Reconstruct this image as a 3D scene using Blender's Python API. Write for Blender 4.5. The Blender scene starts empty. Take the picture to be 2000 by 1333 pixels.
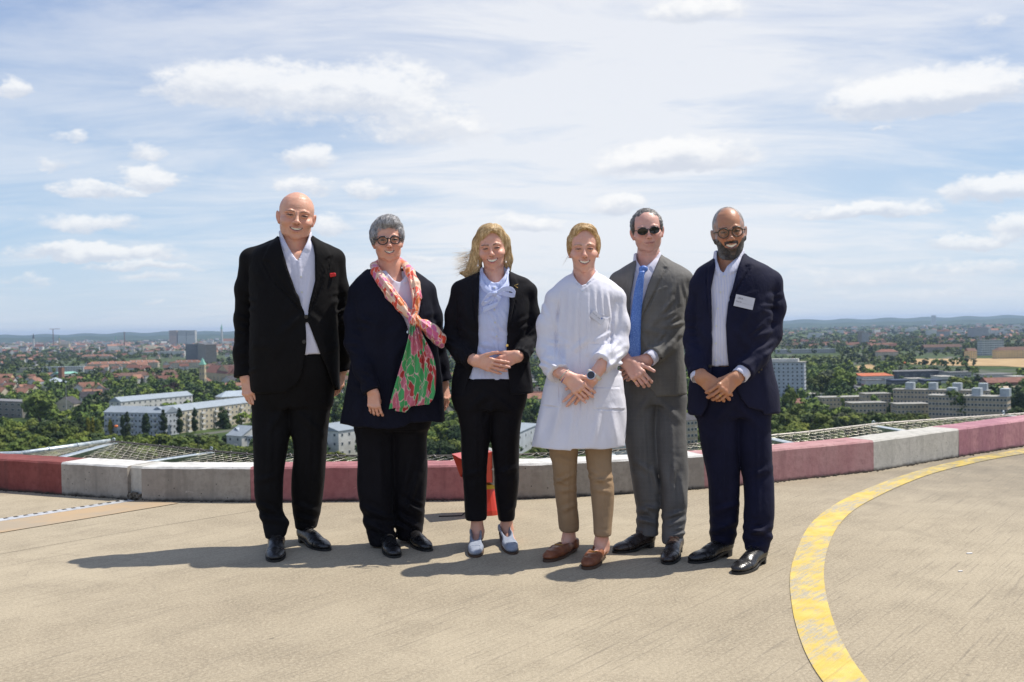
import bpy, math, random, os
import numpy as np
from mathutils import Vector, Matrix
SC = bpy.context.scene
COL = SC.collection
rnd = random.Random(7)
RNG = np.random.RandomState(11)
R = math.radians
# ------------------------------------------------------------------ camera
F = 1944.0                       # focal length in pixels of a 2000 px wide frame (35 mm lens)
EYE = np.array([0.0, 0.0, 1.15])
PITCH = math.atan(25.0 / F)
ROLL = R(1.1)
_f = np.array([0, math.cos(PITCH), -math.sin(PITCH)])
_r0 = np.array([1.0, 0, 0])
_u0 = np.array([0, math.sin(PITCH), math.cos(PITCH)])
CR = math.cos(ROLL) * _r0 - math.sin(ROLL) * _u0
CU = math.cos(ROLL) * _u0 + math.sin(ROLL) * _r0
cam_d = bpy.data.cameras.new('camera')
cam = bpy.data.objects.new('camera', cam_d)
COL.objects.link(cam)
cam.matrix_world = Matrix(((CR[0], CU[0], -_f[0], EYE[0]), (CR[1], CU[1], -_f[1], EYE[1]), (CR[2], CU[2], -_f[2], EYE[2]), (0, 0, 0, 1)))
cam_d.sensor_width = 36.0
cam_d.lens = 36.0 * F / 2000.0
cam_d.clip_start = 0.05
cam_d.clip_end = 60000
cam_d.dof.use_dof = True
cam_d.dof.focus_distance = 5.2
cam_d.dof.aperture_fstop = 5.0
SC.camera = cam
# ------------------------------------------------------------------ world, sun, exposure
SUN_DIR = np.array([1.01, 0.41, 1.93]); SUN_DIR /= np.linalg.norm(SUN_DIR)
SUN_EL = math.asin(SUN_DIR[2])
SUN_AZ = math.atan2(SUN_DIR[0], SUN_DIR[1])     # from +Y towards +X
sun_d = bpy.data.lights.new('sun', 'SUN')
sun_d.energy = 5.0
sun_d.angle = R(0.53)
sun_d.color = (1.0, 0.94, 0.84)
sun = bpy.data.objects.new('sun', sun_d)
COL.objects.link(sun)
sun.rotation_mode = 'QUATERNION'
sun.rotation_quaternion = Vector(SUN_DIR).to_track_quat('Z', 'Y')
sun.location = (8, 4, 15)
SC.view_settings.view_transform = 'Standard'
SC.view_settings.look = 'None'
SC.view_settings.exposure = 0.10
SC.view_settings.gamma = 1.0
SC.view_settings.use_curve_mapping = False
SC.cycles.volume_bounces = 0
SC.cycles.max_bounces = 6
SC.cycles.transparent_max_bounces = 12
# node helper: small expression builder
class NT:
 def __init__(s, tree):
  s.t = tree; s.n = tree.nodes; s.l = tree.links
 def new(s, typ, **kw):
  nd = s.n.new(typ)
  for k, v in kw.items():
   setattr(nd, k, v)
  return nd
 def put(s, sock, v):
  if isinstance(v, bpy.types.NodeSocket):
   s.l.new(v, sock)
  elif isinstance(v, (tuple, list)) and sock.type == 'RGBA' and len(v) == 3:
   sock.default_value = (v[0], v[1], v[2], 1)
  else:
   sock.default_value = v
 def m(s, op, a, b=0.0, c=0.0, clamp=False):
  nd = s.new('ShaderNodeMath', operation=op, use_clamp=clamp)
  s.put(nd.inputs[0], a); s.put(nd.inputs[1], b); s.put(nd.inputs[2], c)
  return nd.outputs[0]
 def vm(s, op, a, b=(0, 0, 0)):
  nd = s.new('ShaderNodeVectorMath', operation=op)
  s.put(nd.inputs[0], a); s.put(nd.inputs[1], b)
  return nd.outputs['Value'] if op in ('LENGTH', 'DOT_PRODUCT', 'DISTANCE') else nd.outputs[0]
 def mix(s, f, a, b, blend='MIX'):
  nd = s.new('ShaderNodeMix', data_type='RGBA', blend_type=blend)
  s.put(nd.inputs[0], f); s.put(nd.inputs[6], a); s.put(nd.inputs[7], b)
  return nd.outputs[2]
 def noise(s, vec, scale, detail=3.0, rough=0.5, out=0, dist=0.0):
  nd = s.new('ShaderNodeTexNoise')
  if vec is not None: s.l.new(vec, nd.inputs['Vector'])
  nd.inputs['Scale'].default_value = scale; nd.inputs['Detail'].default_value = detail
  nd.inputs['Roughness'].default_value = rough; nd.inputs['Distortion'].default_value = dist
  return nd.outputs[out]
 def ramp(s, f, a, b, lo=0.0, hi=1.0, kind='SMOOTHSTEP'):
  nd = s.new('ShaderNodeMapRange', interpolation_type=kind)
  s.put(nd.inputs[0], f); s.put(nd.inputs[1], a); s.put(nd.inputs[2], b); s.put(nd.inputs[3], lo); s.put(nd.inputs[4], hi)
  return nd.outputs[0]
 def mapping(s, vec, scale=(1, 1, 1), rot=(0, 0, 0), loc=(0, 0, 0)):
  nd = s.new('ShaderNodeMapping')
  s.l.new(vec, nd.inputs[0])
  nd.inputs['Scale'].default_value = scale; nd.inputs['Rotation'].default_value = rot; nd.inputs['Location'].default_value = loc
  return nd.outputs[0]
# sky: nishita with clouds laid out by direction (azimuth / elevation)
world = bpy.data.worlds.new('World')
SC.world = world
world.use_nodes = True
W = NT(world.node_tree)
W.n.clear()
sky = W.new('ShaderNodeTexSky', sky_type='NISHITA')
sky.sun_disc = False
sky.sun_elevation = SUN_EL
sky.sun_rotation = SUN_AZ
sky.altitude = 500
sky.air_density = 1.0
sky.dust_density = 1.2
sky.ozone_density = 1.0
tc = W.new('ShaderNodeTexCoord')
D = tc.outputs['Generated']
sep = W.new('ShaderNodeSeparateXYZ'); W.l.new(D, sep.inputs[0])
az = W.m('ARCTAN2', sep.outputs[0], sep.outputs[1])
el = W.m('ARCSINE', sep.outputs[2])
def px_dir(px, py):
 d = _f * F + CR * (px - 1000) - CU * (py - 666.5)
 d = d / np.linalg.norm(d)
 return math.atan2(d[0], d[1]), math.asin(d[2])
# flat coordinates of the cloud deck: direction divided by height above the horizon
zc = W.m('MAXIMUM', sep.outputs[2], 0.0)
inv = W.m('DIVIDE', 1.0, W.m('ADD', zc, 0.13))
comb = W.new('ShaderNodeCombineXYZ')
W.l.new(W.m('MULTIPLY', sep.outputs[0], inv), comb.inputs[0]); W.l.new(W.m('MULTIPLY', sep.outputs[1], inv), comb.inputs[1])
deck = comb.outputs[0]
comb2 = W.new('ShaderNodeCombineXYZ')
W.l.new(az, comb2.inputs[0]); W.l.new(el, comb2.inputs[1])
ang = comb2.outputs[0]
# high thin veil: streaks
veil_v = W.mapping(deck, scale=(0.8, 1.7, 1), rot=(0, 0, R(-17)))
veil_n = W.noise(veil_v, 1.5, 9, 0.64, dist=0.5)
veil_b = W.noise(W.mapping(deck, scale=(0.35, 0.5, 1), rot=(0, 0, R(-10)), loc=(3, 1, 0)), 1.0, 3, 0.5)
veil = W.m('ADD', W.m('MULTIPLY', veil_n, 0.9), W.m('MULTIPLY', veil_b, 0.75))
veil = W.ramp(veil, 0.60, 1.02)
# the veil is thicker towards the middle and right of the view and fades again beyond
azc = W.m('SUBTRACT', az, 0.08)
cen = W.m('MULTIPLY', azc, azc)
cen = W.m('POWER', 2.718, W.m('MULTIPLY', cen, -14.0))
veil = W.m('ADD', W.m('MULTIPLY', veil, 0.75), W.m('MULTIPLY', cen, 0.55), clamp=True)
veil = W.m('MULTIPLY', W.m('MULTIPLY', veil, W.ramp(el, 0.4, 1.2, 1.0, 0.45)), W.ramp(az, -0.55, 0.0, 0.78, 1.0))  # veil also thinned high overhead, out of view, for less ambient light
# cumulus: (px, py, half width, half height, strength)
CL = [(545, 165, 280, 46, 1.0), (770, 170, 130, 62, .8), (830, 235, 160, 45, .55), (600, 215, 150, 30, .4), (300, 345, 65, 22, 1.0), (185, 368, 95, 13, .75), (290, 297, 48, 16, .6),
      (105, 318, 38, 14, .5), (30, 172, 36, 18, .85), (140, 262, 34, 10, .5), (600, 305, 62, 26, .85), (590, 360, 75, 16, .7), (715, 370, 55, 18, .75), (170, 432, 110, 18, .6), (190, 490, 165, 17, 1.0),
      (270, 517, 130, 9, .7), (300, 540, 90, 7, .5), (45, 545, 55, 9, .45), (50, 430, 10, 4, .3), (640, 435, 60, 20, .6), (300, 590, 30, 7, .4), (1030, 435, 85, 20, .8), (820, 500, 60, 8, .5),
      (1320, 300, 175, 34, 1.0), (1225, 320, 90, 22, .5), (1210, 395, 62, 22, .9), (1360, 15, 120, 26, .75), (1800, 175, 205, 44, 1.0), (1900, 160, 110, 40, .8), (1700, 190, 110, 20, .6), (1950, 365, 110, 24, .95),
      (1690, 408, 135, 17, 1.0), (1900, 468, 85, 14, .8), (1985, 440, 55, 26, .8), (1730, 250, 24, 7, .5), (1940, 35, 35, 16, .4), (1700, 540, 240, 22, .45), (1880, 520, 150, 16, .5), (1600, 575, 160, 12, .4), (1100, 560, 160, 25, .45),
      (1850, 570, 190, 13, .4), (850, 560, 60, 20, .35), (930, 250, 50, 12, .4)]
warp = W.noise(W.mapping(ang, scale=(1, 1.6, 1)), 26.0, 6, 0.62, out=1)
warpv = W.vm('SUBTRACT', warp, (0.5, 0.5, 0.5))
wv = W.vm('MULTIPLY', warpv, (0.050, 0.026, 0))
angw = W.vm('ADD', ang, wv)
sepw = W.new('ShaderNodeSeparateXYZ'); W.l.new(angw, sepw.inputs[0])
cum = None
under = None
for (cx, cy, hw, hh, st) in CL:
 a0, e0 = px_dir(cx, cy + hh * 0.45)
 ra = hw / F * 1.05; rt = hh / F * 1.6
 dx = W.m('MULTIPLY', W.m('SUBTRACT', sepw.outputs[0], a0), 1 / ra)
 dyv = W.m('MULTIPLY', W.m('SUBTRACT', sepw.outputs[1], e0), 1 / rt)
 neg = W.m('MULTIPLY', W.m('MINIMUM', dyv, 0.0), 1.9)
 q = W.m('ADD', W.m('MAXIMUM', dyv, 0.0), neg)
 r2 = W.m('ADD', W.m('MULTIPLY', dx, dx), W.m('MULTIPLY', q, q))
 v = W.m('MULTIPLY', W.m('SUBTRACT', 1.0, r2, clamp=True), st)
 cum = v if cum is None else W.m('MAXIMUM', cum, v)
 u = W.m('MULTIPLY', v, dyv)
 under = u if under is None else W.m('ADD', under, u)
# small cumulus everywhere else in the sky too (outside the frame the deck simply goes on)
gen = W.noise(W.mapping(deck, scale=(0.8, 0.8, 1), loc=(5, 2, 0)), 2.2, 6, 0.6)
edge = W.m('ABSOLUTE', az)
gen = W.m('MULTIPLY', W.ramp(gen, 0.60, 0.78), W.ramp(edge, 0.50, 0.75, 0.0, 0.8))
cn = W.noise(W.mapping(ang, scale=(1, 1.7, 1), loc=(1, 1, 0)), 42.0, 7, 0.66)
cumn = W.m('ADD', cum, W.m('MULTIPLY', W.m('SUBTRACT', cn, 0.5), 1.15))
cumask = W.m('MULTIPLY', W.ramp(cumn, 0.06, 0.64), W.ramp(cum, 0.0, 0.12))
cumask = W.m('MAXIMUM', cumask, gen)
shade = W.ramp(W.m('ADD', under, W.m('MULTIPLY', W.m('SUBTRACT', cn, 0.5), 0.7)), -0.25, 0.35)
ccol = W.mix(shade, (5.7, 6.1, 6.9), (8.9, 8.85, 8.75))
vcol = (7.9, 8.0, 8.25)
# base sky: paler towards the horizon
blue = W.mix(W.ramp(el, 0.0, 0.42), (4.4, 6.1, 7.9), (2.2, 3.3, 6.0))
blue = W.mix(W.ramp(el, 0.40, 1.25), blue, (1.5, 2.5, 5.2))  # overhead sky, out of view, deepened to lower the ambient light
base = W.mix(0.82, sky.outputs[0], blue)
skyc = W.mix(W.m('MULTIPLY', veil, 0.86), base, vcol)
skyc = W.mix(W.m('MULTIPLY', cumask, 0.78), skyc, ccol)
hz = W.ramp(el, -0.01, 0.11, 0.62, 0.0)
skyc = W.mix(hz, skyc, (6.4, 6.85, 7.3))
below = W.ramp(el, -0.02, -0.004)
skyc = W.mix(W.m('SUBTRACT', 1.0, below), skyc, (2.2, 2.3, 2.1))
bg = W.new('ShaderNodeBackground'); W.l.new(skyc, bg.inputs[0]); bg.inputs[1].default_value = 0.108
wo = W.new('ShaderNodeOutputWorld'); W.l.new(bg.outputs[0], wo.inputs[0])
world.cycles.sampling_method = 'MANUAL'
world.cycles.sample_map_resolution = 512
# ------------------------------------------------------------------ pixel <-> world helpers
def at(px, py, Y):
 """world point seen at pixel (px,py) of the photograph at distance Y"""
 d = _f * F + CR * (px - 1000) - CU * (py - 666.5)
 return EYE + d * (Y / d[1])
def ground(px, py, z=0.0):
 d = _f * F + CR * (px - 1000) - CU * (py - 666.5)
 return EYE + d * ((z - EYE[2]) / d[2])
def project(P):
 q = P - EYE
 w = q @ _f
 return 1000 + F * (q @ CR) / w, 666.5 - F * (q @ CU) / w
# ------------------------------------------------------------------ materials
def mat(name, color=(.5, .5, .5), rough=0.6, metal=0.0, spec=0.5, build=None, sheen=0.0, coat=0.0):
 m = bpy.data.materials.new(name)
 m.use_nodes = True
 T = NT(m.node_tree)
 T.n.clear()
 b = T.new('ShaderNodeBsdfPrincipled')
 o = T.new('ShaderNodeOutputMaterial')
 T.l.new(b.outputs[0], o.inputs[0])
 b.inputs['Base Color'].default_value = (*color, 1)
 b.inputs['Roughness'].default_value = rough
 b.inputs['Metallic'].default_value = metal
 b.inputs['Specular IOR Level'].default_value = spec
 if sheen: b.inputs['Sheen Weight'].default_value = sheen
 if coat: b.inputs['Coat Weight'].default_value = coat
 if build: build(T, b)
 return m
def bump(T, b, h, strength=0.3, dist=0.01):
 nd = T.new('ShaderNodeBump')
 T.l.new(h, nd.inputs['Height']); nd.inputs['Strength'].default_value = strength; nd.inputs['Distance'].default_value = dist
 T.l.new(nd.outputs[0], b.inputs['Normal'])
def gpos(T):
 return T.new('ShaderNodeNewGeometry').outputs['Position']
def opos(T):
 return T.new('ShaderNodeTexCoord').outputs['Object']
def mottled(c1, c2, scale=4.0, detail=4.0, bumps=None, obj=True, rnd_amt=0.0):
 def f(T, b):
  p = opos(T) if obj else gpos(T)
  n = T.noise(p, scale, detail, 0.6)
  c = T.mix(T.ramp(n, 0.35, 0.65), c1, c2)
  if rnd_amt:
   ri = T.new('ShaderNodeObjectInfo').outputs['Random']
   hs = T.new('ShaderNodeHueSaturation')
   T.l.new(c, hs.inputs['Color']); T.l.new(T.ramp(ri, 0, 1, 1 - rnd_amt, 1 + rnd_amt, 'LINEAR'), hs.inputs['Value'])
   T.l.new(T.ramp(T.m('FRACT', T.m('MULTIPLY', ri, 7.31)), 0, 1, 0.5 - rnd_amt * .10, 0.5 + rnd_amt * .07, 'LINEAR'), hs.inputs['Hue'])
   c = hs.outputs[0]
  T.l.new(c, b.inputs['Base Color'])
  if bumps: bump(T, b, T.noise(p, bumps[0], 4, 0.6), bumps[1], bumps[2])
 return f
# ------------------------------------------------------------------ object helpers
def link(name, data, m=None, parent=None, **props):
 o = bpy.data.objects.new(name, data)
 COL.objects.link(o)
 if m is not None and data is not None and hasattr(data, 'materials') and len(data.materials) == 0:
  data.materials.append(m)
 if parent is not None: o.parent = parent
 for k, v in props.items(): o[k] = v
 return o
def empty(name, loc=(0, 0, 0), rz=0.0, **props):
 o = bpy.data.objects.new(name, None)
 o.empty_display_size = 0.2
 o.location = loc; o.rotation_euler = (0, 0, rz)
 COL.objects.link(o)
 for k, v in props.items(): o[k] = v
 return o
def mesh_np(name, V, Fq, m=None, smooth=False, mats=None, fmat=None):
 """V (n,3); Fq (m,3|4) int array or list of polygons"""
 me = bpy.data.meshes.new(name)
 V = np.asarray(V, np.float32)
 if isinstance(Fq, np.ndarray) and len(Fq):
  k = Fq.shape[1]; nf = len(Fq)
  me.vertices.add(len(V)); me.vertices.foreach_set('co', V.ravel())
  me.loops.add(nf * k); me.loops.foreach_set('vertex_index', Fq.astype(np.int32).ravel())
  me.polygons.add(nf)
  me.polygons.foreach_set('loop_start', np.arange(0, nf * k, k, dtype=np.int32))
  me.polygons.foreach_set('loop_total', np.full(nf, k, np.int32))
 else:
  me.from_pydata([tuple(map(float, v)) for v in V], [], [tuple(int(i) for i in f) for f in Fq])
 for mm in (mats or ([m] if m else [])): me.materials.append(mm)
 if fmat is not None: me.polygons.foreach_set('material_index', np.asarray(fmat, np.int32))
 me.update(calc_edges=True)
 if smooth: me.polygons.foreach_set('use_smooth', np.ones(len(me.polygons), bool))
 me.validate()
 return me
class MB:
 """collects boxes, tubes, polygons into one mesh"""
 def __init__(s): s.V = []; s.F = []; s.M = []
 def add(s, V, Fs, mi=0):
  o = len(s.V)
  s.V += [tuple(map(float, v)) for v in V]
  s.F += [tuple(int(i) + o for i in f) for f in Fs]
  s.M += [mi] * len(Fs)
  return s
 def box(s, c, h, rz=0.0, mi=0, M=None):
  c = np.array(c, float); V = []
  for z in (-1, 1):
   for (x, y) in ((-1, -1), (1, -1), (1, 1), (-1, 1)):
    p = np.array([x * h[0], y * h[1], z * h[2]])
    if M is not None: p = M @ p
    elif rz: p = np.array([p[0] * math.cos(rz) - p[1] * math.sin(rz), p[0] * math.sin(rz) + p[1] * math.cos(rz), p[2]])
    V.append(c + p)
  return s.add(V, [(3, 2, 1, 0), (4, 5, 6, 7), (0, 1, 5, 4), (1, 2, 6, 5), (2, 3, 7, 6), (3, 0, 4, 7)], mi)
 def prism(s, poly, z0, z1, mi=0, top_mi=None):
  n = len(poly)
  V = [(x, y, z0) for x, y in poly] + [(x, y, z1) for x, y in poly]
  Fs = [tuple(range(n - 1, -1, -1))] + [(i, (i + 1) % n, n + (i + 1) % n, n + i) for i in range(n)]
  s.add(V, Fs, mi)
  s.add([(x, y, z1) for x, y in poly], [tuple(range(n))], mi if top_mi is None else top_mi)
  return s
 def tube(s, pts, r, n=8, mi=0, closed=False, caps=True, rs=None):
  pts = [np.array(p, float) for p in pts]; m = len(pts); V = []
  up = None
  for i, p in enumerate(pts):
   a = pts[(i - 1) % m] if (closed or i) else p
   b = pts[(i + 1) % m] if (closed or i < m - 1) else p
   t = b - a; t /= (np.linalg.norm(t) + 1e-9)
   if up is None:
    up = np.array([0, 0, 1.0]) if abs(t[2]) < .9 else np.array([1.0, 0, 0])
   u = up - t * (up @ t); u /= (np.linalg.norm(u) + 1e-9); up = u
   w = np.cross(t, u)
   rr = rs[i] if rs is not None else r
   for k in range(n):
    an = 2 * math.pi * k / n
    V.append(p + (u * math.cos(an) + w * math.sin(an)) * rr)
  Fs = []
  for i in range(m if closed else m - 1):
   j = (i + 1) % m
   for k in range(n):
    Fs.append((i * n + k, i * n + (k + 1) % n, j * n + (k + 1) % n, j * n + k))
  if caps and not closed:
   Fs += [tuple(range(n - 1, -1, -1)), tuple((m - 1) * n + k for k in range(n))]
  return s.add(V, Fs, mi)
 def disc_solid(s, c, ax, r, h, n=16, mi=0, r2=None):
  ax = np.array(ax, float); ax /= np.linalg.norm(ax)
  return s.tube([np.array(c) - ax * h / 2, np.array(c) + ax * h / 2], r, n, mi, rs=[r, r if r2 is None else r2])
 def mesh(s, name, mats, smooth=False):
  me = bpy.data.meshes.new(name)
  me.from_pydata(s.V, [], s.F)
  for mm in (mats if isinstance(mats, (list, tuple)) else [mats]): me.materials.append(mm)
  me.polygons.foreach_set('material_index', s.M)
  if smooth:
   me.polygons.foreach_set('use_smooth', [True] * len(me.polygons))
  me.update()
  return me
 def obj(s, name, mats, parent=None, smooth=False, **props):
  return link(name, s.mesh(name, mats, smooth), None, parent, **props)
def set_loc(root, base):
 """root empty placed at base: shift children meshes (built in world coordinates) into its frame"""
 root.location = base
def localise(me, base):
 n = len(me.vertices); co = np.empty(n * 3, np.float32)
 me.vertices.foreach_get('co', co)
 co = co.reshape(-1, 3) - np.asarray(base, np.float32)
 me.vertices.foreach_set('co', co.ravel()); me.update()
def bevel(o, w=0.004, seg=2):
 md = o.modifiers.new('bevel', 'BEVEL'); md.width = w; md.segments = seg; md.limit_method = 'ANGLE'; md.angle_limit = R(40)
 return o
# ------------------------------------------------------------------ signed distance modelling
f32 = np.float32
def V3(*a): return np.array(a, f32)
def smin(a, b, k):
 if k <= 0: return np.minimum(a, b)
 h = np.maximum(k - np.abs(a - b), 0) / k
 return np.minimum(a, b) - h * h * (k * 0.25)
class Field:
 def __init__(s): s.ops = []
 def add(s, fn, lo, hi, k=0.01, mode='u'):
  s.ops.append((mode, k, fn, np.array(lo, f32), np.array(hi, f32))); return s
 def caps(s, a, b, ra, rb=None, k=0.01, mode='u'):
  a = np.array(a, f32); b = np.array(b, f32); rb = ra if rb is None else rb
  ba = b - a; L = float(ba @ ba) + 1e-12
  def fn(P):
   pa = P - a
   t = np.clip((pa @ ba) / L, 0, 1)
   d = pa - t[:, None] * ba
   return np.sqrt(np.einsum('ij,ij->i', d, d)) - (ra + (rb - ra) * t)
  m = max(ra, rb)
  return s.add(fn, np.minimum(a, b) - m, np.maximum(a, b) + m, k, mode)
 def ell(s, c, r, rot=None, k=0.01, mode='u'):
  c = np.array(c, f32); r = np.array(r, f32)
  def fn(P):
   q = P - c
   if rot is not None: q = q @ rot
   a = q / r; k0 = np.sqrt(np.einsum('ij,ij->i', a, a)); b = a / r
   k1 = np.sqrt(np.einsum('ij,ij->i', b, b)) + 1e-9
   return k0 * (k0 - 1) / k1
  m = float(r.max())
  return s.add(fn, c - m, c + m, k, mode)
 def box(s, c, h, rot=None, rd=0.005, k=0.01, mode='u'):
  c = np.array(c, f32); h = np.array(h, f32) - rd
  def fn(P):
   q = P - c
   if rot is not None: q = q @ rot
   q = np.abs(q) - h
   o = np.maximum(q, 0)
   return np.sqrt(np.einsum('ij,ij->i', o, o)) + np.minimum(q.max(1), 0) - rd
  m = float(np.linalg.norm(h)) + rd
  return s.add(fn, c - m, c + m, k, mode)
 def loft(s, rows, n=2.3, k=0.01, mode='u', grow=0.0, cap=0.01):
  """rows: (z, cx, cy, rx, ry) any order; superellipse sections along z"""
  a = np.array(sorted([tuple(r) for r in rows]), float)
  zs = np.linspace(a[0, 0], a[-1, 0], 240)
  tab = []
  for j in range(1, 5):
   y = a[:, j]; x = a[:, 0]
   # Catmull-Rom through the rows
   mgr = np.gradient(y, x) if len(x) > 2 else np.full(len(x), (y[-1] - y[0]) / (x[-1] - x[0]))
   i = np.clip(np.searchsorted(x, zs) - 1, 0, len(x) - 2)
   hh = x[i + 1] - x[i]; t = (zs - x[i]) / hh
   v = (2 * t**3 - 3 * t**2 + 1) * y[i] + (t**3 - 2 * t**2 + t) * hh * mgr[i] + (-2 * t**3 + 3 * t**2) * y[i + 1] + (t**3 - t**2) * hh * mgr[i + 1]
   tab.append(v)
  z0, z1 = a[0, 0], a[-1, 0]
  rmin = 0.004
  def fn(P):
   z = P[:, 2]
   cx = np.interp(z, zs, tab[0]).astype(f32); cy = np.interp(z, zs, tab[1]).astype(f32)
   rx = np.maximum(np.interp(z, zs, tab[2]).astype(f32) + grow, rmin); ry = np.maximum(np.interp(z, zs, tab[3]).astype(f32) + grow, rmin)
   dx = P[:, 0] - cx; dy = P[:, 1] - cy
   kk = (np.abs(dx / rx) ** n + np.abs(dy / ry) ** n) ** (1.0 / n) + 1e-6
   L = np.sqrt(dx * dx + dy * dy)
   d = (1 - 1 / kk) * L
   d = np.where(kk < 0.35, -np.minimum(rx, ry) * 0.65, d)
   dz = np.maximum(z - (z1 + grow), (z0 - grow) - z) + cap
   o = np.maximum(np.stack([d + cap, dz], 1), 0)
   return np.sqrt(np.einsum('ij,ij->i', o, o)) + np.minimum(np.maximum(d + cap, dz), 0) - cap
  g = max(grow, 0)
  mx = np.abs(tab[2]).max() + g; my = np.abs(tab[3]).max() + g
  return s.add(fn, (min(tab[0]) - mx, min(tab[1]) - my, z0 - g), (max(tab[0]) + mx, max(tab[1]) + my, z1 + g), k, mode)
 def disp(s, fn, lo, hi): return s.add(fn, lo, hi, 0, 'd')
 def __call__(s, P, ops=None):
  d = np.full(len(P), 1.0, f32)
  for (mode, k, fn, lo, hi) in (s.ops if ops is None else ops):
   if mode == 'u': d = smin(d, fn(P), k)
   elif mode == 's': d = -smin(-d, fn(P), k)
   elif mode == 'i': d = -smin(-d, -fn(P), k)
   else: d = d + fn(P)
  return d
 def march(s, px, py, y0, y1, n=260):
  """first surface point on the camera ray through the pixel"""
  Ys = np.linspace(y0, y1, n)
  P = np.array([at(px, py, y) for y in Ys], f32)
  d = s(P)
  i = np.argmax(d < 0)
  if d[i] >= 0: return P[int(np.argmin(d))].astype(float)
  if i == 0: return P[0].astype(float)
  t = d[i - 1] / (d[i - 1] - d[i] + 1e-9)
  return (P[i - 1] + (P[i] - P[i - 1]) * t).astype(float)
 def grad(s, P, e=0.004):
  P = np.asarray(P, f32)
  g = np.stack([s(P + V3(e, 0, 0)) - s(P - V3(e, 0, 0)), s(P + V3(0, e, 0)) - s(P - V3(0, e, 0)), s(P + V3(0, 0, e)) - s(P - V3(0, 0, e))], 1)
  return g / (np.linalg.norm(g, axis=1, keepdims=True) + 1e-9)
 def poly(s, h, lo=None, hi=None, pad=0.02):
  """naive surface nets on a block-sparse grid; returns V, quads"""
  us = [o for o in s.ops if o[0] == 'u']
  if lo is None: lo = np.min([o[3] for o in us], 0) - pad
  if hi is None: hi = np.max([o[4] for o in us], 0) + pad
  lo = np.array(lo, f32); hi = np.array(hi, f32)
  N = np.ceil((hi - lo) / h).astype(int) + 2
  B = 14
  G = np.ones(N, f32)
  half = B * h / 2; diag = half * 1.7321
  ii = [np.arange(0, N[a], B) for a in range(3)]
  base = [lo[a] + h * np.arange(N[a], dtype=f32) for a in range(3)]
  for i in ii[0]:
   for j in ii[1]:
    for k in ii[2]:
     b0 = lo + h * np.array([i, j, k], f32); c = b0 + half
     ops = []; hasu = False
     for o in s.ops:
      m = 0.03 if o[0] == 'u' else 0.0
      if np.all(o[4] + m > b0) and np.all(o[3] - m < b0 + 2 * half):
       ops.append(o); hasu = hasu or o[0] == 'u'
     if not hasu: continue
     dc = float(s(c[None], ops)[0])
     sl = (slice(i, min(i + B, N[0])), slice(j, min(j + B, N[1])), slice(k, min(k + B, N[2])))
     if abs(dc) > diag * 1.35 + 0.012:
      G[sl] = dc; continue
     X, Y, Z = np.meshgrid(base[0][sl[0]], base[1][sl[1]], base[2][sl[2]], indexing='ij')
     P = np.stack([X.ravel(), Y.ravel(), Z.ravel()], 1)
     G[sl] = s(P, ops).reshape(X.shape)
  # surface nets
  st = np.array([N[1] * N[2], N[2], 1])
  acc_i = []; acc_p = []; quads = []
  for ax in range(3):
   a = [slice(None)] * 3; b = [slice(None)] * 3
   a[ax] = slice(0, -1); b[ax] = slice(1, None)
   A = G[tuple(a)]; Bv = G[tuple(b)]
   idx = np.argwhere((A < 0) != (Bv < 0))
   if len(idx) == 0: continue
   o1, o2 = (ax + 1) % 3, (ax + 2) % 3
   idx = idx[(idx[:, o1] > 0) & (idx[:, o2] > 0)]
   va = A[idx[:, 0], idx[:, 1], idx[:, 2]]; vb = Bv[idx[:, 0], idx[:, 1], idx[:, 2]]
   t = va / (va - vb)
   p = idx.astype(f32); p[:, ax] += t
   flat = idx @ st
   c = [flat, flat - st[o1], flat - st[o1] - st[o2], flat - st[o2]]
   for q in c: acc_i.append(q); acc_p.append(p)
   Q = np.stack(c, 1)
   fl = va >= 0
   Q[fl] = Q[fl][:, ::-1]
   quads.append(Q)
  if not quads: return np.zeros((0, 3), f32), np.zeros((0, 4), int)
  I = np.concatenate(acc_i); Pp = np.concatenate(acc_p); Q = np.concatenate(quads)
  u, invx = np.unique(I, return_inverse=True)
  cnt = np.bincount(invx, minlength=len(u)).astype(f32)
  V = np.stack([np.bincount(invx, Pp[:, a], minlength=len(u)) / cnt for a in range(3)], 1)
  Qr = np.searchsorted(u, Q.ravel()).reshape(-1, 4)
  return (lo + V * h).astype(f32), Qr
def sdf_mesh(name, parts, mats, colfn=None, base=None, matfn=None):
 """parts: list of (V, quads) joined into one smooth mesh; colfn(V)->rgb per vertex"""
 Vs = []; Qs = []; n = 0
 for V, Q in parts:
  Vs.append(V); Qs.append(Q + n); n += len(V)
 V = np.concatenate(Vs); Q = np.concatenate(Qs)
 cols = colfn(V) if colfn else None
 Vl = V - np.asarray(base, f32) if base is not None else V
 me = mesh_np(name, Vl, Q, smooth=True, mats=mats if isinstance(mats, list) else [mats])
 if cols is not None and len(me.vertices) == len(V):
  at_ = me.attributes.new('Col', 'FLOAT_COLOR', 'POINT')
  c4 = np.ones((len(V), 4), f32); c4[:, :3] = cols
  at_.data.foreach_set('color', c4.ravel())
 return me
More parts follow.
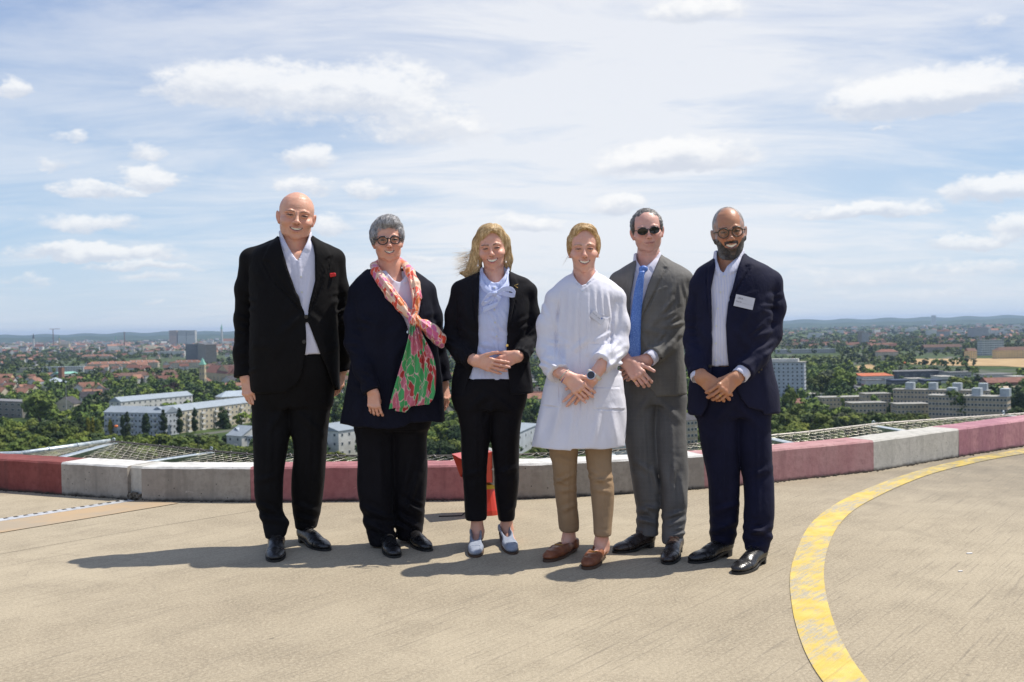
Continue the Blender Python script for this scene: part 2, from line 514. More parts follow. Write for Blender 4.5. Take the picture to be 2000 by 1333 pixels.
def poly_dist(u, v, poly):
 """signed distance (negative inside) of 2-D points to polygon"""
 P = np.array(poly, f32); n = len(P)
 best = np.full(u.shape, 1e9, f32); ins = np.zeros(u.shape, bool)
 for i in range(n):
  a = P[i]; b = P[(i + 1) % n]; e = b - a
  wx = u - a[0]; wy = v - a[1]
  t = np.clip((wx * e[0] + wy * e[1]) / (e @ e + 1e-9), 0, 1)
  dx = wx - e[0] * t; dy = wy - e[1] * t
  best = np.minimum(best, dx * dx + dy * dy)
  c = (a[1] <= v) != (b[1] <= v)
  with np.errstate(divide='ignore', invalid='ignore'):
   xx = a[0] + (v - a[1]) * (e[0] / (e[1] if e[1] != 0 else 1e-9))
  ins ^= c & (u < xx)
 d = np.sqrt(best)
 return np.where(ins, -d, d)
def sstep(x, a, b):
 t = np.clip((x - a) / (b - a), 0, 1)
 return t * t * (3 - 2 * t)
def wob(P, f, seed=0):
 """cheap smooth pseudo noise in -1..1"""
 r = np.random.RandomState(seed); o = 0
 for i in range(4):
  d = r.normal(size=3); d /= np.linalg.norm(d); d2 = r.normal(size=3); d2 /= np.linalg.norm(d2)
  ff = f * (1 + 0.6 * i)
  o = o + np.sin((P @ d.astype(f32)) * ff + r.uniform(0, 6) + 1.7 * np.sin((P @ d2.astype(f32)) * ff * 0.7 + r.uniform(0, 6))) / (1 + 0.5 * i)
 return o / 2.4
# ================================================================== PEOPLE
def attr_col(T, b):
 a = T.new('ShaderNodeAttribute'); a.attribute_name = 'Col'
 return a.outputs['Color']
def skin_mat(name, rough=0.42):
 def f(T, b):
  c = attr_col(T, b)
  p = gpos(T)
  n = T.noise(p, 90, 4, 0.6)
  n2 = T.noise(p, 28, 3, 0.6)
  c2 = T.mix(T.ramp(n2, 0.35, 0.7, 0, 0.22), c, T.mix(1.0, c, (0.95, 0.52, 0.45), 'MULTIPLY'))
  c3 = T.mix(T.ramp(n, 0.3, 0.7, 0, 0.14), c2, T.mix(1.0, c2, (0.7, 0.62, 0.6), 'MULTIPLY'))
  T.l.new(c3, b.inputs['Base Color'])
  b.inputs['Subsurface Weight'].default_value = 0.06
  b.inputs['Subsurface Radius'].default_value = (1.0, 0.35, 0.2)
  b.inputs['Subsurface Scale'].default_value = 0.008
  bump(T, b, T.noise(p, 380, 3, 0.6), 0.25, 0.0012)
 return mat(name, (.6, .4, .3), rough, spec=0.45, build=f)
def cloth_mat(name, c, rough=0.85, sheen=0.25, check=None, stripe=None, weave=1800, var=0.14, wr=(16, 0.32, 0.012), wr2=(55, 0.35, 0.003)):
 def f(T, b):
  p = gpos(T)
  col = T.mix(T.ramp(T.noise(p, 7, 3, 0.6), 0.3, 0.7), tuple(x * (1 - var) for x in c), tuple(min(1, x * (1 + var)) for x in c))
  if stripe:
   sc, w, c2, ax = stripe
   sx = T.new('ShaderNodeSeparateXYZ'); T.l.new(p, sx.inputs[0])
   ph = T.m('FRACT', T.m('MULTIPLY', sx.outputs[ax], sc))
   col = T.mix(T.ramp(T.m('ABSOLUTE', T.m('SUBTRACT', ph, 0.5)), w, w + .12), c2, col)
  if check:
   sc, amt = check
   sx = T.new('ShaderNodeSeparateXYZ'); T.l.new(p, sx.inputs[0])
   for a in (0, 2):
    ph = T.m('FRACT', T.m('MULTIPLY', sx.outputs[a], sc))
    ln = T.ramp(T.m('ABSOLUTE', T.m('SUBTRACT', ph, 0.5)), 0.02, 0.10, amt, 0.0)
    col = T.mix(ln, col, tuple(min(1, x * 2.2 + .02) for x in c))
   mel = T.noise(T.mapping(p, scale=(1, 1, .35)), 900, 2, 0.7)
   col = T.mix(T.ramp(mel, 0.35, 0.7, 0, 0.35), col, tuple(x * 1.8 for x in c))
  T.l.new(col, b.inputs['Base Color'])
  b.inputs['Sheen Weight'].default_value = sheen * .25
  b.inputs['Sheen Roughness'].default_value = 0.5
  h1 = T.noise(T.mapping(p, scale=(1.1, 1.0, 0.6)), wr[0], 3, 0.55, dist=0.8)
  h2 = T.noise(p, wr2[0], 3, 0.6)
  b1 = T.new('ShaderNodeBump'); T.l.new(h1, b1.inputs['Height']); b1.inputs['Strength'].default_value = wr[1]; b1.inputs['Distance'].default_value = wr[2]
  b2 = T.new('ShaderNodeBump'); T.l.new(h2, b2.inputs['Height']); b2.inputs['Strength'].default_value = wr2[1]; b2.inputs['Distance'].default_value = wr2[2]
  T.l.new(b1.outputs[0], b2.inputs['Normal']); T.l.new(b2.outputs[0], b.inputs['Normal'])
 return mat(name, c, rough, spec=(0.12 if max(c) < .06 else 0.25), build=f)
def hair_mat(name, c1, c2, rough=0.45, sc=160):
 def f(T, b):
  p = gpos(T)
  n = T.noise(T.mapping(p, scale=(1, 1, .30)), sc, 4, 0.7, dist=0.4); n3 = T.noise(T.mapping(p, scale=(1, 1, .22)), 62, 3, 0.6, dist=.5)
  T.l.new(T.mix(T.ramp(T.m('ADD', T.m('MULTIPLY', n, .5), T.m('MULTIPLY', n3, .6)), 0.44, 0.66), c1, c2), b.inputs['Base Color'])
  bump(T, b, n, 0.5, 0.003)
 return mat(name, c1, rough, spec=0.4, build=f)
M_SKIN = skin_mat('skin')
M_WHITE_SHIRT = cloth_mat('white_shirt_cotton', (0.62, 0.62, 0.73), 0.8, 0.1, var=0.03, wr=(14, 0.35, 0.010))
M_BLACK = cloth_mat('black_wool', (0.0064, 0.0061, 0.0070), 0.8, 0.06)
M_COAT = cloth_mat('dark_navy_crepe', (0.0072, 0.0080, 0.0170), 0.8, 0.08)
M_BLAZER = cloth_mat('black_navy_blazer_cloth', (0.0078, 0.0078, 0.0112), 0.78, 0.09)
M_TROUS2 = cloth_mat('soft_black_jersey', (0.0058, 0.0054, 0.0080), 0.7, 0.08)
M_GREY = cloth_mat('grey_checked_wool', (0.128, 0.124, 0.118), 0.8, 0.12, check=(44, 0.07))
M_GREYT = cloth_mat('grey_checked_trouser_wool', (0.102, 0.101, 0.102), 0.8, 0.12, check=(44, 0.07))
M_NAVY = cloth_mat('navy_wool', (0.0105, 0.0115, 0.031), 0.75, 0.10)
M_NAVYT = cloth_mat('navy_trouser_wool', (0.0080, 0.0088, 0.026), 0.75, 0.10)
M_LAB = cloth_mat('white_lab_coat_cotton', (0.70, 0.70, 0.78), 0.8, 0.1, var=0.02, wr=(12, 0.4, 0.012))
M_CHINO = cloth_mat('khaki_cotton', (0.31, 0.21, 0.125), 0.85, 0.12, var=0.07, wr=(22, 0.4, 0.008))
M_BLUESH = cloth_mat('pale_blue_striped_cotton', (0.42, 0.50, 0.82), 0.8, 0.1, stripe=(260, 0.16, (0.72, 0.76, 0.90), 0), var=0.03, wr=(22, 0.6, 0.012))
M_PINSH = cloth_mat('white_pinstriped_cotton', (0.62, 0.62, 0.73), 0.8, 0.1, stripe=(75, 0.03, (0.50, 0.53, 0.72), 0), var=0.02, wr=(16, 0.4, 0.008))
M_TIE = None
def _tie(T, b):
 p = gpos(T)
 v = T.new('ShaderNodeTexVoronoi'); T.l.new(p, v.inputs['Vector']); v.inputs['Scale'].default_value = 170
 T.l.new(T.mix(T.ramp(v.outputs['Distance'], 0.25, 0.5), (0.16, 0.30, 0.66), (0.065, 0.16, 0.50)), b.inputs['Base Color'])
M_TIE = mat('blue_silk_tie', (.06, .15, .5), 0.45, spec=0.5, build=_tie)
def _leather(c1, c2, rough=0.28):
 def f(T, b):
  p = gpos(T)
  T.l.new(T.mix(T.ramp(T.noise(p, 22, 4, 0.6), 0.3, 0.7), c1, c2), b.inputs['Base Color'])
  bump(T, b, T.noise(p, 60, 4, 0.65, dist=.5), 0.4, 0.004)
  T.l.new(T.ramp(T.noise(p, 30, 3, 0.6), 0.3, 0.7, rough * .75, rough * 1.4), b.inputs['Roughness'])
 return f
M_BLKLEA = mat('black_shoe_leather', (.012, .012, .013), 0.28, spec=0.6, build=_leather((.009, .009, .010), (.018, .017, .018)))
M_DBRLEA = mat('dark_brown_shoe_leather', (.03, .02, .018), 0.3, spec=0.6, build=_leather((.018, .013, .012), (.032, .022, .018)))
M_BRNLEA = mat('tan_brown_leather', (.24, .08, .03), 0.45, spec=0.5, build=_leather((.15, .045, .02), (.26, .09, .035), .45))
M_GRYLEA = mat('grey_suede', (.42, .44, .5), 0.6, spec=0.4, build=_leather((.22, .25, .31), (.30, .33, .40), .6))
M_SOLE = mat('black_rubber_sole', (.012, .012, .012), 0.6)
M_TANSOLE = mat('brown_rubber_sole', (.07, .04, .025), 0.7)
M_GOLD = mat('gold', (.85, .58, .2), 0.25, metal=1.0)
M_SILVER = mat('brushed_steel', (.65, .66, .68), 0.3, metal=1.0)
M_BTN_D = mat('dark_horn_button', (.02, .017, .015), 0.35)
M_BTN_W = mat('pearl_button', (.62, .62, .55), 0.3)
M_PEARL = mat('pearl', (.82, .80, .76), 0.2, coat=.6)
M_FRAME_BLK = mat('black_acetate', (.012, .016, .022), 0.25, coat=.3)
M_FRAME_BRN = mat('olive_horn_acetate', (.05, .035, .018), 0.3, coat=.3)
M_SUNLENS = mat('dark_sunglass_lens', (.010, .007, .007), 0.08, spec=0.6)
def _lens():
 m = bpy.data.materials.new('clear_spectacle_lens'); m.use_nodes = True
 T = NT(m.node_tree); T.n.clear()
 t = T.new('ShaderNodeBsdfTransparent'); t.inputs[0].default_value = (.90, .90, .92, 1)
 g = T.new('ShaderNodeBsdfGlossy'); g.inputs['Roughness'].default_value = 0.03
 mx = T.new('ShaderNodeMixShader'); mx.inputs[0].default_value = 0.07
 T.l.new(t.outputs[0], mx.inputs[1]); T.l.new(g.outputs[0], mx.inputs[2])
 o = T.new('ShaderNodeOutputMaterial'); T.l.new(mx.outputs[0], o.inputs[0])
 return m
M_LENS = _lens()
def rotm(roll=0, yaw=0, pitch=0):
 """columns = head right, back, up axes in the world. roll>0: right side of the picture goes up"""
 cr, sr = math.cos(roll), math.sin(roll); cy, sy = math.cos(yaw), math.sin(yaw); cp, sp = math.cos(pitch), math.sin(pitch)
 Rx = np.array([[1, 0, 0], [0, cp, -sp], [0, sp, cp]])
 Ry = np.array([[cr, 0, -sr], [0, 1, 0], [sr, 0, cr]])
 Rz = np.array([[cy, -sy, 0], [sy, cy, 0], [0, 0, 1]])
 return (Rz @ Ry @ Rx).astype(f32)
class Person:
 def __init__(s, Y0, label, skin, cx):
  s.Y0 = Y0; s.s = F / Y0; s.skin = np.minimum(np.array(skin, f32) * 1.12, .9)
  b = at(cx, 700, Y0); s.base = np.array([b[0], b[1], 0.0])
  s.root = empty('person', s.base, label=label, category='person')
  s.bodyparts = []; s.colfns = []
  s.core = Field()
 def p(s, px, py, dy=0.0): return at(px, py, s.Y0 + dy)
 def m(s, pxs): return pxs / s.s
 def rows(s, rows, dy=0.0, ry=0.13):
  """(py, xl, xr [, dy, ry]) -> loft rows in metres"""
  out = []
  for r in rows:
   y = dy + (r[3] if len(r) > 3 else 0.0); yy = r[4] if len(r) > 4 else ry
   a = s.p(r[1], r[0], y); b = s.p(r[2], r[0], y)
   out.append(((a[2] + b[2]) / 2, (a[0] + b[0]) / 2, s.Y0 + y, abs(b[0] - a[0]) / 2, yy))
  return out
 def regn(s, poly, zlo=None, front=0.03, back=-1.0):
  """prism field through a pixel polygon, in front of plane Y0+front"""
  Pm = [s.p(x, y) for x, y in poly]
  pz = [q[2] for q in Pm]; px_ = [q[0] for q in Pm]
  Yf = s.Y0 + front; Yb = s.Y0 + back
  sc = s.s
  def fn(P):
   u, v = project(P)
   d = poly_dist(u, v, poly) / sc
   d2 = np.maximum(P[:, 1] - Yf, Yb - P[:, 1])
   return np.maximum(d, d2).astype(f32)
  return fn, (min(px_) - .05, Yb, min(pz) - .05), (max(px_) + .05, Yf, max(pz) + .05)
 def cut(s, F_, poly, front=0.03, back=-1.0, k=0.004):
  fn, lo, hi = s.regn(poly, front=front, back=back)
  F_.add(fn, lo, hi, k, 's')
 def raise_(s, F_, poly, h, soft=2.0, front=0.06):
  """raise the cloth by h metres inside a pixel polygon (front side)"""
  Pm = [s.p(x, y) for x, y in poly]
  lo = (min(q[0] for q in Pm) - .03, s.Y0 - .6, min(q[2] for q in Pm) - .03)
  hi = (max(q[0] for q in Pm) + .03, s.Y0 + front, max(q[2] for q in Pm) + .03)
  Yf = s.Y0 + front
  def fn(P):
   u, v = project(P)
   d = poly_dist(u, v, poly)
   return (-h * (1 - sstep(d, -soft, soft * .4)) * (P[:, 1] < Yf)).astype(f32)
  F_.disp(fn, lo, hi)
 def folds(s, F_, segs, front=0.10):
  """ridges / creases: (x0,y0,x1,y1,width_px,height_m)"""
  for (x0, y0, x1, y1, w, h) in segs:
   h = h * getattr(F_, 'fs', 1.0)
   A = s.p(x0, y0); B = s.p(x1, y1); pad = 3 * w / s.s
   lo = (min(A[0], B[0]) - pad, s.Y0 - .6, min(A[2], B[2]) - pad); hi = (max(A[0], B[0]) + pad, s.Y0 + front, max(A[2], B[2]) + pad)
   ex, ey = x1 - x0, y1 - y0; L = ex * ex + ey * ey + 1e-6
   def fn(P, x0=x0, y0=y0, ex=ex, ey=ey, L=L, w=w, h=h):
    u, v = project(P)
    t = np.clip(((u - x0) * ex + (v - y0) * ey) / L, 0, 1)
    d2 = (u - x0 - ex * t) ** 2 + (v - y0 - ey * t) ** 2
    tap = 0.25 + 0.75 * np.sin(np.pi * np.clip(t, 0.03, 0.97))
    g = np.exp(-d2 / (w * w)) - 0.55 * np.exp(-((np.sqrt(d2) - 2.0 * w) ** 2) / (w * w * 1.2))
    return (-h * tap * g).astype(f32)
   F_.disp(fn, lo, hi)
 def fold_fan(s, F_, cx, cy, ang, n, length, gap, w, h, seed=0, spread=14, front=.10):
  r = random.Random(seed * 13 + 5); a = R(ang); segs = []
  for i in range(n):
   o = (i - (n - 1) / 2) * gap + r.uniform(-.25, .25) * gap
   aa = a + R(r.uniform(-spread, spread))
   px, py = cx - math.sin(a) * o, cy + math.cos(a) * o
   L = length * r.uniform(.55, 1.1); sh = r.uniform(-.25, .25) * L
   segs.append((px - math.cos(aa) * (L / 2 + sh), py - math.sin(aa) * (L / 2 + sh), px + math.cos(aa) * (L / 2 - sh), py + math.sin(aa) * (L / 2 - sh), w * r.uniform(.7, 1.3), h * r.uniform(.5, 1.2)))
  s.folds(F_, segs, front)
 def yoke(s, F_, left, right, Ls, Rs, r=.045):
  for (x, y), P in ((left, Ls), (right, Rs)):
   F_.caps(s.p(x, y + r * s.s, .02), P[0][0], r, P[0][1] * .98, .035)
 def core_legs(s, tops, y0, bots, y1, r0=.045, r1=.015):
  for xt, xb, an in zip(tops, bots, s.ank): s.core.caps(s.p(xt, y0, 0), s.p(xb, y1, an - s.Y0), r0, r1, .03)
 def wrinkle(s, F_, amp, freq, seed=0, vert=0.35):
  us = [o for o in F_.ops if o[0] == 'u']
  lo = np.min([o[3] for o in us], 0) - .05; hi = np.max([o[4] for o in us], 0) + .05
  F_.disp(lambda P: (amp * wob(P * V3(1, 1, vert), freq, seed)).astype(f32), lo, hi)
 def out(s, name, F_, h, m, parent=None, **props):
  V, Q = F_.poly(h)
  if name in ('shirt', 'blouse'):      # nothing of it shows behind, under the jacket
   zt = V[:, 2].max() - .13; bad = (V[:, 1] > s.Y0 - .02) & (V[:, 2] < zt); Q = Q[~bad[Q].any(1)]
   u, iv = np.unique(Q, return_inverse=True); V = V[u]; Q = iv.reshape(-1, 4)
  me = sdf_mesh(name, [(V, Q)], m, base=s.base)
  return link(name, me, None, parent or s.root, **props)
 def mbout(s, name, mb, m, parent=None, smooth=False, **props):
  mb.V = [(a - s.base[0], b - s.base[1], c - s.base[2]) for a, b, c in mb.V]
  return mb.obj(name, m, parent or s.root, smooth, **props)
 # -------------------------------------------------------------- hand
 def hand(s, W, D, N, T, size=1.0, curls=((20, 25, 15),) * 4, thumb=(0.75, 0.65, -0.25), tcurl=15, spread=5, elbow=None, wr=0.024, h=0.0029):
  """W wrist point, D towards the fingers, N out of the back of the hand, T towards the thumb"""
  W = np.array(W, float); D = np.array(D, float); D /= np.linalg.norm(D)
  T = np.array(T, float); T -= D * (T @ D); T /= np.linalg.norm(T)
  Nn = np.cross(D, T)
  if Nn @ np.array(N, float) < 0: Nn = -Nn
  N = Nn; z = size
  Fh = Field()
  tips = []
  off = (0.029, 0.010, -0.009, -0.027); ml = (0.090, 0.093, 0.088, 0.080)
  ln = ((.044, .026, .020), (.048, .030, .021), (.044, .028, .021), (.035, .021, .019)); rr = (.0084, .0086, .0082, .0073)
  fing = []
  for i in range(4):
   a = W + (T * off[i] * .55 + D * .008) * z
   b = W + (D * ml[i] + T * off[i] + N * (.004 - abs(off[i] - .005) * .12)) * z
   Fh.caps(a, b, .0132 * z, .0106 * z, k=.014 * z)
   th = R(spread) * (off[i] / .028)
   d = D * math.cos(th) + T * math.sin(th)
   p0 = b; ang = 0.0; seg = []
   for j in range(3):
    ang += R(curls[i][j])
    dd = d * math.cos(ang) - N * math.sin(ang)
    p1 = p0 + dd * ln[i][j] * z
    r0 = rr[i] * z * (1.06, .96, .90)[j]; r1 = rr[i] * z * (.95, .90, .74)[j]
    seg.append((p0, p1, r0, r1)); p0 = p1
   fing.append(seg)
   tips.append(p0)
  # heel of the hand
  Fh.caps(W + (D * .015 - N * .004 + T * .014) * z, W + (D * .05 - N * .008 + T * .022) * z, .016 * z, .013 * z, k=.014 * z)
  for seg in fing:
   g = Field()
   for (p0, p1, r0, r1) in seg: g.caps(p0, p1, r0, r1, k=.004 * z)
   for (p0, p1, r0, r1) in seg[1:]: g.ell(p0 + N * .0015 * z, (r0 * 1.05,) * 3, k=.003)
   lo = np.min([o[3] for o in g.ops], 0); hi = np.max([o[4] for o in g.ops], 0)
   Fh.add(lambda P, g=g: g(P), lo, hi, .0035 * z, 'u')
   # knuckle
   Fh.ell(seg[0][0] + N * .004 * z, (.0095 * z, .0095 * z, .0085 * z), k=.008 * z)
  t0 = W + (D * .022 + T * .024 - N * .004) * z
  td = D * thumb[0] + T * thumb[1] + N * thumb[2]; td /= np.linalg.norm(td)
  t1 = t0 + td * .046 * z
  td2 = td * math.cos(R(tcurl)) + (D * math.sin(R(tcurl))); td2 /= np.linalg.norm(td2)
  t2 = t1 + td2 * .034 * z
  t3 = t2 + (td2 + D * .2) / np.linalg.norm(td2 + D * .2) * .028 * z
  Fh.caps(t0, t1, .0138 * z, .0106 * z, k=.014 * z); Fh.caps(t1, t2, .0102 * z, .0094 * z, k=.006 * z); Fh.caps(t2, t3, .0096 * z, .0076 * z, k=.004 * z)
  tips.append(t3)
  # flat section of wrist and forearm
  if elbow is not None:
   E = np.array(elbow, float); ax = E - W; L = np.linalg.norm(ax); ax /= L
   for dt in (-.30, 0, .30):
    Fh.caps(W + T * dt * .028 * z, W + ax * min(L, .13) + T * dt * .016 * z, .0195 * z, wr * 1.0 * z, k=.02 * z)
  Fh.disp(lambda P: (0.0005 * wob(P, 190, 3)).astype(f32), W - .25, W + .25)
  V, Q = Fh.poly(h, pad=.01)
  s.bodyparts.append((V, Q))
  tp = np.array(tips, f32); base = s.skin
  def cf(Vv, c, tp=tp, N=N, z=z):
   dm = np.min([np.linalg.norm(Vv - (t + N * .006 * z - 0 * N), axis=1) for t in tp], 0)
   nail = np.clip(1 - dm / (.0085 * z), 0, 1) > .12
   c[nail] = c[nail] * .35 + np.array((.78, .52, .46), f32) * .65
   dk = np.min([np.linalg.norm(Vv - t, axis=1) for t in tp], 0)
   red = (np.exp(-(dk / .03) ** 2) * .18)[:, None]
   return c * (1 - red) + c * np.array((1.05, .72, .68), f32) * red
  s.colfns.append((len(V), cf))
  return dict(W=W, D=D, N=N, T=T, fing=fing, z=z, field=Fh)
 def ring_on(s, h, fi, t, m=M_GOLD, r=.0022, name='ring'):
  p0, p1, r0, r1 = h['fing'][fi][0]
  c = p0 + (p1 - p0) * t; ax = (p1 - p0) / np.linalg.norm(p1 - p0)
  u = np.cross(ax, h['N']); u /= np.linalg.norm(u); w = np.cross(ax, u)
  rr = (r0 + r1) / 2 + .0006
  mb = MB().tube([c + (u * math.cos(a) + w * math.sin(a)) * rr for a in np.linspace(0, 2 * math.pi, 18)[:-1]], r, 6, closed=True)
  return s.mbout(name, mb, m, smooth=True)
 def band_on(s, C, ax, T, rx, ry, r, m, name, flat=1.0):
  ax = np.array(ax, float); ax /= np.linalg.norm(ax); T = np.array(T, float); T -= ax * (T @ ax); T /= np.linalg.norm(T); N = np.cross(ax, T)
  mb = MB().tube([C + T * math.cos(a) * rx + N * math.sin(a) * ry for a in np.linspace(0, 2 * math.pi, 29)[:-1]], r, 8, closed=True)
  if flat != 1.0:
   Vn = []
   for v in mb.V:
    q = np.array(v) - C; k = q @ ax; Vn.append(tuple(C + q + ax * k * (flat - 1)))
   mb.V = Vn
  return s.mbout(name, mb, m, smooth=True)
 # -------------------------------------------------------------- head
 def head(s, cx, top, chin, wid=1.0, roll=0.0, yaw=0.0, pitch=0.0, dy=0.0, neck=0.056, smile=1.0, teeth=True, female=False, brow=(.10, .06, .04), lip=(.52, .20, .18),
             nose=1.0, cheeks=1.0, squint=0.5, neck_to=None, ears=1.0, age=0.5, beard=None, stub=0.0, jowl=0.0, nosew=1.0, mw=1.0):
  Hm = (chin - top) / s.s; k = Hm / 0.235
  Rm = rotm(R(roll), R(yaw) + math.atan2(-s.base[0], s.Y0), R(pitch + 5))
  ctr = s.p(cx, (top + chin) / 2, dy)
  O = ctr - Rm[:, 2] * (0.1175 * k)           # chin level origin
  w = wid
  def L(x, y, z): return (O + Rm @ (np.array([x * w, y, z]) * k)).astype(f32)
  s.L = L; s.Rm = Rm; s.k = k; s.w = w; s.O = O
  h = Field(); K = k
  E = lambda x, y, z, rx, ry, rz, kk=.01, mode='u', rr=None: h.ell(L(x, y, z), (rx * w * K, ry * K, rz * K), Rm if rr is None else (Rm @ rr).astype(f32), kk * K, mode)
  C = lambda a, b, ra, rb=None, kk=.01, mode='u': h.caps(L(*a), L(*b), ra * K, (ra if rb is None else rb) * K, kk * K, mode)
  E(0, .016, .148, .0735, .094, .087, .02)
  # face column in head space, as a local loft
  fr = [(-.002, .006, -.040, .017), (.006, .022 - .002 * female, -.040, .028), (.018, .041 + jowl * .010, -.034, .040), (.036, .0535 + jowl * .009, -.026, .050), (.060, .0610 + jowl * .006, -.015, .064),
              (.085, .0650, -.008, .073), (.108, .0665, -.001, .079), (.135, .0675, .003, .083), (.165, .066, .008, .080), (.195, .052, .012, .062)]
  if female: fr = [(z, rx * (.95 if z < .07 else .985), cy, ry) for z, rx, cy, ry in fr]
  g = Field(); g.loft([(z, 0, cy, rx * w, ry) for z, rx, cy, ry in fr], n=2.15, k=0, cap=.006)
  gfn = g.ops[0][2]
  lo = np.min([L(x, y, z) for x in (-.09, .09) for y in (-.13, .13) for z in (-.02, .22)], 0); hi = np.max([L(x, y, z) for x in (-.09, .09) for y in (-.13, .13) for z in (-.02, .22)], 0)
  h.add(lambda P: gfn(((P - O.astype(f32)) @ Rm) / K) * K, lo, hi, .022 * K, 'u')
  E(0, -.066, .011, .019, .014, .013, .018)                       # chin
  for sx in (-1, 1):
   E(sx * .038, -.060, .078 + .003 * smile, .022 * cheeks, .020 * cheeks, .019, .022)       # cheek
   E(sx * .054, -.038, .092, .014, .022, .014, .02)            # cheekbone
   C((sx * .010, -.0835, .1315), (sx * .030, -.082, .1365), .0055, .006, .012)              # brow ridge
   C((sx * .030, -.082, .1365), (sx * .050, -.068, .132), .006, .005, .012)
   E(sx * .0315, -.094, .1165, .0175, .0125, .0095, .012, 's')      # socket
   E(sx * .0310, -.0715, .1155, .0125 / w, .0125, .0125, .0015)       # eyeball
   C((sx * .018, -.0800, .1195), (sx * .031, -.0845, .1215 - .001 * squint), .0038, .0044, .003)   # upper lid
   C((sx * .031, -.0845, .1215 - .001 * squint), (sx * .045, -.0775, .1185), .0044, .0034, .003)
   C((sx * .019, -.0800, .1100 + .0012 * squint), (sx * .032, -.0830, .1078 + .0022 * squint), .0030, .0036, .003)  # lower lid
   C((sx * .032, -.0830, .1078 + .0022 * squint), (sx * .045, -.0765, .1108 + .001 * squint), .0036, .003, .003)
   if age > .3: C((sx * .019, -.0850, .1005), (sx * .040, -.0800, .1015), .0016, .0016, .006, 's')
  # nose
  C((0, -.0825, .123), (0, -.1035 - .003 * (nose - 1), .086), .0072, .0092, .014)
  E(0, -.1050 - .004 * (nose - 1), .0825, .0115 * nosew, .0105, .0095, .010)
  for sx in (-1, 1):
   E(sx * .0115 * nosew, -.0960, .0795, .0066 * nosew, .0100, .0062, .008)
   E(sx * .0065 * nosew, -.1025, .0730, .0032, .0045, .0028, .002, 's')
   # smile fold
   C((sx * .0195, -.0960, .0800), (sx * (.0335 + .003 * smile), -.0860, .056), .0013, .0020, .009, 's')
   if age > .6: C((sx * .034, -.086, .050), (sx * .038, -.074, .030), .0010, .0016, .008, 's')
  # mouth
  cz = .0500; up = .0065 * smile; mwid = (.0245 + .0055 * smile) * mw
  op = (.0042 + .0020 * smile) if teeth else 0.0
  ycurve = lambda x: -.0925 + .0155 * (abs(x) / mwid) ** 1.8
  ztop = lambda x: cz + op * .75 + up * (abs(x) / mwid) ** 1.6
  zbot = lambda x: ztop(x) - 2 * op * max(0, 1 - (x / mwid) ** 2) ** .7
  E(0, -.078, cz, .026, .014, .020, .018)
  xs_ = [mwid * t_ for t_ in (-1, -.66, -.33, 0, .33, .66, 1)]
  for xa, xb in zip(xs_[:-1], xs_[1:]):
   ra_ = lambda x, r_: .0014 + r_ * (1 - (abs(x) / mwid) ** 1.5)
   C((xa, ycurve(xa), ztop(xa) + .0012 + ra_(xa, .0014)), (xb, ycurve(xb), ztop(xb) + .0012 + ra_(xb, .0014)), ra_(xa, .0020), ra_(xb, .0020), .0035)
   C((xa, ycurve(xa) + .0015, zbot(xa) - .0012 - ra_(xa, .0022)), (xb, ycurve(xb) + .0015, zbot(xb) - .0012 - ra_(xb, .0022)), ra_(xa, .0030), ra_(xb, .0030), .0035)
  def mouthcut(P):
   q = ((P - O.astype(f32)) @ Rm) / K; x = q[:, 0] / w; ax_ = np.minimum(np.abs(x) / mwid, 1)
   zt_ = cz + op * .75 + up * ax_ ** 1.6; hb_ = op * np.maximum(0, 1 - ax_ ** 2) ** .7
   d_ = np.maximum(np.abs(q[:, 2] - (zt_ - hb_)) - (hb_ if teeth else .0006), q[:, 1] - (-.0892 + .016 * ax_ ** 2 if teeth else -.0895 + .0155 * ax_ ** 1.8))
   return (np.maximum(d_, (np.abs(x) - mwid * .96)) * K).astype(f32)
  h.add(mouthcut, L(-.04, 0, .03) - .08, L(.04, 0, .07) + .08, .0012, 's')
  C((-.012, -.0845, .028), (.012, -.0845, .028), .0015, .0015, .010, 's')
  if ears:
   for sx in (-1, 1):
    ra = rotm(R(-10 * sx), R(-24 * sx), R(-8))
    E(sx * (.0735 + .004 * ears), .012, .103, .0070, .0165 * ears, .0300 * ears, .006, rr=ra)
    E(sx * (.0800 + .004 * ears), .004, .106, .0050, .0100, .0195, .004, 's', rr=ra)
    E(sx * (.0700 + .003 * ears), .004, .080, .0055, .0080, .0095, .006)
  # forehead folds
  if age > .5:
   for zz in (.152, .163): C((-.03, -.083, zz), (.03, -.083, zz + .001), .0008, .0008, .005, 's')
  if age > .7:
   for sx in (-1, 1): C((sx * .006, -.090, .128), (sx * .008, -.089, .146), .0010, .0009, .006, 's')
  # neck
  nt = neck_to if neck_to is not None else s.p(cx, chin + 30, dy + .04)
  nb = L(0, .018, .055)
  mid = (np.array(nb) + np.array(nt)) / 2
  h.caps(nb, mid, neck, neck * .98, .03 * K); h.caps(mid, nt, neck * .98, neck * 1.12, .03 * K)
  h.caps(L(0, -.022, .014), np.array(nt) + V3(0, -.008, .0), .022, neck * .9, .03 * K)      # under the chin
  if female:
   for sx in (-1, 1): h.caps(L(sx * .038, .015, .03), np.array(nt) + V3(sx * .016, -neck * .95, -.02), .010, .009, .02)
  h.disp(lambda P: (0.0006 * wob(P, 120, 2)).astype(f32), lo - .15, hi + .1)
  s.headf = h
  V, Q = h.poly(0.0028, pad=.012)
  s.bodyparts.append((V, Q))
  Rt = Rm; Of = O.astype(f32)
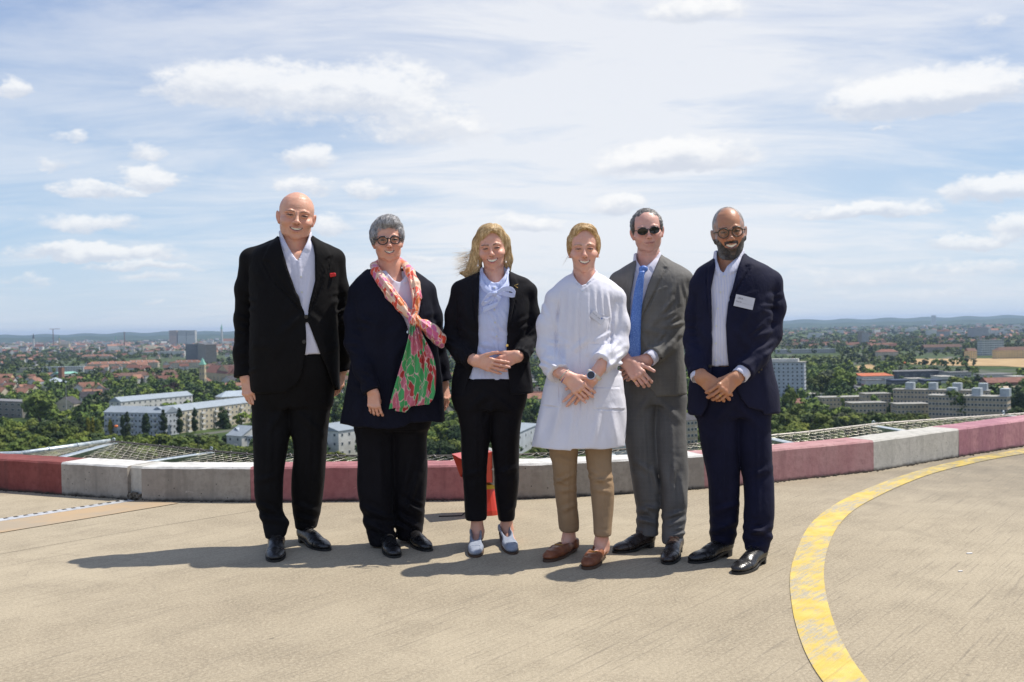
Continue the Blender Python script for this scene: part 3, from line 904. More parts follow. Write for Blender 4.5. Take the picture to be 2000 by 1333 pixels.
  def cf(Vv, c):
   q = ((Vv - Of) @ Rt) / K; q[:, 0] /= w
   x, y, z = q[:, 0], q[:, 1], q[:, 2]; ax = np.abs(x); fr_ = y < -.03
   def blend(mask, col, a=1.0):
    m_ = (np.clip(mask, 0, 1) * a)[:, None]
    c[:] = c * (1 - m_) + np.array(col, f32) * m_
   redd = c * np.array((1.02, .74, .70), f32)
   for (X, Yy, Z, rr, am) in ((.038, -.08, .082, .020, .55), (0, -.108, .082, .014, .6), (.078, .01, .1, .035, .7), (0, -.07, .010, .018, .25)):
    g_ = np.exp(-(((ax - X) ** 2 + (y - Yy) ** 2 + (z - Z) ** 2) / rr ** 2)) * am
    c[:] = c * (1 - g_[:, None]) + redd * g_[:, None]
   if stub:
    g_ = ((z < .064) & (z > -.02) & (y < .03) & (ax < .066)).astype(f32) * sstep(-z, -.066, -.05) * stub
    blend(g_, tuple(s.skin * .62 + .03))
   # lips
   axn = np.minimum(ax / mwid, 1.0)
   zt_ = cz + op * .75 + up * axn ** 1.6; zb_ = zt_ - 2 * op * np.maximum(0, 1 - axn ** 2) ** .7
   lt = .0062 * (1 - axn ** 2) ** .6; lb = .0078 * (1 - axn ** 2) ** .6
   lipm = fr_ & (ax < mwid * 1.02) & (z < zt_ + lt * .72 + .0006) & (z > zb_ - lb - .0004) & (y < -.070)
   blend(lipm.astype(f32), lip, .8)
   if teeth:
    inn = fr_ & (z < zt_ + .0003) & (z > zb_ - .0003) & (ax < mwid * .98) & (y < -.055)
    blend(inn.astype(f32), (.035, .012, .012))
    tt = inn & (z > zb_ + (zt_ - zb_) * .22) & (ax < mwid * .80)
    blend(tt.astype(f32), (.86, .80, .68))
    gap = tt & (np.abs(((x / mw / .0070) + .5) % 1 - .5) > .45)
    blend(gap.astype(f32), (.45, .36, .28), .5)
   else:
    ln_ = fr_ & (ax < mwid) & (np.abs(z - zt_) < .0013)
    blend(ln_.astype(f32), (.16, .06, .05), .8)
   # eyes
   ex = ax - .0315
   slit = (.0034 - .0014 * squint) * np.sqrt(np.clip(1 - (ex / .0125) ** 2, 0, 1))
   ez = z - (.1152 + .0004 * squint)
   eye = (np.abs(ex) < .0125) & (np.abs(ez) < slit) & (y < -.068)
   blend(eye.astype(f32), (.38, .33, .30))
   iris = eye & (np.abs(ex) < .0062)
   blend(iris.astype(f32), (.03, .03, .035))
   lash = (np.abs(ex) < .0150) & (ez > slit - .0008) & (ez < slit + .0034) & (y < -.068)
   blend(lash.astype(f32), (.035, .022, .018), .85)
   lash2 = (np.abs(ex) < .0130) & (ez < -slit + .0004) & (ez > -slit - .0010) & (y < -.068)
   blend(lash2.astype(f32), (.12, .06, .05), .6)
   sock = np.exp(-((ex / .017) ** 2 + ((z - .118) / .010) ** 2)) * (y < -.05)  # eye sockets toned darker: shade put into the skin colour
   g_ = (sock * .22)[:, None]; c[:] = c * (1 - g_) + c * np.array((.72, .55, .52), f32) * g_
   # nostrils
   nos = (np.abs(ax - .0065 * nosew) < .0034) & (z > .068) & (z < .0755) & (y < -.096)
   blend(nos.astype(f32), (.09, .03, .025), .9)
   # brows
   bz = .1345 + .0035 * np.sin(np.clip((ax - .012) / .042, 0, 1) * 2.4)
   bm = (ax > .012) & (ax < .053) & (np.abs(z - bz) < .0036 * (1.15 - (ax - .012) / .055)) & (y < -.05)
   blend(bm.astype(f32), brow, .85)
   if beard is not None: beard(c, x, y, z, ax, blend)
   return c
  s.colfns.append((len(V), cf))
  return h
 def finish_body(s, **props):
  """one skin object: head, neck and hands flow into the covered torso and limbs"""
  if s.core.ops:
   V, Q = s.core.poly(0.018)
   s.bodyparts.append((V, Q)); s.colfns.append((len(V), None))
  cols = []
  for (V, Q), (n, cf) in zip(s.bodyparts, s.colfns):
   c = np.tile(s.skin, (len(V), 1)).astype(f32)
   c *= (1 + .035 * wob(V, 60, 9))[:, None]
   if cf is not None:
    r = cf(V, c)
    if r is not None: c = r
   cols.append(c)
  allc = np.concatenate(cols)
  me = sdf_mesh('body', s.bodyparts, M_SKIN, colfn=lambda V: allc, base=s.base)
  return link('body', me, None, s.root, **props)
 # -------------------------------------------------------------- hair
 def strands(s, name, surf, seeds, flow, steps, step, width, m, lift=.002, jit=.25, seed=1, parent=None, gravity=0.0, free=None):
  """ribbons that start on seeds and follow flow(P) over the surface of field surf"""
  r = np.random.RandomState(seed); P = np.asarray(seeds, f32).copy(); n = len(P)
  jitd = r.normal(size=(n, 3)).astype(f32) * jit
  curl = r.uniform(0, 6, (n, 1)).astype(f32)
  line = [P.copy()]; nor = [surf.grad(P)]
  lf = (lift * r.uniform(.4, 1.6, n)).astype(f32)
  for i in range(steps):
   g = surf.grad(P)
   f_ = flow(P) + jitd
   fr = None if free is None else free(P, i)
   t = f_ - g * np.einsum('ij,ij->i', f_, g)[:, None]
   if fr is not None: t = np.where(fr[:, None], f_, t)
   t /= (np.linalg.norm(t, axis=1, keepdims=True) + 1e-6)
   P = P + t * step
   d = surf(P)
   corr = g * (d - lf)[:, None]
   if fr is not None: corr = np.where(fr[:, None] & (d[:, None] > lf[:, None]), 0, corr)
   P = P - corr
   line.append(P.copy()); nor.append(g)
  Ls = np.stack(line, 1); Ns = np.stack(nor, 1)          # n, steps+1, 3
  Tn = np.gradient(Ls, axis=1); Tn /= np.linalg.norm(Tn, axis=2, keepdims=True) + 1e-9
  B = np.cross(Tn, Ns); B /= np.linalg.norm(B, axis=2, keepdims=True) + 1e-9
  tw = r.uniform(-.8, .8, (n, 1, 1)).astype(f32)
  B = B * np.cos(tw) + Ns * np.sin(tw)
  wv = (np.linspace(1, .25, steps + 1) * width)[None, :, None] * r.uniform(.5, 1.3, (n, 1, 1))
  A = Ls - B * wv / 2; C_ = Ls + B * wv / 2
  V = np.stack([A, C_], 2).reshape(-1, 3)
  m_ = steps + 1
  base = (np.arange(n) * m_ * 2)[:, None] + (np.arange(steps) * 2)[None, :]
  Q = np.stack([base, base + 1, base + 3, base + 2], 2).reshape(-1, 4)
  me = mesh_np(name, V - s.base.astype(f32), Q, m, smooth=True)
  return link(name, me, None, parent or s.root, kind='stuff')
 # -------------------------------------------------------------- shoe
 def shoe(s, heel, toe, w=.098, hgt=.095, m=M_BLKLEA, sole=M_SOLE, heel_h=.022, sole_h=.010, style='lace', laces=None, pointy=.5, open_top=False, label=None):
  A = ground(*heel); B = ground(*toe); A[2] = B[2] = 0
  D = B - A; L = np.linalg.norm(D); D /= L
  S = np.array([D[1], -D[0], 0.0])           # right of travel
  Z = np.array([0, 0, 1.0])
  fr = np.stack([S, D, Z], 1).astype(f32)
  O = A.astype(f32)
  q = lambda x, y, z: (A + S * x + D * y * L + Z * z)
  f = Field()
  hh = heel_h if style != 'pump' else heel_h
  t1 = .32 if style == 'pump' else .3
  zt = lambda y: sole_h + (heel_h) * (1 - sstep(np.array(y), .15, .62)) * (1.0)
  zt = lambda y: float(sole_h + heel_h * (1 - sstep(np.array([y]), .2, .66)[0]))
  # upper
  f.ell(q(0, .12, zt(.12) + .022), (w * .36, L * .125, .032), fr, k=.02)
  f.ell(q(0, .36, zt(.36) + .020), (w * .36, L * .24, .030), fr, k=.03)
  f.ell(q(0, .66, zt(.66) + .016), (w * .465, L * .23, .027), fr, k=.03)
  f.ell(q(.002, .84, zt(.84) + .012), (w * (.40 - .06 * pointy), L * .155, .021), fr, k=.02)
  if style in ('lace', 'slip'):
   f.caps(q(0, .17, zt(.17) + .02), q(0, .15, hgt * .62), w * .34, w * .32, k=.03)
   f.caps(q(0, .30, .050), q(0, .56, .032), w * .28, w * .25, k=.03)
  elif style == 'moc':
   f.caps(q(0, .10, .03), q(0, .08, .052), w * .36, w * .34, k=.02)
   f.caps(q(0, .40, .035), q(0, .58, .034), w * .36, w * .34, k=.03)
  else:
   f.caps(q(0, .08, zt(.08) + .01), q(0, .05, zt(0) + .030), w * .33, w * .30, k=.02)
  cutz = f.add(lambda P: (zt0(P) - P[:, 2]).astype(f32), f.ops[0][3] - .3, f.ops[0][4] + .4, .002, 'i')
  def zt0(P):
   y = ((P - O) @ fr)[:, 1] / L
   return (sole_h + heel_h * (1 - sstep(y, .2, .66))).astype(f32)
  if style in ('moc', 'pump'):
   oy = (.26, .25) if style == 'moc' else (.33, .31)
   zc = .085 if style == 'moc' else zt(.3) + .065
   f.ell(q(0, oy[0], zc), (w * .345, L * oy[1], .056 if style == 'moc' else .072), fr, k=.003, mode='s')
  if style in ('moc', 'pump'):
   tz = .046 if style == 'moc' else .034
   f.add(lambda P: (P[:, 2] - zt0(P) - tz).astype(f32), f.ops[0][3] - .3, f.ops[0][4] + .4, .004, 'i')
  if style == 'lace':
   f.disp(lambda P: (.0022 * np.exp(-((((P - O) @ fr)[:, 1] / L - .74) / .012) ** 2)).astype(f32), f.ops[0][3] - .3, f.ops[0][4] + .4)
   # creases over the ball of the foot
   for yy in (.60, .635, .665): f.disp(lambda P, yy=yy: (.0016 * np.exp(-((((P - O) @ fr)[:, 1] / L - yy - .02 * np.sin(((P - O) @ fr)[:, 0] * 60)) / .009) ** 2)).astype(f32), f.ops[0][3] - .3, f.ops[0][4] + .4)
  if style == 'moc':
   def ring(P):
    qq = (P - O) @ fr; y = qq[:, 1] / L
    rr = np.sqrt((qq[:, 0] / (w * .34)) ** 2 + ((y - .70) / .17) ** 2)
    return (-.0028 * np.exp(-((rr - 1) / .10) ** 2) * (y > .55)).astype(f32)
   f.disp(ring, f.ops[0][3] - .3, f.ops[0][4] + .4)
  V, Q = f.poly(.0044, pad=.012)
  up = link('shoe', sdf_mesh('shoe', [(V, Q)], m, base=s.base), None, s.root)
  if label: up['label'] = label
  # sole: footprint ring
  mb = MB(); n = 40; prof = []
  for i in range(n):
   a = 2 * math.pi * i / n; y = .5 - .5 * math.cos(a); side = math.sin(a)
   yy = y * 1.02 - .008
   ww = w * (.40 * (1 - sstep(np.array([y]), .1, .65)[0]) + .47 * sstep(np.array([y]), .1, .65)[0])
   ww *= (max(0.0, 1 - (abs(2 * y - 1)) ** (4 if y < .5 else 3.2)) ** .5) if y not in (0, 1) else 0
   wst = 1 - .16 * math.exp(-((y - .36) / .12) ** 2)
   prof.append((math.copysign(ww * wst, side) if abs(side) > 1e-6 else 0.0, yy))
  lay = []
  for zz in (0, 1):
   for (x, y) in prof:
    z0 = zt(y) - sole_h if zz == 0 else zt(y) + .001
    e = 1.02
    lay.append(q(x * e, y, z0))
  mb.add(lay, [tuple(range(n))] + [tuple(n + i for i in reversed(range(n)))] + [(i, n + i, n + (i + 1) % n, (i + 1) % n) for i in range(n)])
  s.mbout('sole', mb, sole, up)
  if heel_h > .012:
   hb = MB(); pts = [(x, y) for x, y in prof if y < (.26 if style != 'pump' else .20)]
   pts = [p_ for p_ in pts]
   ysp = max(p_[1] for p_ in pts)
   tp = 0.86 if style == 'pump' else .97
   botv = [q(x * tp, y * tp + .005, 0) for x, y in pts]; topv = [q(x * .99, y, zt(y) - sole_h + .001) for x, y in pts]
   mm = len(pts)
   order = sorted(range(mm), key=lambda i: math.atan2(pts[i][0], pts[i][1] - .1))
   botv = [botv[i] for i in order]; topv = [topv[i] for i in order]
   hb.add(botv + topv, [tuple(range(mm)), tuple(mm + i for i in reversed(range(mm)))] + [(i, mm + i, mm + (i + 1) % mm, (i + 1) % mm) for i in range(mm)])
   s.mbout('heel', hb, m if style == 'pump' else sole, up)
  if laces:
   for i, yy in enumerate((.50, .445, .39, .335)):
    lb = MB()
    z_ = [0.072, .060, .053, .047][3 - i]
    pts = []
    for xx in np.linspace(-.017, .017, 7):
     P0 = q(xx, yy + .012 * math.sin(xx * 90), .16)
     zz = np.linspace(.16, .02, 90); PP = np.array([q(xx, yy + .010 * xx / .017, z1) for z1 in zz], f32)
     d = f(PP); j = np.argmax(d < 0); pts.append(PP[j].astype(float) + Z * .001)
    lb.tube(pts, .0016, 5)
    s.mbout('lace', lb, laces, up)
   for sg in (-1, 1):
    c0 = pts[3] + Z * .002
    lb = MB().tube([c0, c0 + S * sg * .012 + Z * .006 + D * .004, c0 + S * sg * .026 + D * .006 + Z * .001, c0 + S * sg * .018 - D * .004, c0], .0013, 5)
    s.mbout('lace', lb, laces, up)
  s.lastshoe = dict(q=q, f=f, up=up, L=L, D=D, S=S, Z=Z)
  return up
 def on_top(s, x, y, lift=.001):
  q, f = s.lastshoe['q'], s.lastshoe['f']
  zz = np.linspace(.16, .005, 120); PP = np.array([q(x, y, z1) for z1 in zz], f32); d = f(PP); j = np.argmax(d < 0)
  return PP[j].astype(float) + np.array([0, 0, lift])
 # -------------------------------------------------------------- small things fixed to cloth
 def button(s, Fl, px, py, r=.0055, m=M_BTN_W, name='button', th=.003):
  P = Fl.march(px, py, s.Y0 - .4, s.Y0 + .1); n = Fl.grad(P[None])[0].astype(float)
  P = P + n * th * .4
  u = np.cross(n, [0, 0, 1.0]); u /= np.linalg.norm(u); w_ = np.cross(n, u)
  mb = MB().tube([P - n * th * .5, P + n * th * .3, P + n * th * .5, P + n * th * .3], r, 14, rs=[r, r, r * .86, r * .6])
  return s.mbout(name, mb, m, smooth=False)
 def strip(s, name, pts, m, nu=10, folds=0, amp=0.0, thick=.0025, parent=None, edge=0.0, phase=0.0):
  """cloth strip along pts: (centre (3), half width vector (3)); normal bulge and folds"""
  cs = np.array([np.concatenate([a, b]) for a, b in pts], float)
  t = np.linspace(0, len(cs) - 1, (len(cs) - 1) * 6 + 1)
  out = []
  for c in range(6):
   y = cs[:, c]; g = np.gradient(y); i = np.clip(t.astype(int), 0, len(cs) - 2); h = t - i
   out.append((2 * h**3 - 3 * h**2 + 1) * y[i] + (h**3 - 2 * h**2 + h) * g[i] + (-2 * h**3 + 3 * h**2) * y[i + 1] + (h**3 - h**2) * g[i + 1])
  Cn = np.stack(out[:3], 1); Wd = np.stack(out[3:], 1)
  Tn = np.gradient(Cn, axis=0); Tn /= np.linalg.norm(Tn, axis=1, keepdims=True) + 1e-9
  N = np.cross(Tn, Wd); N /= np.linalg.norm(N, axis=1, keepdims=True) + 1e-9
  N[N[:, 1] > 0] *= -1
  V = []
  us = np.linspace(-1, 1, nu + 1)
  for j in range(len(Cn)):
   for u in us:
    d = amp * math.cos(u * math.pi * folds + phase + .25 * math.sin(j * .3)) if folds else 0
    d += edge * (1 - u * u)
    V.append(Cn[j] + Wd[j] * u + N[j] * d)
  Fq = []
  k = nu + 1
  for j in range(len(Cn) - 1):
   for i in range(nu):
    Fq.append((j * k + i, j * k + i + 1, (j + 1) * k + i + 1, (j + 1) * k + i))
  mb = MB().add(V, Fq)
  o = s.mbout(name, mb, m, parent, smooth=True)
  md = o.modifiers.new('solid', 'SOLIDIFY'); md.thickness = thick; md.offset = 0
  return o
 def glasses(s, lw, lh, m, lens_m, r=.0022, cz=.1155, y=-.101, gap=.0335, brow_r=None, lens_name='lens'):
  L = s.L; k = s.k; w = s.w
  rt = s.root
  mb = MB()
  fr = None
  for sx in (-1, 1):
   pts = []
   for a in np.linspace(0, 2 * math.pi, 29)[:-1]:
    x = sx * gap / 1 + math.cos(a) * lw; z = cz + math.sin(a) * lh * (1.0 if math.sin(a) < 0 else .96)
    pts.append(L(x / w * 1.0, y + .012 * ((abs(x) / .06) ** 2), z))
   rs = [r * k * (1.0 + .35 * max(0, math.sin(a))) for a in np.linspace(0, 2 * math.pi, 29)[:-1]]
   mb.tube(pts, r, 6, closed=True, rs=rs)
   mb.tube([L(sx * (gap + lw) / w, y + .012 * (((gap + lw)) / .06) ** 2, cz + lh * .35), L(sx * .0755, -.055, cz + .008), L(sx * .0785, .01, cz + .006)], r * k * 1.1, 6)
  xb = (gap - lw)
  mb.tube([L(-xb / w, y, cz + lh * .42), L(0, y - .002, cz + lh * .55), L(xb / w, y, cz + lh * .42)], r * 1.2 * k, 6)
  g = s.mbout('glasses', mb, m, smooth=True)
  for sx in (-1, 1):
   lb = MB(); pts = [L(sx * gap / w, y + .0035, cz)]
   for a in np.linspace(0, 2 * math.pi, 29)[:-1]:
    x = sx * gap + math.cos(a) * lw * .98; z = cz + math.sin(a) * lh * (.98 if math.sin(a) < 0 else .94)
    pts.append(L(x / w, y + .012 * ((abs(x) / .06) ** 2), z))
   lb.add(pts, [(0, 1 + i, 1 + (i + 1) % 28) for i in range(28)])
   s.mbout(lens_name, lb, lens_m, g, smooth=True)
  return g
 # -------------------------------------------------------------- garments
 def ankles(s, left, right):
  """depth of both ankles from the (heel, toe) marks of the shoes on the deck"""
  s.ank = []
  for hp, tp in (left, right):
   A = ground(*hp); B = ground(*tp); D_ = (B - A); s.ank.append(float((A + D_ * .14)[1]) + .012)
 def legs(s, F_, L, Rr, hip, n=2.4, k=.02):
  F_.loft(s.rows(hip), n=2.6, k=.02)
  for rows, an in ((L, s.ank[0]), (Rr, s.ank[1])):
   y0, y1 = rows[0][0], rows[-1][0]
   dyb = an - s.Y0 - rows[-1][3]
   F_.loft(s.rows([(r[0], r[1], r[2], r[3] + dyb * ((r[0] - y0) / (y1 - y0)), r[4]) for r in rows]), n=n, k=k)
def sleeve(F_, pts, k=.012, wall=.011, tilt=(0, 0, 0)):
 """arm of a garment with a clean open cuff"""
 g = Field(); limb(g, pts, .03)
 a, b = pts[-2][0], pts[-1][0]; r = pts[-1][1]; ax = (b - a) / np.linalg.norm(b - a)
 g.caps(b, b + ax * .03, r, r, .02)
 pn = (ax + np.array(tilt)); pn /= np.linalg.norm(pn); pn = pn.astype(f32); bb = b.astype(f32)
 g.add(lambda P: ((P - bb) @ pn).astype(f32), b - 1, b + 1, .003, 'i')
 g.caps(b + ax * .022, b + ax * .10, r - wall, r - wall, .002, 's')
 us = [o for o in g.ops if o[0] == 'u']
 lo = np.min([o[3] for o in us], 0); hi = np.max([o[4] for o in us], 0)
 F_.add(lambda P: g(P), lo, hi, k)
def limb(F_, pts, k=.03, shrink=0.0):
 """pts: list of (point, radius)"""
 for (a, ra), (b, rb) in zip(pts[:-1], pts[1:]): F_.caps(a, b, ra - shrink, rb - shrink, k)
# ================================================================== DECK, KERB, NET
def deck_mat():
 def f(T, b):
  p = gpos(T)
  big = T.noise(p, 0.5, 4, 0.6); mid = T.noise(p, 3.2, 5, 0.65); fine = T.noise(p, 75, 3, 0.75); grit = T.noise(p, 170, 2, 0.7)
  col = T.mix(T.ramp(big, 0.3, 0.7), (.285, .237, .168), (.395, .336, .242))
  col = T.mix(T.ramp(mid, 0.40, 0.68, 0, 0.5), col, (.215, .178, .126))
  col = T.mix(T.ramp(fine, 0.35, 0.75, 0, 0.75), col, (.50, .43, .315))
  col = T.mix(T.ramp(grit, 0.56, 0.70, 0, 0.7), col, (.12, .105, .085))
  # brushed grooves, fanning slightly
  st = T.mapping(p, scale=(1, 1, 1), rot=(0, 0, R(-52)))
  g = T.noise(T.mapping(st, scale=(.55, 34, 1)), 1.0, 4, 0.72, dist=0.1)
  g2 = T.noise(T.mapping(st, scale=(2.0, 85, 1)), 1.0, 3, 0.75)
  amt = T.ramp(T.noise(p, .45, 2, .5), .38, .62, .25, 1.0)
  gm = T.m('MULTIPLY', T.ramp(g, 0.60, 0.74), amt)
  col = T.mix(T.m('MULTIPLY', gm, .6), col, (.105, .092, .078))
  col = T.mix(T.m('MULTIPLY', T.ramp(g2, 0.52, 0.70), .45), col, (.135, .118, .095))
  # old stains and drips
  stn = T.noise(T.vm('ADD', p, T.vm('MULTIPLY', T.noise(p, 2.2, 4, .6, out=1), (.5, .5, 0))), 1.1, 5, .6)
  col = T.mix(T.ramp(stn, .58, .70, 0, .35), col, (.17, .143, .106))
  spt = T.new('ShaderNodeTexVoronoi'); T.l.new(p, spt.inputs['Vector']); spt.inputs['Scale'].default_value = 5.5
  ssc = T.new('ShaderNodeSeparateColor'); T.l.new(spt.outputs['Color'], ssc.inputs[0])
  col = T.mix(T.m('MULTIPLY', T.ramp(spt.outputs['Distance'], .03, .07, .5, 0), T.ramp(ssc.outputs[0], .80, .84)), col, (.10, .085, .07))
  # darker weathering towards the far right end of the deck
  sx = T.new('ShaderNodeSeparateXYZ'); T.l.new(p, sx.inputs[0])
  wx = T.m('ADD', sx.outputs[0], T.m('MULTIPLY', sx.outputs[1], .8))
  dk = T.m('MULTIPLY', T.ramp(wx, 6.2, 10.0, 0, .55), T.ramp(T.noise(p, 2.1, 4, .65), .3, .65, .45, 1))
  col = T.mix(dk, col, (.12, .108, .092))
  # thin hairline cracks
  v = T.new('ShaderNodeTexVoronoi', feature='DISTANCE_TO_EDGE'); T.l.new(T.vm('ADD', p, T.vm('MULTIPLY', T.noise(p, 1.2, 4, .6, out=1), (1.2, 1.2, 0))), v.inputs['Vector']); v.inputs['Scale'].default_value = .28
  col = T.mix(T.ramp(v.outputs['Distance'], 0.0008, 0.0018, .14, 0), col, (.12, .10, .085))
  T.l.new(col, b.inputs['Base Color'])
  hgt = T.m('ADD', T.m('MULTIPLY', fine, .5), T.m('ADD', T.m('MULTIPLY', g2, -.8), T.m('MULTIPLY', grit, .35)))
  bump(T, b, hgt, 0.55, 0.006)
 return mat('brushed_concrete', (.38, .33, .26), .9, spec=.25, build=f)
M_DECK = deck_mat()
# kerb base line, straight from its foot in the picture
KB = [(-600, 915), (-250, 938), (0, 958), (121, 967), (250, 976), (277, 979), (490, 981), (700, 979), (905, 978), (951, 976), (1060, 974), (1230, 965), (1376, 955), (1500, 944), (1707, 921), (1873, 893), (2000, 872), (2300, 826)]
kb = [ground(x, y) for x, y in KB]
def off_line(pts, d):
 out = []
 for i, p in enumerate(pts):
  a = pts[max(i - 1, 0)]; b = pts[min(i + 1, len(pts) - 1)]
  t = (b - a)[:2]; t = t / np.linalg.norm(t); n = np.array([-t[1], t[0]])
  out.append(np.array([p[0] + n[0] * d, p[1] + n[1] * d, p[2]]))
 return out
KW, KH = .27, .236
inner = kb; outer = off_line(kb, KW)
# deck slab: from behind the camera to under the kerb
edge = off_line(kb, KW + .02)
poly = [(e[0], e[1]) for e in edge] + [(14, 9.5), (14, -10), (-14, -10), (-14, 9.0)]
poly = [(e[0], e[1]) for e in edge]
poly += [(edge[-1][0] + 3, edge[-1][1] - 4), (14, -9), (-14, -9), (edge[0][0] - 3, edge[0][1] - 2)]
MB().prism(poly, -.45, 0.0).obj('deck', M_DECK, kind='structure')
def kerb_mat(name, c, c2, pits=.5, paint=True):
 def f(T, b):
  p = gpos(T)
  n = T.noise(T.mapping(p, scale=(1, 1, .5)), 4, 5, .65); n2 = T.noise(p, 24, 4, .65)
  col = T.mix(T.ramp(n, .35, .68), c, c2)
  col = T.mix(T.ramp(n2, .40, .70, 0, .5), col, tuple(x * .72 for x in c))
  strk = T.noise(T.mapping(p, scale=(9, 9, .7)), 1.0, 4, .6)
  col = T.mix(T.ramp(strk, .50, .72, 0, .6), col, tuple(x * .55 + .02 for x in c))
  v = T.new('ShaderNodeTexVoronoi'); T.l.new(p, v.inputs['Vector']); v.inputs['Scale'].default_value = 26; v.inputs['Randomness'].default_value = 1
  sel = T.new('ShaderNodeSeparateColor'); T.l.new(v.outputs['Color'], sel.inputs[0])
  pit = T.m('MULTIPLY', T.ramp(v.outputs['Distance'], .08, .14, 1, 0), T.ramp(sel.outputs[0], .72, .75))
  col = T.mix(T.m('MULTIPLY', pit, pits), col, (.05, .045, .04))
  # scuffed streaks where bare concrete shows
  sc = T.noise(T.mapping(p, scale=(1, 1, 2.5), rot=(0, .4, 0)), 7, 6, .75, dist=1.5)
  col = T.mix(T.ramp(sc, .66, .70, 0, .5), col, tuple(min(1, x * 1.35 + .08) for x in c2))
  # darker towards the foot, with an uneven upper edge
  sx = T.new('ShaderNodeSeparateXYZ'); T.l.new(p, sx.inputs[0])
  z = T.m('ADD', sx.outputs[2], T.m('MULTIPLY', T.m('SUBTRACT', T.noise(p, 14, 4, .7), .5), .05))
  col = T.mix(T.ramp(z, .002, .030, .85, 0), col, (.045, .040, .032))
  T.l.new(col, b.inputs['Base Color'])
  bump(T, b, T.m('SUBTRACT', T.noise(p, 70, 5, .7), T.m('MULTIPLY', pit, 1.5)), .5, .006)
 return mat(name, c, .85, spec=.25, build=f)
M_K = {'dred': kerb_mat('weathered_dark_red_paint', (.19, .050, .046), (.25, .078, .070), .2), 'red': kerb_mat('faded_red_paint', (.33, .13, .14), (.41, .185, .195), .3), 'pink': kerb_mat('faded_pink_paint', (.42, .215, .22), (.48, .28, .275), .3),
       'pink2': kerb_mat('stained_pink_paint', (.36, .17, .21), (.52, .28, .30), .4),
       'grey': kerb_mat('bare_grey_concrete', (.30, .275, .245), (.38, .352, .315), .9), 'white': kerb_mat('weathered_white_paint', (.47, .455, .41), (.55, .53, .485), .6)}
TOPW = {'grey': kerb_mat('worn_white_paint', (.58, .57, .54), (.66, .65, .62), .3)}
kerb = empty('kerb', kb[6], label='low concrete kerb in red, pink and white sections along the deck edge', category='kerb')
def densify(a, b, n): return [a + (b - a) * i / n for i in range(n + 1)]
def kerb_seg(i0, i1, c, label=None, dz=0, gap=0.0, inset=0.0):
 mb = MB()
 Pi = []; Po = []
 for i in range(i0, i1):
  n = max(2, int(np.linalg.norm(inner[i + 1] - inner[i]) / .08))
  Pi += densify(inner[i], inner[i + 1], n)[(1 if i > i0 else 0):]; Po += densify(outer[i], outer[i + 1], n)[(1 if i > i0 else 0):]
 r = random.Random(i0)
 V = []; prof = 6
 for j, (a, b) in enumerate(zip(Pi, Po)):
  w = (b - a)
  e = lambda s_: r.uniform(-s_, s_)
  ch = .012
  a2 = a + w * (inset / KW)
  z = KH + dz
  pts = [(0, 0.0), (0, z - ch), (ch / KW, z), (1 - ch / KW, z), (1, z - ch), (1, -.3)]
  for k_, (u, zz) in enumerate(pts):
   q = a2 + w * u
   V.append((q[0] + e(.0018), q[1] + e(.0018), zz + (e(.002) if k_ in (1, 2, 3, 4) else 0)))
 Fq = []; M_ = len(Pi)
 for j in range(M_ - 1):
  for k_ in range(prof - 1):
   Fq.append((j * prof + k_, (j + 1) * prof + k_, (j + 1) * prof + k_ + 1, j * prof + k_ + 1))
 Fq += [tuple(range(prof)), tuple((M_ - 1) * prof + k_ for k_ in reversed(range(prof)))]
 mb.V = V
 mb.F = Fq; mb.M = [(1 if (c == 'grey' and len(f_) == 4 and 1 <= (f_[0] % prof) <= 2) else 0) for f_ in Fq]
 mb.V = [(x - kb[6][0], y - kb[6][1], z) for x, y, z in mb.V]
 o = mb.obj('kerb_section', [M_K[c], TOPW.get(c, M_K[c])], kerb)
 if label: o['label'] = label
 return o
kerb_seg(0, 3, 'dred', 'deep red painted kerb section'); kerb_seg(3, 4, 'grey', 'bare grey kerb section'); kerb_seg(4, 5, 'white', 'recessed white joint in the kerb', dz=-.004, inset=.03)
kerb_seg(5, 6, 'grey', 'pitted grey kerb section'); kerb_seg(6, 9, 'red', 'faded red kerb section'); kerb_seg(9, 12, 'grey', 'grey kerb section with white top'); kerb_seg(12, 14, 'pink', 'faded pink kerb section')
kerb_seg(14, 15, 'white', 'white painted kerb section'); kerb_seg(15, 17, 'pink2', 'stained pink kerb section')
# rubble in the open joint and crumbs along the foot
r = random.Random(4); mb = MB()
for i in range(46):
 t = r.random(); p = kb[4] * (1 - t) + kb[5] * t; rr = r.uniform(.006, .016)
 c = np.array([p[0], p[1] + r.uniform(0, .03), r.uniform(.0, .05)])
 Mx = rotm(r.uniform(0, 3), r.uniform(0, 3), r.uniform(0, 3)) if 'rotm' in globals() else None
 mb.box(c, (rr, rr * .8, rr * .7), r.uniform(0, 3))
mb.obj('rubble', mat('mortar_rubble', (.12, .105, .085), .95, build=mottled((.06, .05, .04), (.2, .18, .15), 60)), kerb, kind='stuff').location = tuple(-x for x in kb[6])
mb = MB()
for i in range(len(inner) - 1):
 L_ = np.linalg.norm(inner[i + 1] - inner[i])
 for k_ in range(int(L_ * 70)):
  t = r.random(); p = inner[i] * (1 - t) + inner[i + 1] * t; rr = r.uniform(.002, .007) * (1 if r.random() > .1 else 1.8)
  mb.box((p[0] + r.uniform(-.01, .01), p[1] - abs(r.gauss(0, .012)), rr * .4), (rr, rr * .8, rr * .6), r.uniform(0, 3))
mb.obj('grit', mat('dark_grit', (.06, .05, .04), .95), kind='stuff')
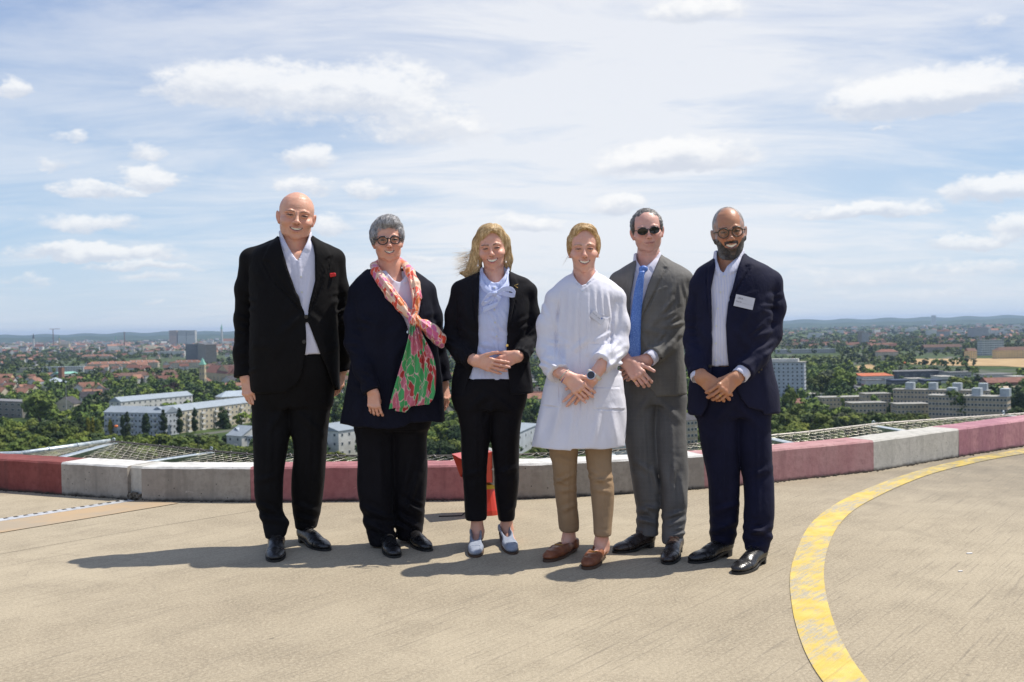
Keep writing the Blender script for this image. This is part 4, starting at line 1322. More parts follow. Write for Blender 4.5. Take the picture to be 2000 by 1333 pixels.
# yellow line: a sheet 4 mm above the deck, between two circles fitted to the photograph
def yl_mat():
 def f(T, b):
  p = gpos(T)
  st = T.mapping(p, scale=(1, 1, 1), rot=(0, 0, R(-52)))
  g2 = T.noise(T.mapping(st, scale=(2.0, 85, 1)), 1.0, 3, 0.75)
  wr = T.noise(p, 3.0, 3, .55); wf = T.noise(T.mapping(st, scale=(5, 22, 1)), 1.0, 5, .75)
  wear = T.m('ADD', T.m('MULTIPLY', wr, .62), T.m('MULTIPLY', wf, .5))
  m_ = T.m('MULTIPLY', T.ramp(wear, .50, .63, 0, 1), T.ramp(T.noise(T.mapping(st, scale=(9, 60, 1)), 1.0, 4, .8), .38, .56, .15, .95))
  y = T.mix(T.ramp(T.noise(p, 9, 4, .6), .35, .7), (.58, .42, .09), (.66, .50, .15))
  y = T.mix(T.ramp(g2, .55, .72, 0, .6), y, (.34, .27, .09))
  fine = T.noise(p, 150, 3, .7)
  cc = T.mix(T.ramp(fine, .35, .7), (.33, .30, .245), (.45, .41, .33))
  col = T.mix(m_, y, cc)
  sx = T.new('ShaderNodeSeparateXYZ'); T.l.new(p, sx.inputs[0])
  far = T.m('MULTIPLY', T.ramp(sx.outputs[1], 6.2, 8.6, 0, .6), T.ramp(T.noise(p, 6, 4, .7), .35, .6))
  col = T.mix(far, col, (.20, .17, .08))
  T.l.new(col, b.inputs['Base Color'])
  bump(T, b, T.m('ADD', T.m('MULTIPLY', g2, -1), T.m('MULTIPLY', fine, .6)), .5, .006)
 return mat('worn_yellow_paint', (.7, .5, .08), .8, spec=.3, build=f)
YO = [(1690, 1420), (1640, 1380), (1600, 1333), (1580, 1295), (1557.5, 1245), (1543.5, 1170), (1541, 1125), (1546, 1100), (1557.5, 1072), (1575, 1032), (1600, 1006), (1650, 974), (1725, 942.5), (1800, 917.5), (1875, 900), (1950, 885), (2010, 876), (2100, 862)]
YI = [(1790, 1420), (1730, 1375), (1690, 1333), (1660, 1285), (1640, 1250), (1622.5, 1205), (1610, 1150), (1607.5, 1110), (1610, 1097), (1620, 1057.5), (1640, 1022.5), (1670, 994), (1725, 965), (1775, 942.5), (1825, 924), (1900, 906), (1950, 895), (2010, 886), (2100, 871)]
def cr(pts, n):
 pts = np.array([ground(x, y)[:2] for x, y in pts]); d = np.r_[0, np.cumsum(np.linalg.norm(np.diff(pts, axis=0), axis=1))]
 t = np.linspace(0, d[-1], n); o = []
 k = np.ones(9) / 9
 X = np.stack([np.interp(t, d, pts[:, i]) for i in (0, 1)], 1)
 Xp = np.pad(X, ((4, 4), (0, 0)), 'edge'); S_ = np.stack([np.convolve(Xp[:, i], k, 'valid') for i in (0, 1)], 1); S_[0], S_[-1] = X[0], X[-1]
 return S_
a_, b_ = cr(YO, 110), cr(YI, 110)
mb = MB(); mb.add([(x, y, .004) for x, y in a_] + [(x, y, .004) for x, y in b_], [(i, 110 + i, 111 + i, i + 1) for i in range(109)])
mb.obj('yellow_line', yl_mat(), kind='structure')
# drain channel on the left with slots, and a rust-coloured strip beside it
dA, dB = ground(-260, 1057), ground(256, 978.5)
dv = (dB - dA); dL = np.linalg.norm(dv); dv /= dL; dn = np.array([-dv[1], dv[0], 0])
if dn[1] < 0: dn = -dn
dw = .075
dr = empty('drain_channel', dB, label='white metal drain channel with dark slots running across the deck to the kerb', category='drain')
def qd(t, w_, z): return dA + dv * t + dn * w_ + np.array([0, 0, z]) - dB
M_DR = mat('white_metal_grating', (.60, .61, .62), .4, metal=.3, build=mottled((.5, .51, .52), (.68, .69, .70), 30))
mb = MB(); mb.add([qd(0, -dw * .62, .006), qd(dL, -dw * .62, .006), qd(dL, dw * .62, .006), qd(0, dw * .62, .006), qd(0, -dw * .62, .0005), qd(dL, -dw * .62, .0005), qd(dL, dw * .62, .0005), qd(0, dw * .62, .0005)], [(0, 1, 2, 3), (4, 5, 1, 0), (5, 6, 2, 1), (6, 7, 3, 2), (7, 4, 0, 3)])
mb.obj('channel_cover', M_DR, dr)
M_SLOT = mat('drain_slot_black', (.012, .012, .013), .8)
slot_me = None; t = .02
mb = MB(); mb.add([(0, .010, 0), (.026, .010, 0), (.026, .034, 0), (0, .034, 0), (.002, .012, .0018), (.024, .012, .0018), (.024, .032, .0018), (.002, .032, .0018)], [(4, 5, 6, 7), (0, 1, 5, 4), (1, 2, 6, 5), (2, 3, 7, 6), (3, 0, 4, 7)])
slot_me = mb.mesh('slot', M_SLOT)
while t < dL - .03:
 o = link('slot', slot_me, None, dr); q_ = qd(t, 0, .0065); o.location = q_; o.rotation_euler = (0, 0, math.atan2(dv[1], dv[0])); t += .062
mb = MB(); mb.add([dA - dn * (.047) + np.array([0, 0, .004]), dB - dn * .047 + dv * .04 + np.array([0, 0, .004]), ground(350, 984) + np.array([0, 0, .004]), ground(0, 1042) + np.array([0, 0, .004]), ground(-200, 1080) + np.array([0, 0, .004])], [(0, 1, 2, 3, 4)])
mb.obj('pavement_strip', mat('rust_stained_render', (.46, .33, .19), .9, build=mottled((.34, .28, .205), (.42, .30, .18), 2.2, 5, (160, .3, .004), obj=False)), kind='structure')
sm = [ground(x, y) for x, y in ((-40, 1090), (90, 1067), (312, 1028), (430, 1009), (500, 998))]
mb = MB(); mb.add([q + np.array([0, w_, .002]) for q in sm for w_ in (-.003, .003)], [(2 * i, 2 * i + 2, 2 * i + 3, 2 * i + 1) for i in range(4)])
mb.obj('deck_joint', mat('dark_joint', (.14, .12, .09), .95), kind='structure')
# ---------------------------------------------------------------- safety net
NZ = .12
NO = [(-330, 905, .06), (-150, 893, .07), (40, 886.5, .09), (215, 862, NZ), (400, 880, NZ), (490, 888, NZ), (640, 890, NZ), (800, 892, NZ), (1000, 889, NZ), (1150, 883, NZ), (1339, 870, NZ), (1504, 851, NZ), (1560, 846, NZ), (1713, 828, NZ), (1850, 818, NZ), (1960, 811, NZ), (2100, 800, NZ), (2300, 780, NZ)]
no = [ground(x, y, z) for x, y, z in NO]
M_GALV = mat('galvanised_steel', (.42, .47, .50), .45, metal=.6, build=mottled((.34, .40, .44), (.55, .60, .62), 30, 4))
M_CABLE = mat('wire_rope', (.10, .085, .07), .6, metal=.3); M_CABLE2 = mat('pale_wire_rope', (.55, .50, .44), .5, metal=.3)
M_WIRE = mat('net_wire', (.42, .40, .35), .4, metal=.4)
net = empty('safety_net', no[8], label='galvanised wire safety net stretched outside the kerb on steel struts', category='safety net')
nb = np.array(no[8])
def nadd(name, mb, m, **k):
 mb.V = [(x - nb[0], y - nb[1], z - nb[2]) for x, y, z in mb.V]
 return mb.obj(name, m, net, True, **k)
def sag(a, b, n=14, s_=.012):
 return [a + (b - a) * t + np.array([0, 0, -s_ * math.sin(math.pi * t)]) for t in np.linspace(0, 1, n)]
nadd('frame_pipe', MB().tube([no[0], no[1], no[2], no[3]], .024, 10), M_GALV)
for t in (.30, .62):
 c = no[2] * (1 - t) + no[3] * t; ax = no[3] - no[2]; nadd('pipe_clamp', MB().disc_solid(c, ax, .028, .012, 10), M_GALV)
for i0, i1, m_ in ((3, 4, M_CABLE), (4, 6, M_CABLE), (6, 8, M_CABLE), (8, 10, M_CABLE), (10, 11, M_CABLE), (11, 13, M_CABLE2), (13, 15, M_CABLE2), (15, 17, M_CABLE2)):
 pts = []
 for i in range(i0, i1): pts += sag(no[i], no[i + 1], 10, .0)[(1 if i > i0 else 0):]
 nadd('edge_cable', MB().tube(pts, .0095, 7), m_)
def perp_in(p):      # nearest point of the kerb back edge
 best = None
 for i in range(len(outer) - 1):
  a, b = outer[i], outer[i + 1]; e = (b - a)[:2]; t = np.clip(((p[:2] - a[:2]) @ e) / (e @ e), 0, 1); q = a[:2] + e * t
  d = np.linalg.norm(q - p[:2])
  if best is None or d < best[0]: best = (d, q)
 return best[1]
# struts with ring bolts
for (px, py, bx) in ((222, 866, 150), (413, 884, 278), (765, 891, 760), (1180, 882, 1175), (1500, 856, 1560), (1706, 832, 1780), (1960, 812, 2050)):
 e = ground(px, py, NZ - .02); a = at(bx, 900, 7.4); q = perp_in(ground(bx, 900 if bx < 1300 else 860, .1)); st_ = np.array([q[0], q[1], .10])
 if bx in (1560, 1780, 2050): st_ = np.array([*perp_in(ground(bx, {1560: 870, 1780: 845, 2050: 815}[bx], .15)), .13])
 d_ = e - st_; L_ = np.linalg.norm(d_); d_ /= L_
 sd_ = np.cross(d_, [0, 0, 1.0]); sd_ /= np.linalg.norm(sd_); up_ = np.cross(sd_, d_)
 V = []
 for t in (0, L_):
  for (u, v) in ((-.045, -.004), (.045, -.004), (.045, .004), (.006, .004), (.006, .05), (-.006, .05), (-.006, .004), (-.045, .004)):
   V.append(st_ + d_ * t + sd_ * u - up_ * v)
 nadd('strut', MB().add(V, [tuple(range(8)), tuple(8 + i for i in reversed(range(8)))] + [(i, 8 + i, 8 + (i + 1) % 8, (i + 1) % 8) for i in range(8)]), M_GALV)
 c = e + np.array([0, 0, .034]); cc = MB().tube([c + (sd_ * math.cos(a1) + np.array([0, 0, 1]) * math.sin(a1)) * .014 for a1 in np.linspace(0, 2 * math.pi, 15)[:-1]], .0055, 6, closed=True)
 cc.tube([e - np.array([0, 0, .03]), e + np.array([0, 0, .028])], .009, 7)
 nadd('ring_bolt', cc, M_GALV)
# net wires: two crossing families between the kerb and the cable
segp = [np.array(p) for p in no[2:]]
cum_ = np.r_[0, np.cumsum([np.linalg.norm(segp[i + 1] - segp[i]) for i in range(len(segp) - 1)])]
def along(sv):
 i = int(np.clip(np.searchsorted(cum_, sv) - 1, 0, len(segp) - 2)); t = (sv - cum_[i]) / (cum_[i + 1] - cum_[i]); return segp[i] * (1 - t) + segp[i + 1] * t
TL = cum_[-1]; step_ = .105
Nn = int(TL / step_)
ends = [along(i * step_) for i in range(Nn)]
ins_ = []
for e in ends:
 q = perp_in(e); ins_.append(np.array([q[0], q[1], .055]))
mb = MB()
ROW = 14; lw = .0020
def node(i, j):      # i along, j from cable (0) to kerb (ROW)
 i = max(0, min(Nn - 1, i)); t = j / ROW
 p = ends[i] * (1 - t) + ins_[i] * t
 return p + np.array([0, 0, -.05 * math.sin(math.pi * t)])
for i in range(0, Nn - 1):
 prev_a = prev_b = None
 pa = []; pb = []
 ia = ib = i
 for j in range(0, ROW + 1):
  pa.append(node(i + (j % 2), j) + np.array([0, 0, .002 * (j % 2)]));
 pb = [node(i + 1 - (j % 2), j) + np.array([0, 0, .002 * ((j + 1) % 2)]) for j in range(ROW + 1)]
 mb.tube(pa, lw, 3, caps=False)
 if i % 1 == 0: mb.tube(pb, lw, 3, caps=False)
nadd('net_mesh', mb, M_WIRE, kind='stuff')
# small loops lashing the net to the cable
mb = MB()
for i in range(0, Nn, 2):
 e = ends[i]; mb.tube([e + np.array([0, .012, .004]), e + np.array([.01, -.002, .013]), e + np.array([.03, -.03, .0])], .003, 4)
nadd('lashing', mb, M_CABLE2, kind='stuff')
# ---------------------------------------------------------------- red obstruction light
lx = ground(944, 1004); lamp = empty('obstruction_light', lx, label='red metal floodlight with a hood on a red cone stand by the kerb', category='floodlight')
M_RED = mat('signal_red_paint', (.62, .045, .018), .35, coat=.3); M_GR = mat('grey_cast_housing', (.33, .33, .30), .5, metal=.2)
def lm(name, mb, m, parent=lamp, smooth=False, shift=True, **k):
 if shift: mb.V = [(x - lx[0], y - lx[1], z - lx[2]) for x, y, z in mb.V]
 return mb.obj(name, m, parent, smooth, **k)
LY = lx[1]
def lp(px, py, dy=0): return at(px, py, LY + dy)
# cone stand (square based, tapering)
b0 = [lp(944, 1004, -.09), lp(971, 1004, -.02), lp(962, 1003, .12), lp(935, 1003, .06)]
for q in b0: q[2] = 0.0
cx_ = np.mean(b0, 0)
n = 20
lm('cone_stand', MB().tube([cx_, cx_ + np.array([.0, 0, .018]), lp(958, 990, .02) * [0, 1, 0] + cx_ * [1, 0, 1] + [0, 0, .02], cx_ + np.array([.0, 0, .158])], .06, n, rs=[.095, .093, .088, .048]), M_RED, smooth=False)
# build in local frame: top of cone
tc_ = cx_ + np.array([0, 0, .158])
lm('collar', MB().disc_solid(tc_ + [0, 0, .013], (0, 0, 1), .056, .026, 24), mat('yellow_plastic_collar', (.42, .30, .01), .5))
hb = tc_ + np.array([0.012, 0, .03])
hous = MB().box(hb + [.018, .0, .105], (.022, .10, .105), R(16))
h_ = lm('housing', hous, M_GR); bevel(h_, .006)
for kz in (.05, .075, .10, .125, .15, .17):
 lm('cooling_fin', MB().box(hb + [.046, .0, kz], (.010, .085, .004), R(16)), mat('white_fin', (.6, .6, .58), .5) if kz == .05 else bpy.data.materials['white_fin'])
# hood: box frustum opening to the left
ca, sa = math.cos(R(16)), math.sin(R(16))
def hq(x, y, z): return hb + np.array([x * ca - y * sa, x * sa + y * ca, z])
A4 = [hq(-.006, -.095, .02), hq(-.006, .095, .02), hq(-.006, .095, .205), hq(-.006, -.095, .205)]
B4 = [hq(-.155, -.13, .035), hq(-.155, .13, .035), hq(-.205, .13, .175), hq(-.205, -.13, .175)]
mb = MB().add(A4 + B4, [(0, 1, 5, 4), (1, 2, 6, 5), (2, 3, 7, 6), (3, 0, 4, 7), (0, 3, 2, 1)])
ho = lm('hood', mb, M_RED); md = ho.modifiers.new('s', 'SOLIDIFY'); md.thickness = .004
lm('lamp_glass', MB().box(hq(-.012, 0, .11), (.003, .085, .08), R(16)), mat('dark_red_glass', (.2, .01, .005), .1, coat=.5))
lm('bolt', MB().disc_solid(hq(-.001, -.104, .10), (0, 1, 0), .008, .01, 8), M_SILVER if 'M_SILVER' in globals() else M_GALV)
lm('cable', MB().tube([tc_ + [-.06, .0, -.02], tc_ + [-.09, -.03, -.10], tc_ + [-.16, -.08, -.155], tc_ + [-.30, -.09, -.155]], .004, 6), mat('black_cable', (.02, .02, .02), .6))
# scraps on the deck
for (x, y, s_) in ((1893.5, 1082, .010), (1876, 1117, .007)):
 p = ground(x, y); o = MB().box((0, 0, .002), (s_ * 1.4, s_ * .5, .0015), R(8)).obj('paper_scrap', mat('white_paper', (.8, .8, .8), .8)); o.location = p + np.array([0, 0, .001])
 o['label'] = 'larger white scrap on the deck right of the yellow line' if s_ == .010 else 'smaller white scrap on the deck, nearer the yellow line'; o['category'] = 'scrap'
# ================================================================== THE TOWN BELOW
GZ = -60.0
def G(px, py, h=0.0): return ground(px, py, GZ + h)
def yh(px): return 660 - .0192 * px - .5
# ground: one sheet to the horizon
def land_mat():
 def f(T, b):
  p = gpos(T)
  n = T.noise(p, .004, 5, .6); n2 = T.noise(p, .03, 4, .6); n3 = T.noise(p, .0011, 4, .55)
  col = T.mix(T.ramp(n2, .35, .65), (.030, .055, .016), (.075, .105, .035))
  col = T.mix(T.ramp(n, .60, .66, 0, .8), col, (.17, .16, .08))
  col = T.mix(T.ramp(n3, .62, .66, 0, .6), col, (.34, .26, .14))
  v = T.new('ShaderNodeTexVoronoi', feature='DISTANCE_TO_EDGE'); T.l.new(p, v.inputs['Vector']); v.inputs['Scale'].default_value = .011
  col = T.mix(T.ramp(v.outputs['Distance'], .03, .05, .7, 0), col, (.14, .135, .13))
  T.l.new(col, b.inputs['Base Color'])
 return mat('meadow_and_streets', (.06, .09, .03), 1.0, spec=.1, build=f)
M_LAND = land_mat()
MB().add([(-20000, -2500, GZ), (20000, -2500, GZ), (20000, 24000, GZ), (-20000, 24000, GZ)], [(0, 1, 2, 3)]).obj('ground', M_LAND, kind='structure')
# far hills
M_HILL = mat('wooded_hills', (.04, .07, .03), 1.0, spec=.1, build=mottled((.022, .040, .016), (.05, .075, .03), .004, 5, obj=False))
def ridge(D, zs, seed, n=400, name='hills'):
 r_ = np.random.RandomState(seed); xs = np.linspace(-1.15, 1.15, n)
 prof = np.interp(xs, np.linspace(-.75, .75, len(zs)), zs)
 wobx = sum(np.sin(xs * f_ + r_.uniform(0, 6)) * a_ for f_, a_ in ((23, .22), (57, .12), (131, .07), (260, .04), (520, .025)))
 hgt = (prof + 60) * (1 + wobx * .16)
 V = []; Fq = []
 for k_, (dd, hh) in enumerate(((-D * .10, 0), (-D * .05, .6), (0, 1.0), (D * .06, .7), (D * .14, 0))):
  for i, x in enumerate(xs): V.append((x * (D + dd), D + dd, GZ + hgt[i] * hh * (1 + .1 * math.sin(i * .9 + k_))))
 for k_ in range(4):
  for i in range(n - 1): Fq.append((k_ * n + i, k_ * n + i + 1, (k_ + 1) * n + i + 1, (k_ + 1) * n + i))
 MB().add(V, Fq).obj(name, M_HILL, smooth=True, kind='structure')
ridge(15500, [40, 42, 48, 44, 42, 38, 34, 36, 36, 40, 48, 44, 48, 52, 50], 3)
ridge(11500, [-14, 2, -8, 4, -6, -10, -4, -14, -8, -2, -12, -6, 4, 0, -8], 5)
# ------------------------------------------------------------------ building kit
def plaster(name, c, v=.10): return mat(name, c, .9, spec=.2, build=mottled(tuple(x * (1 - v) for x in c), tuple(min(1, x * (1 + v)) for x in c), .25, 4, obj=False))
WM = {'slab': plaster('dark_grey_panels', (.20, .21, .22)), 'white': plaster('white_render', (.53, .53, .51)), 'cream': plaster('cream_render', (.49, .44, .335)), 'grey': plaster('grey_render', (.36, .36, .36)), 'tan': plaster('tan_concrete', (.43, .355, .26)),
      'yellow': plaster('yellow_render', (.58, .46, .24)), 'bluew': plaster('pale_blue_shaded_render', (.42, .455, .50)), 'dark': plaster('dark_cladding', (.09, .10, .12)), 'brick': plaster('brown_brickwork', (.24, .13, .09)),  # bluew: pale walls with bluish shade put into the colour
      'sand': plaster('sandstone_render', (.46, .38, .25)), 'conc': plaster('weathered_concrete', (.27, .25, .22)), 'pinkw': plaster('pinkish_render', (.50, .38, .32))}
def tile(name, c, d=.18):
 def f(T, b):
  p = gpos(T); n = T.noise(p, .35, 4, .65); ri = T.new('ShaderNodeObjectInfo').outputs['Random']
  col = T.mix(T.ramp(n, .35, .65), tuple(x * (1 - d) for x in c), tuple(min(1, x * (1 + d)) for x in c))
  hs = T.new('ShaderNodeHueSaturation'); T.l.new(col, hs.inputs['Color']); T.l.new(T.ramp(ri, 0, 1, .7, 1.2, 'LINEAR'), hs.inputs['Value'])
  T.l.new(hs.outputs[0], b.inputs['Base Color'])
 return mat(name, c, .85, spec=.2, build=f)
RM = {'orange': tile('orange_clay_tiles', (.27, .140, .098)), 'red': tile('red_clay_tiles', (.19, .092, .070)), 'brown': tile('brown_tiles', (.14, .085, .065)), 'dark': tile('dark_slate_tiles', (.065, .062, .068)), 'metal': tile('pale_zinc_sheet', (.30, .345, .39), .06),
      'copper': tile('green_copper', (.20, .40, .32), .1), 'flat': tile('light_roofing_gravel', (.32, .31, .28)), 'gflat': tile('dark_roofing_felt', (.16, .16, .165)), 'navy': tile('dark_blue_sheet_roof', (.05, .065, .11)), 'orangev': tile('bright_orange_sheet', (.42, .125, .06)), 'beige': tile('beige_gravel_roof', (.46, .38, .28))}
M_WIN = mat('dark_window_glass', (.07, .085, .10), .15, spec=.6)
M_WINF = mat('white_window_frame', (.6, .6, .6), .6)
M_BALC = mat('pale_balcony_panel', (.55, .55, .53), .7)
WINMESH = {}
def win_mesh(w, h):
 k = (round(w, 1), round(h, 1))
 if k not in WINMESH:
  mb = MB(); mb.box((0, -.06, 0), (w / 2 + .12, .06, h / 2 + .12), mi=0); mb.box((0, -.13, 0), (w / 2, .02, h / 2), mi=1)
  WINMESH[k] = mb.mesh('window', [M_WINF, M_WIN])
 return WINMESH[k]
FOOT = []
def wing(x1, y1, x2, y2, h, depth, wall, roof, kind='flat', rise=3.0, rows=0, cols=0, label='', cat='building', name='building', base=None, ww=1.2, wh=1.25, group=None, balc=False, sides=2, rot=None, eave=.4):
 A = G(x1, y1, h); B_ = G(x2, y2, h)
 if rot is not None or abs(y1 - y2) <= 1.6:
  ro = rot if rot is not None else .05 * math.sin(x1)
  w_ = (x2 - x1) / F * A[1]; B_ = A + np.array([w_ * math.cos(ro), w_ * math.sin(ro), 0])
 d = (B_ - A)[:2]; L_ = float(np.linalg.norm(d)); d = d / L_; nrm = np.array([-d[1], d[0]])
 if nrm @ A[:2] < 0: nrm = -nrm          # depth goes away from the viewer
 rz = math.atan2(d[1], d[0]); org = np.array([A[0], A[1], GZ])
 root = empty(name, org, rz, label=label, category=cat)
 if group: root['group'] = group
 # local frame: x along the front, y to the back
 MB().box((L_ / 2, depth / 2, h / 2 - 2), (L_ / 2, depth / 2, h / 2 + 2)).obj('wall', WM[wall] if isinstance(wall, str) else wall, root)
 R_ = RM[roof] if isinstance(roof, str) else roof
 e = eave
 if kind == 'flat':
  mb = MB(); mb.box((L_ / 2, depth / 2, h + .25), (L_ / 2 + e, depth / 2 + e, .25)); mb.obj('roof', R_, root)
 elif kind == 'gable':
  mb = MB(); mb.add([(-e, -e, h - .1), (L_ + e, -e, h - .1), (L_ + e, depth + e, h - .1), (-e, depth + e, h - .1), (-e, depth / 2, h + rise), (L_ + e, depth / 2, h + rise)], [(0, 1, 5, 4), (2, 3, 4, 5), (0, 4, 3), (1, 2, 5), (3, 2, 1, 0)]); mb.obj('roof', R_, root)
  mb = MB(); mb.add([(-.02, 0, h - .2), (-.02, depth, h - .2), (-.02, depth / 2, h + rise - .5), (L_ + .02, 0, h - .2), (L_ + .02, depth, h - .2), (L_ + .02, depth / 2, h + rise - .5)], [(0, 2, 1), (3, 4, 5)])
 elif kind == 'gablex':     # gable end towards the viewer
  mb = MB(); mb.add([(-e, -e, h - .1), (L_ + e, -e, h - .1), (L_ + e, depth + e, h - .1), (-e, depth + e, h - .1), (L_ / 2, -e, h + rise), (L_ / 2, depth + e, h + rise)], [(0, 3, 5, 4), (1, 4, 5, 2), (3, 2, 1, 0)]); mb.obj('roof', R_, root)
  MB().add([(0, -.02, h - .2), (L_, -.02, h - .2), (L_ / 2, -.02, h + rise - .35), (0, .3, h - .2), (L_, .3, h - .2), (L_ / 2, .3, h + rise - .35)], [(0, 1, 2), (5, 4, 3), (0, 2, 5, 3), (1, 4, 5, 2)]).obj('gable', WM[wall], root)
 elif kind == 'hip':
  q_ = min(depth / 2, L_ / 2 - .1)
  mb = MB(); mb.add([(-e, -e, h - .1), (L_ + e, -e, h - .1), (L_ + e, depth + e, h - .1), (-e, depth + e, h - .1), (q_, depth / 2, h + rise), (L_ - q_, depth / 2, h + rise)], [(0, 1, 5, 4), (2, 3, 4, 5), (0, 4, 3), (1, 2, 5), (3, 2, 1, 0)]); mb.obj('roof', R_, root)
 elif kind == 'mono':
  mb = MB(); mb.add([(-e, -e, h), (L_ + e, -e, h), (L_ + e, depth + e, h + rise), (-e, depth + e, h + rise), (-e, -e, h - .3), (L_ + e, -e, h - .3), (L_ + e, depth + e, h - .3), (-e, depth + e, h - .3)], [(0, 1, 2, 3), (7, 6, 5, 4), (4, 5, 1, 0), (5, 6, 2, 1), (6, 7, 3, 2), (7, 4, 0, 3)]); mb.obj('roof', R_, root)
 elif kind == 'pyr':
  mb = MB(); mb.add([(-e, -e, h), (L_ + e, -e, h), (L_ + e, depth + e, h), (-e, depth + e, h), (L_ / 2, depth / 2, h + rise)], [(0, 1, 4), (1, 2, 4), (2, 3, 4), (3, 0, 4), (3, 2, 1, 0)]); mb.obj('roof', R_, root)
 if rows and cols:
  me = win_mesh(ww, wh); sh = h / rows
  cnt = 0
  for r_ in range(rows):
   zz = h - sh * (r_ + .5)
   if zz < h - 30: break
   for c_ in range(cols):
    if cnt >= 290: break
    o = link('window', me, None, root); o.location = (L_ * (c_ + .5) / cols, 0, zz); cnt += 1
  if sides:
   cs = max(1, int(round(cols * depth / L_)))
   for r_ in range(rows):
    for c_ in range(cs):
     for (xx, rr) in ((0, -math.pi / 2), (L_, math.pi / 2)):
      # only the side that faces the viewer
      wx = A[:2] + d * xx; outn = (-d if xx == 0 else d)
      if outn @ (-wx) > 0 and cnt < 290:
       o = link('window', me, None, root); o.location = (xx, depth * (c_ + .5) / cs, h - sh * (r_ + .5)); o.rotation_euler = (0, 0, rr); cnt += 1
 if balc:
  me = bpy.data.meshes.get('balcony') or MB().box((0, -.7, 0), (1.7, .7, .5)).mesh('balcony', M_BALC)
  sh = h / rows
  for r_ in range(rows):
   for c_ in range(1, cols, 3):
    o = link('balcony', me, None, root); o.location = (L_ * (c_ + .5) / cols, 0, h - sh * (r_ + .95) + .3)
 FOOT.append((A[:2], d, nrm, L_, depth, h))
 return root, A, d, nrm, L_
def free(p, m=3.0):
 for A, d, n, L_, dp, h in FOOT:
  q = p[:2] - A; x = q @ d; y = q @ n
  if -m < x < L_ + m and -m - 6 < y < dp + m: return False
 return True
def tower_at(x0, x1, yt, D_, *a, **k):
 p0 = at(x0, yt, D_); h = p0[2] - GZ; p1 = at(x1, yt, D_)
 global G
 old = G; seq = [np.array([p0[0], D_, p0[2]]), np.array([p1[0], D_, p1[2]])]
 G = lambda *q: seq.pop(0)
 try: return wing(x0, yt, x1, yt, h, *a, **k)
 finally: G = old
def rbox(root, x, y, z, hx, hy, hz, m, name): MB().box((x, y, z), (hx, hy, hz)).obj(name, m, root)
# --- left side landmarks
wing(-40, 783, 43, 786, 12, 16, 'conc', 'gflat', 'flat', rows=3, cols=7, ww=3.2, wh=1.3, label='weathered grey concrete block with flat roof at the left edge')
rw = wing(203, 805, 322, 807, 14, 13, 'bluew', 'metal', 'gable', 3.4, rows=4, cols=16, balc=True, label='shaded pale front wing of the long apartment block with zinc roof', name='apartment_building', cat='apartment block')  # blue-grey wall colour carries the shade on this front
wing(325, 806, 512, 783, 14, 13, 'cream', 'metal', 'gable', 3.4, rows=4, cols=22, balc=True, label='sunlit cream wing of the long zinc-roofed apartment block behind the poplars', name='apartment_building', cat='apartment block')
wing(236, 785, 376, 772, 13, 12, 'white', 'metal', 'gable', 3.2, rows=4, cols=14, label='rear wing of the zinc-roofed apartment block', name='apartment_building', cat='apartment block')
wing(432, 776, 500, 772, 13, 12, 'cream', 'metal', 'hip', 4, rows=4, cols=8, label='hip-roofed zinc block behind the bald man\'s hand', name='apartment_building', cat='apartment block')
wing(446, 848, 478, 853, 7.5, 10, 'bluew', 'metal', 'gablex', 4, rows=2, cols=3, label='left of two white houses with grey metal gable roofs below the net', name='house', cat='house')
wing(472, 852, 520, 846, 8, 12, 'white', 'metal', 'gablex', 4.5, rows=2, cols=3, label='right of two white houses with grey metal roofs, beside the bald man', name='house', cat='house')
wing(641, 846, 664, 846, 11, 12, 'bluew', 'metal', 'mono', 1.5, rows=3, cols=2, label='pale grey modern house with slanted roof between the bald man and the scarf woman', name='house', cat='house')
wing(661, 842, 702, 836, 13, 10, 'white', 'metal', 'mono', 3, rows=3, cols=3, label='white modern building with large windows behind the hem of the long coat')
wing(640, 867, 700, 867, 4, 9, 'white', 'metal', 'flat', rows=1, cols=7, label='low white annex with a row of windows below the modern building')
wing(105, 790, 145, 790, 8, 14, 'cream', 'dark', 'gablex', 5.5, rows=2, cols=3, label='cream house with dark gable roof near the mast', name='house', cat='house')
wing(81, 718, 164, 718, 9, 12, 'white', 'metal', 'flat', rows=3, cols=16, label='long white row of flats behind the brick tower', name='apartment_building', cat='apartment block')
wing(31, 720, 74, 719, 8, 11, 'cream', 'flat', 'flat', rows=2, cols=9, label='cream and yellow terrace in the left part of town', name='terrace', cat='terrace')
wing(113.5, 718, 120.5, 718, 22, 8, 'brick', 'gflat', 'flat', rows=0, cols=0, label='plain brown brick tower beside the green-roofed hall', name='brick_tower', cat='tower')
wing(121, 731, 154, 729, 10, 22, 'grey', 'copper', 'gable', 2.5, rows=1, cols=8, label='hall with shallow green copper roof beside the brick tower', name='hall', cat='hall')
wing(103, 750, 137, 748, 6, 26, 'white', 'metal', 'pyr', 7, label='white building with pyramid metal roof in front of the brick tower', name='hall', cat='hall')
wing(90, 733, 128, 733, 7, 12, 'white', 'orange', 'gable', 3, label='orange roof just left of the brick tower', name='house', cat='house')
wing(122, 741, 162, 741, 6, 14, 'cream', 'orange', 'hip', 3, label='low orange roof right of the white pyramid roof', name='house', cat='house')
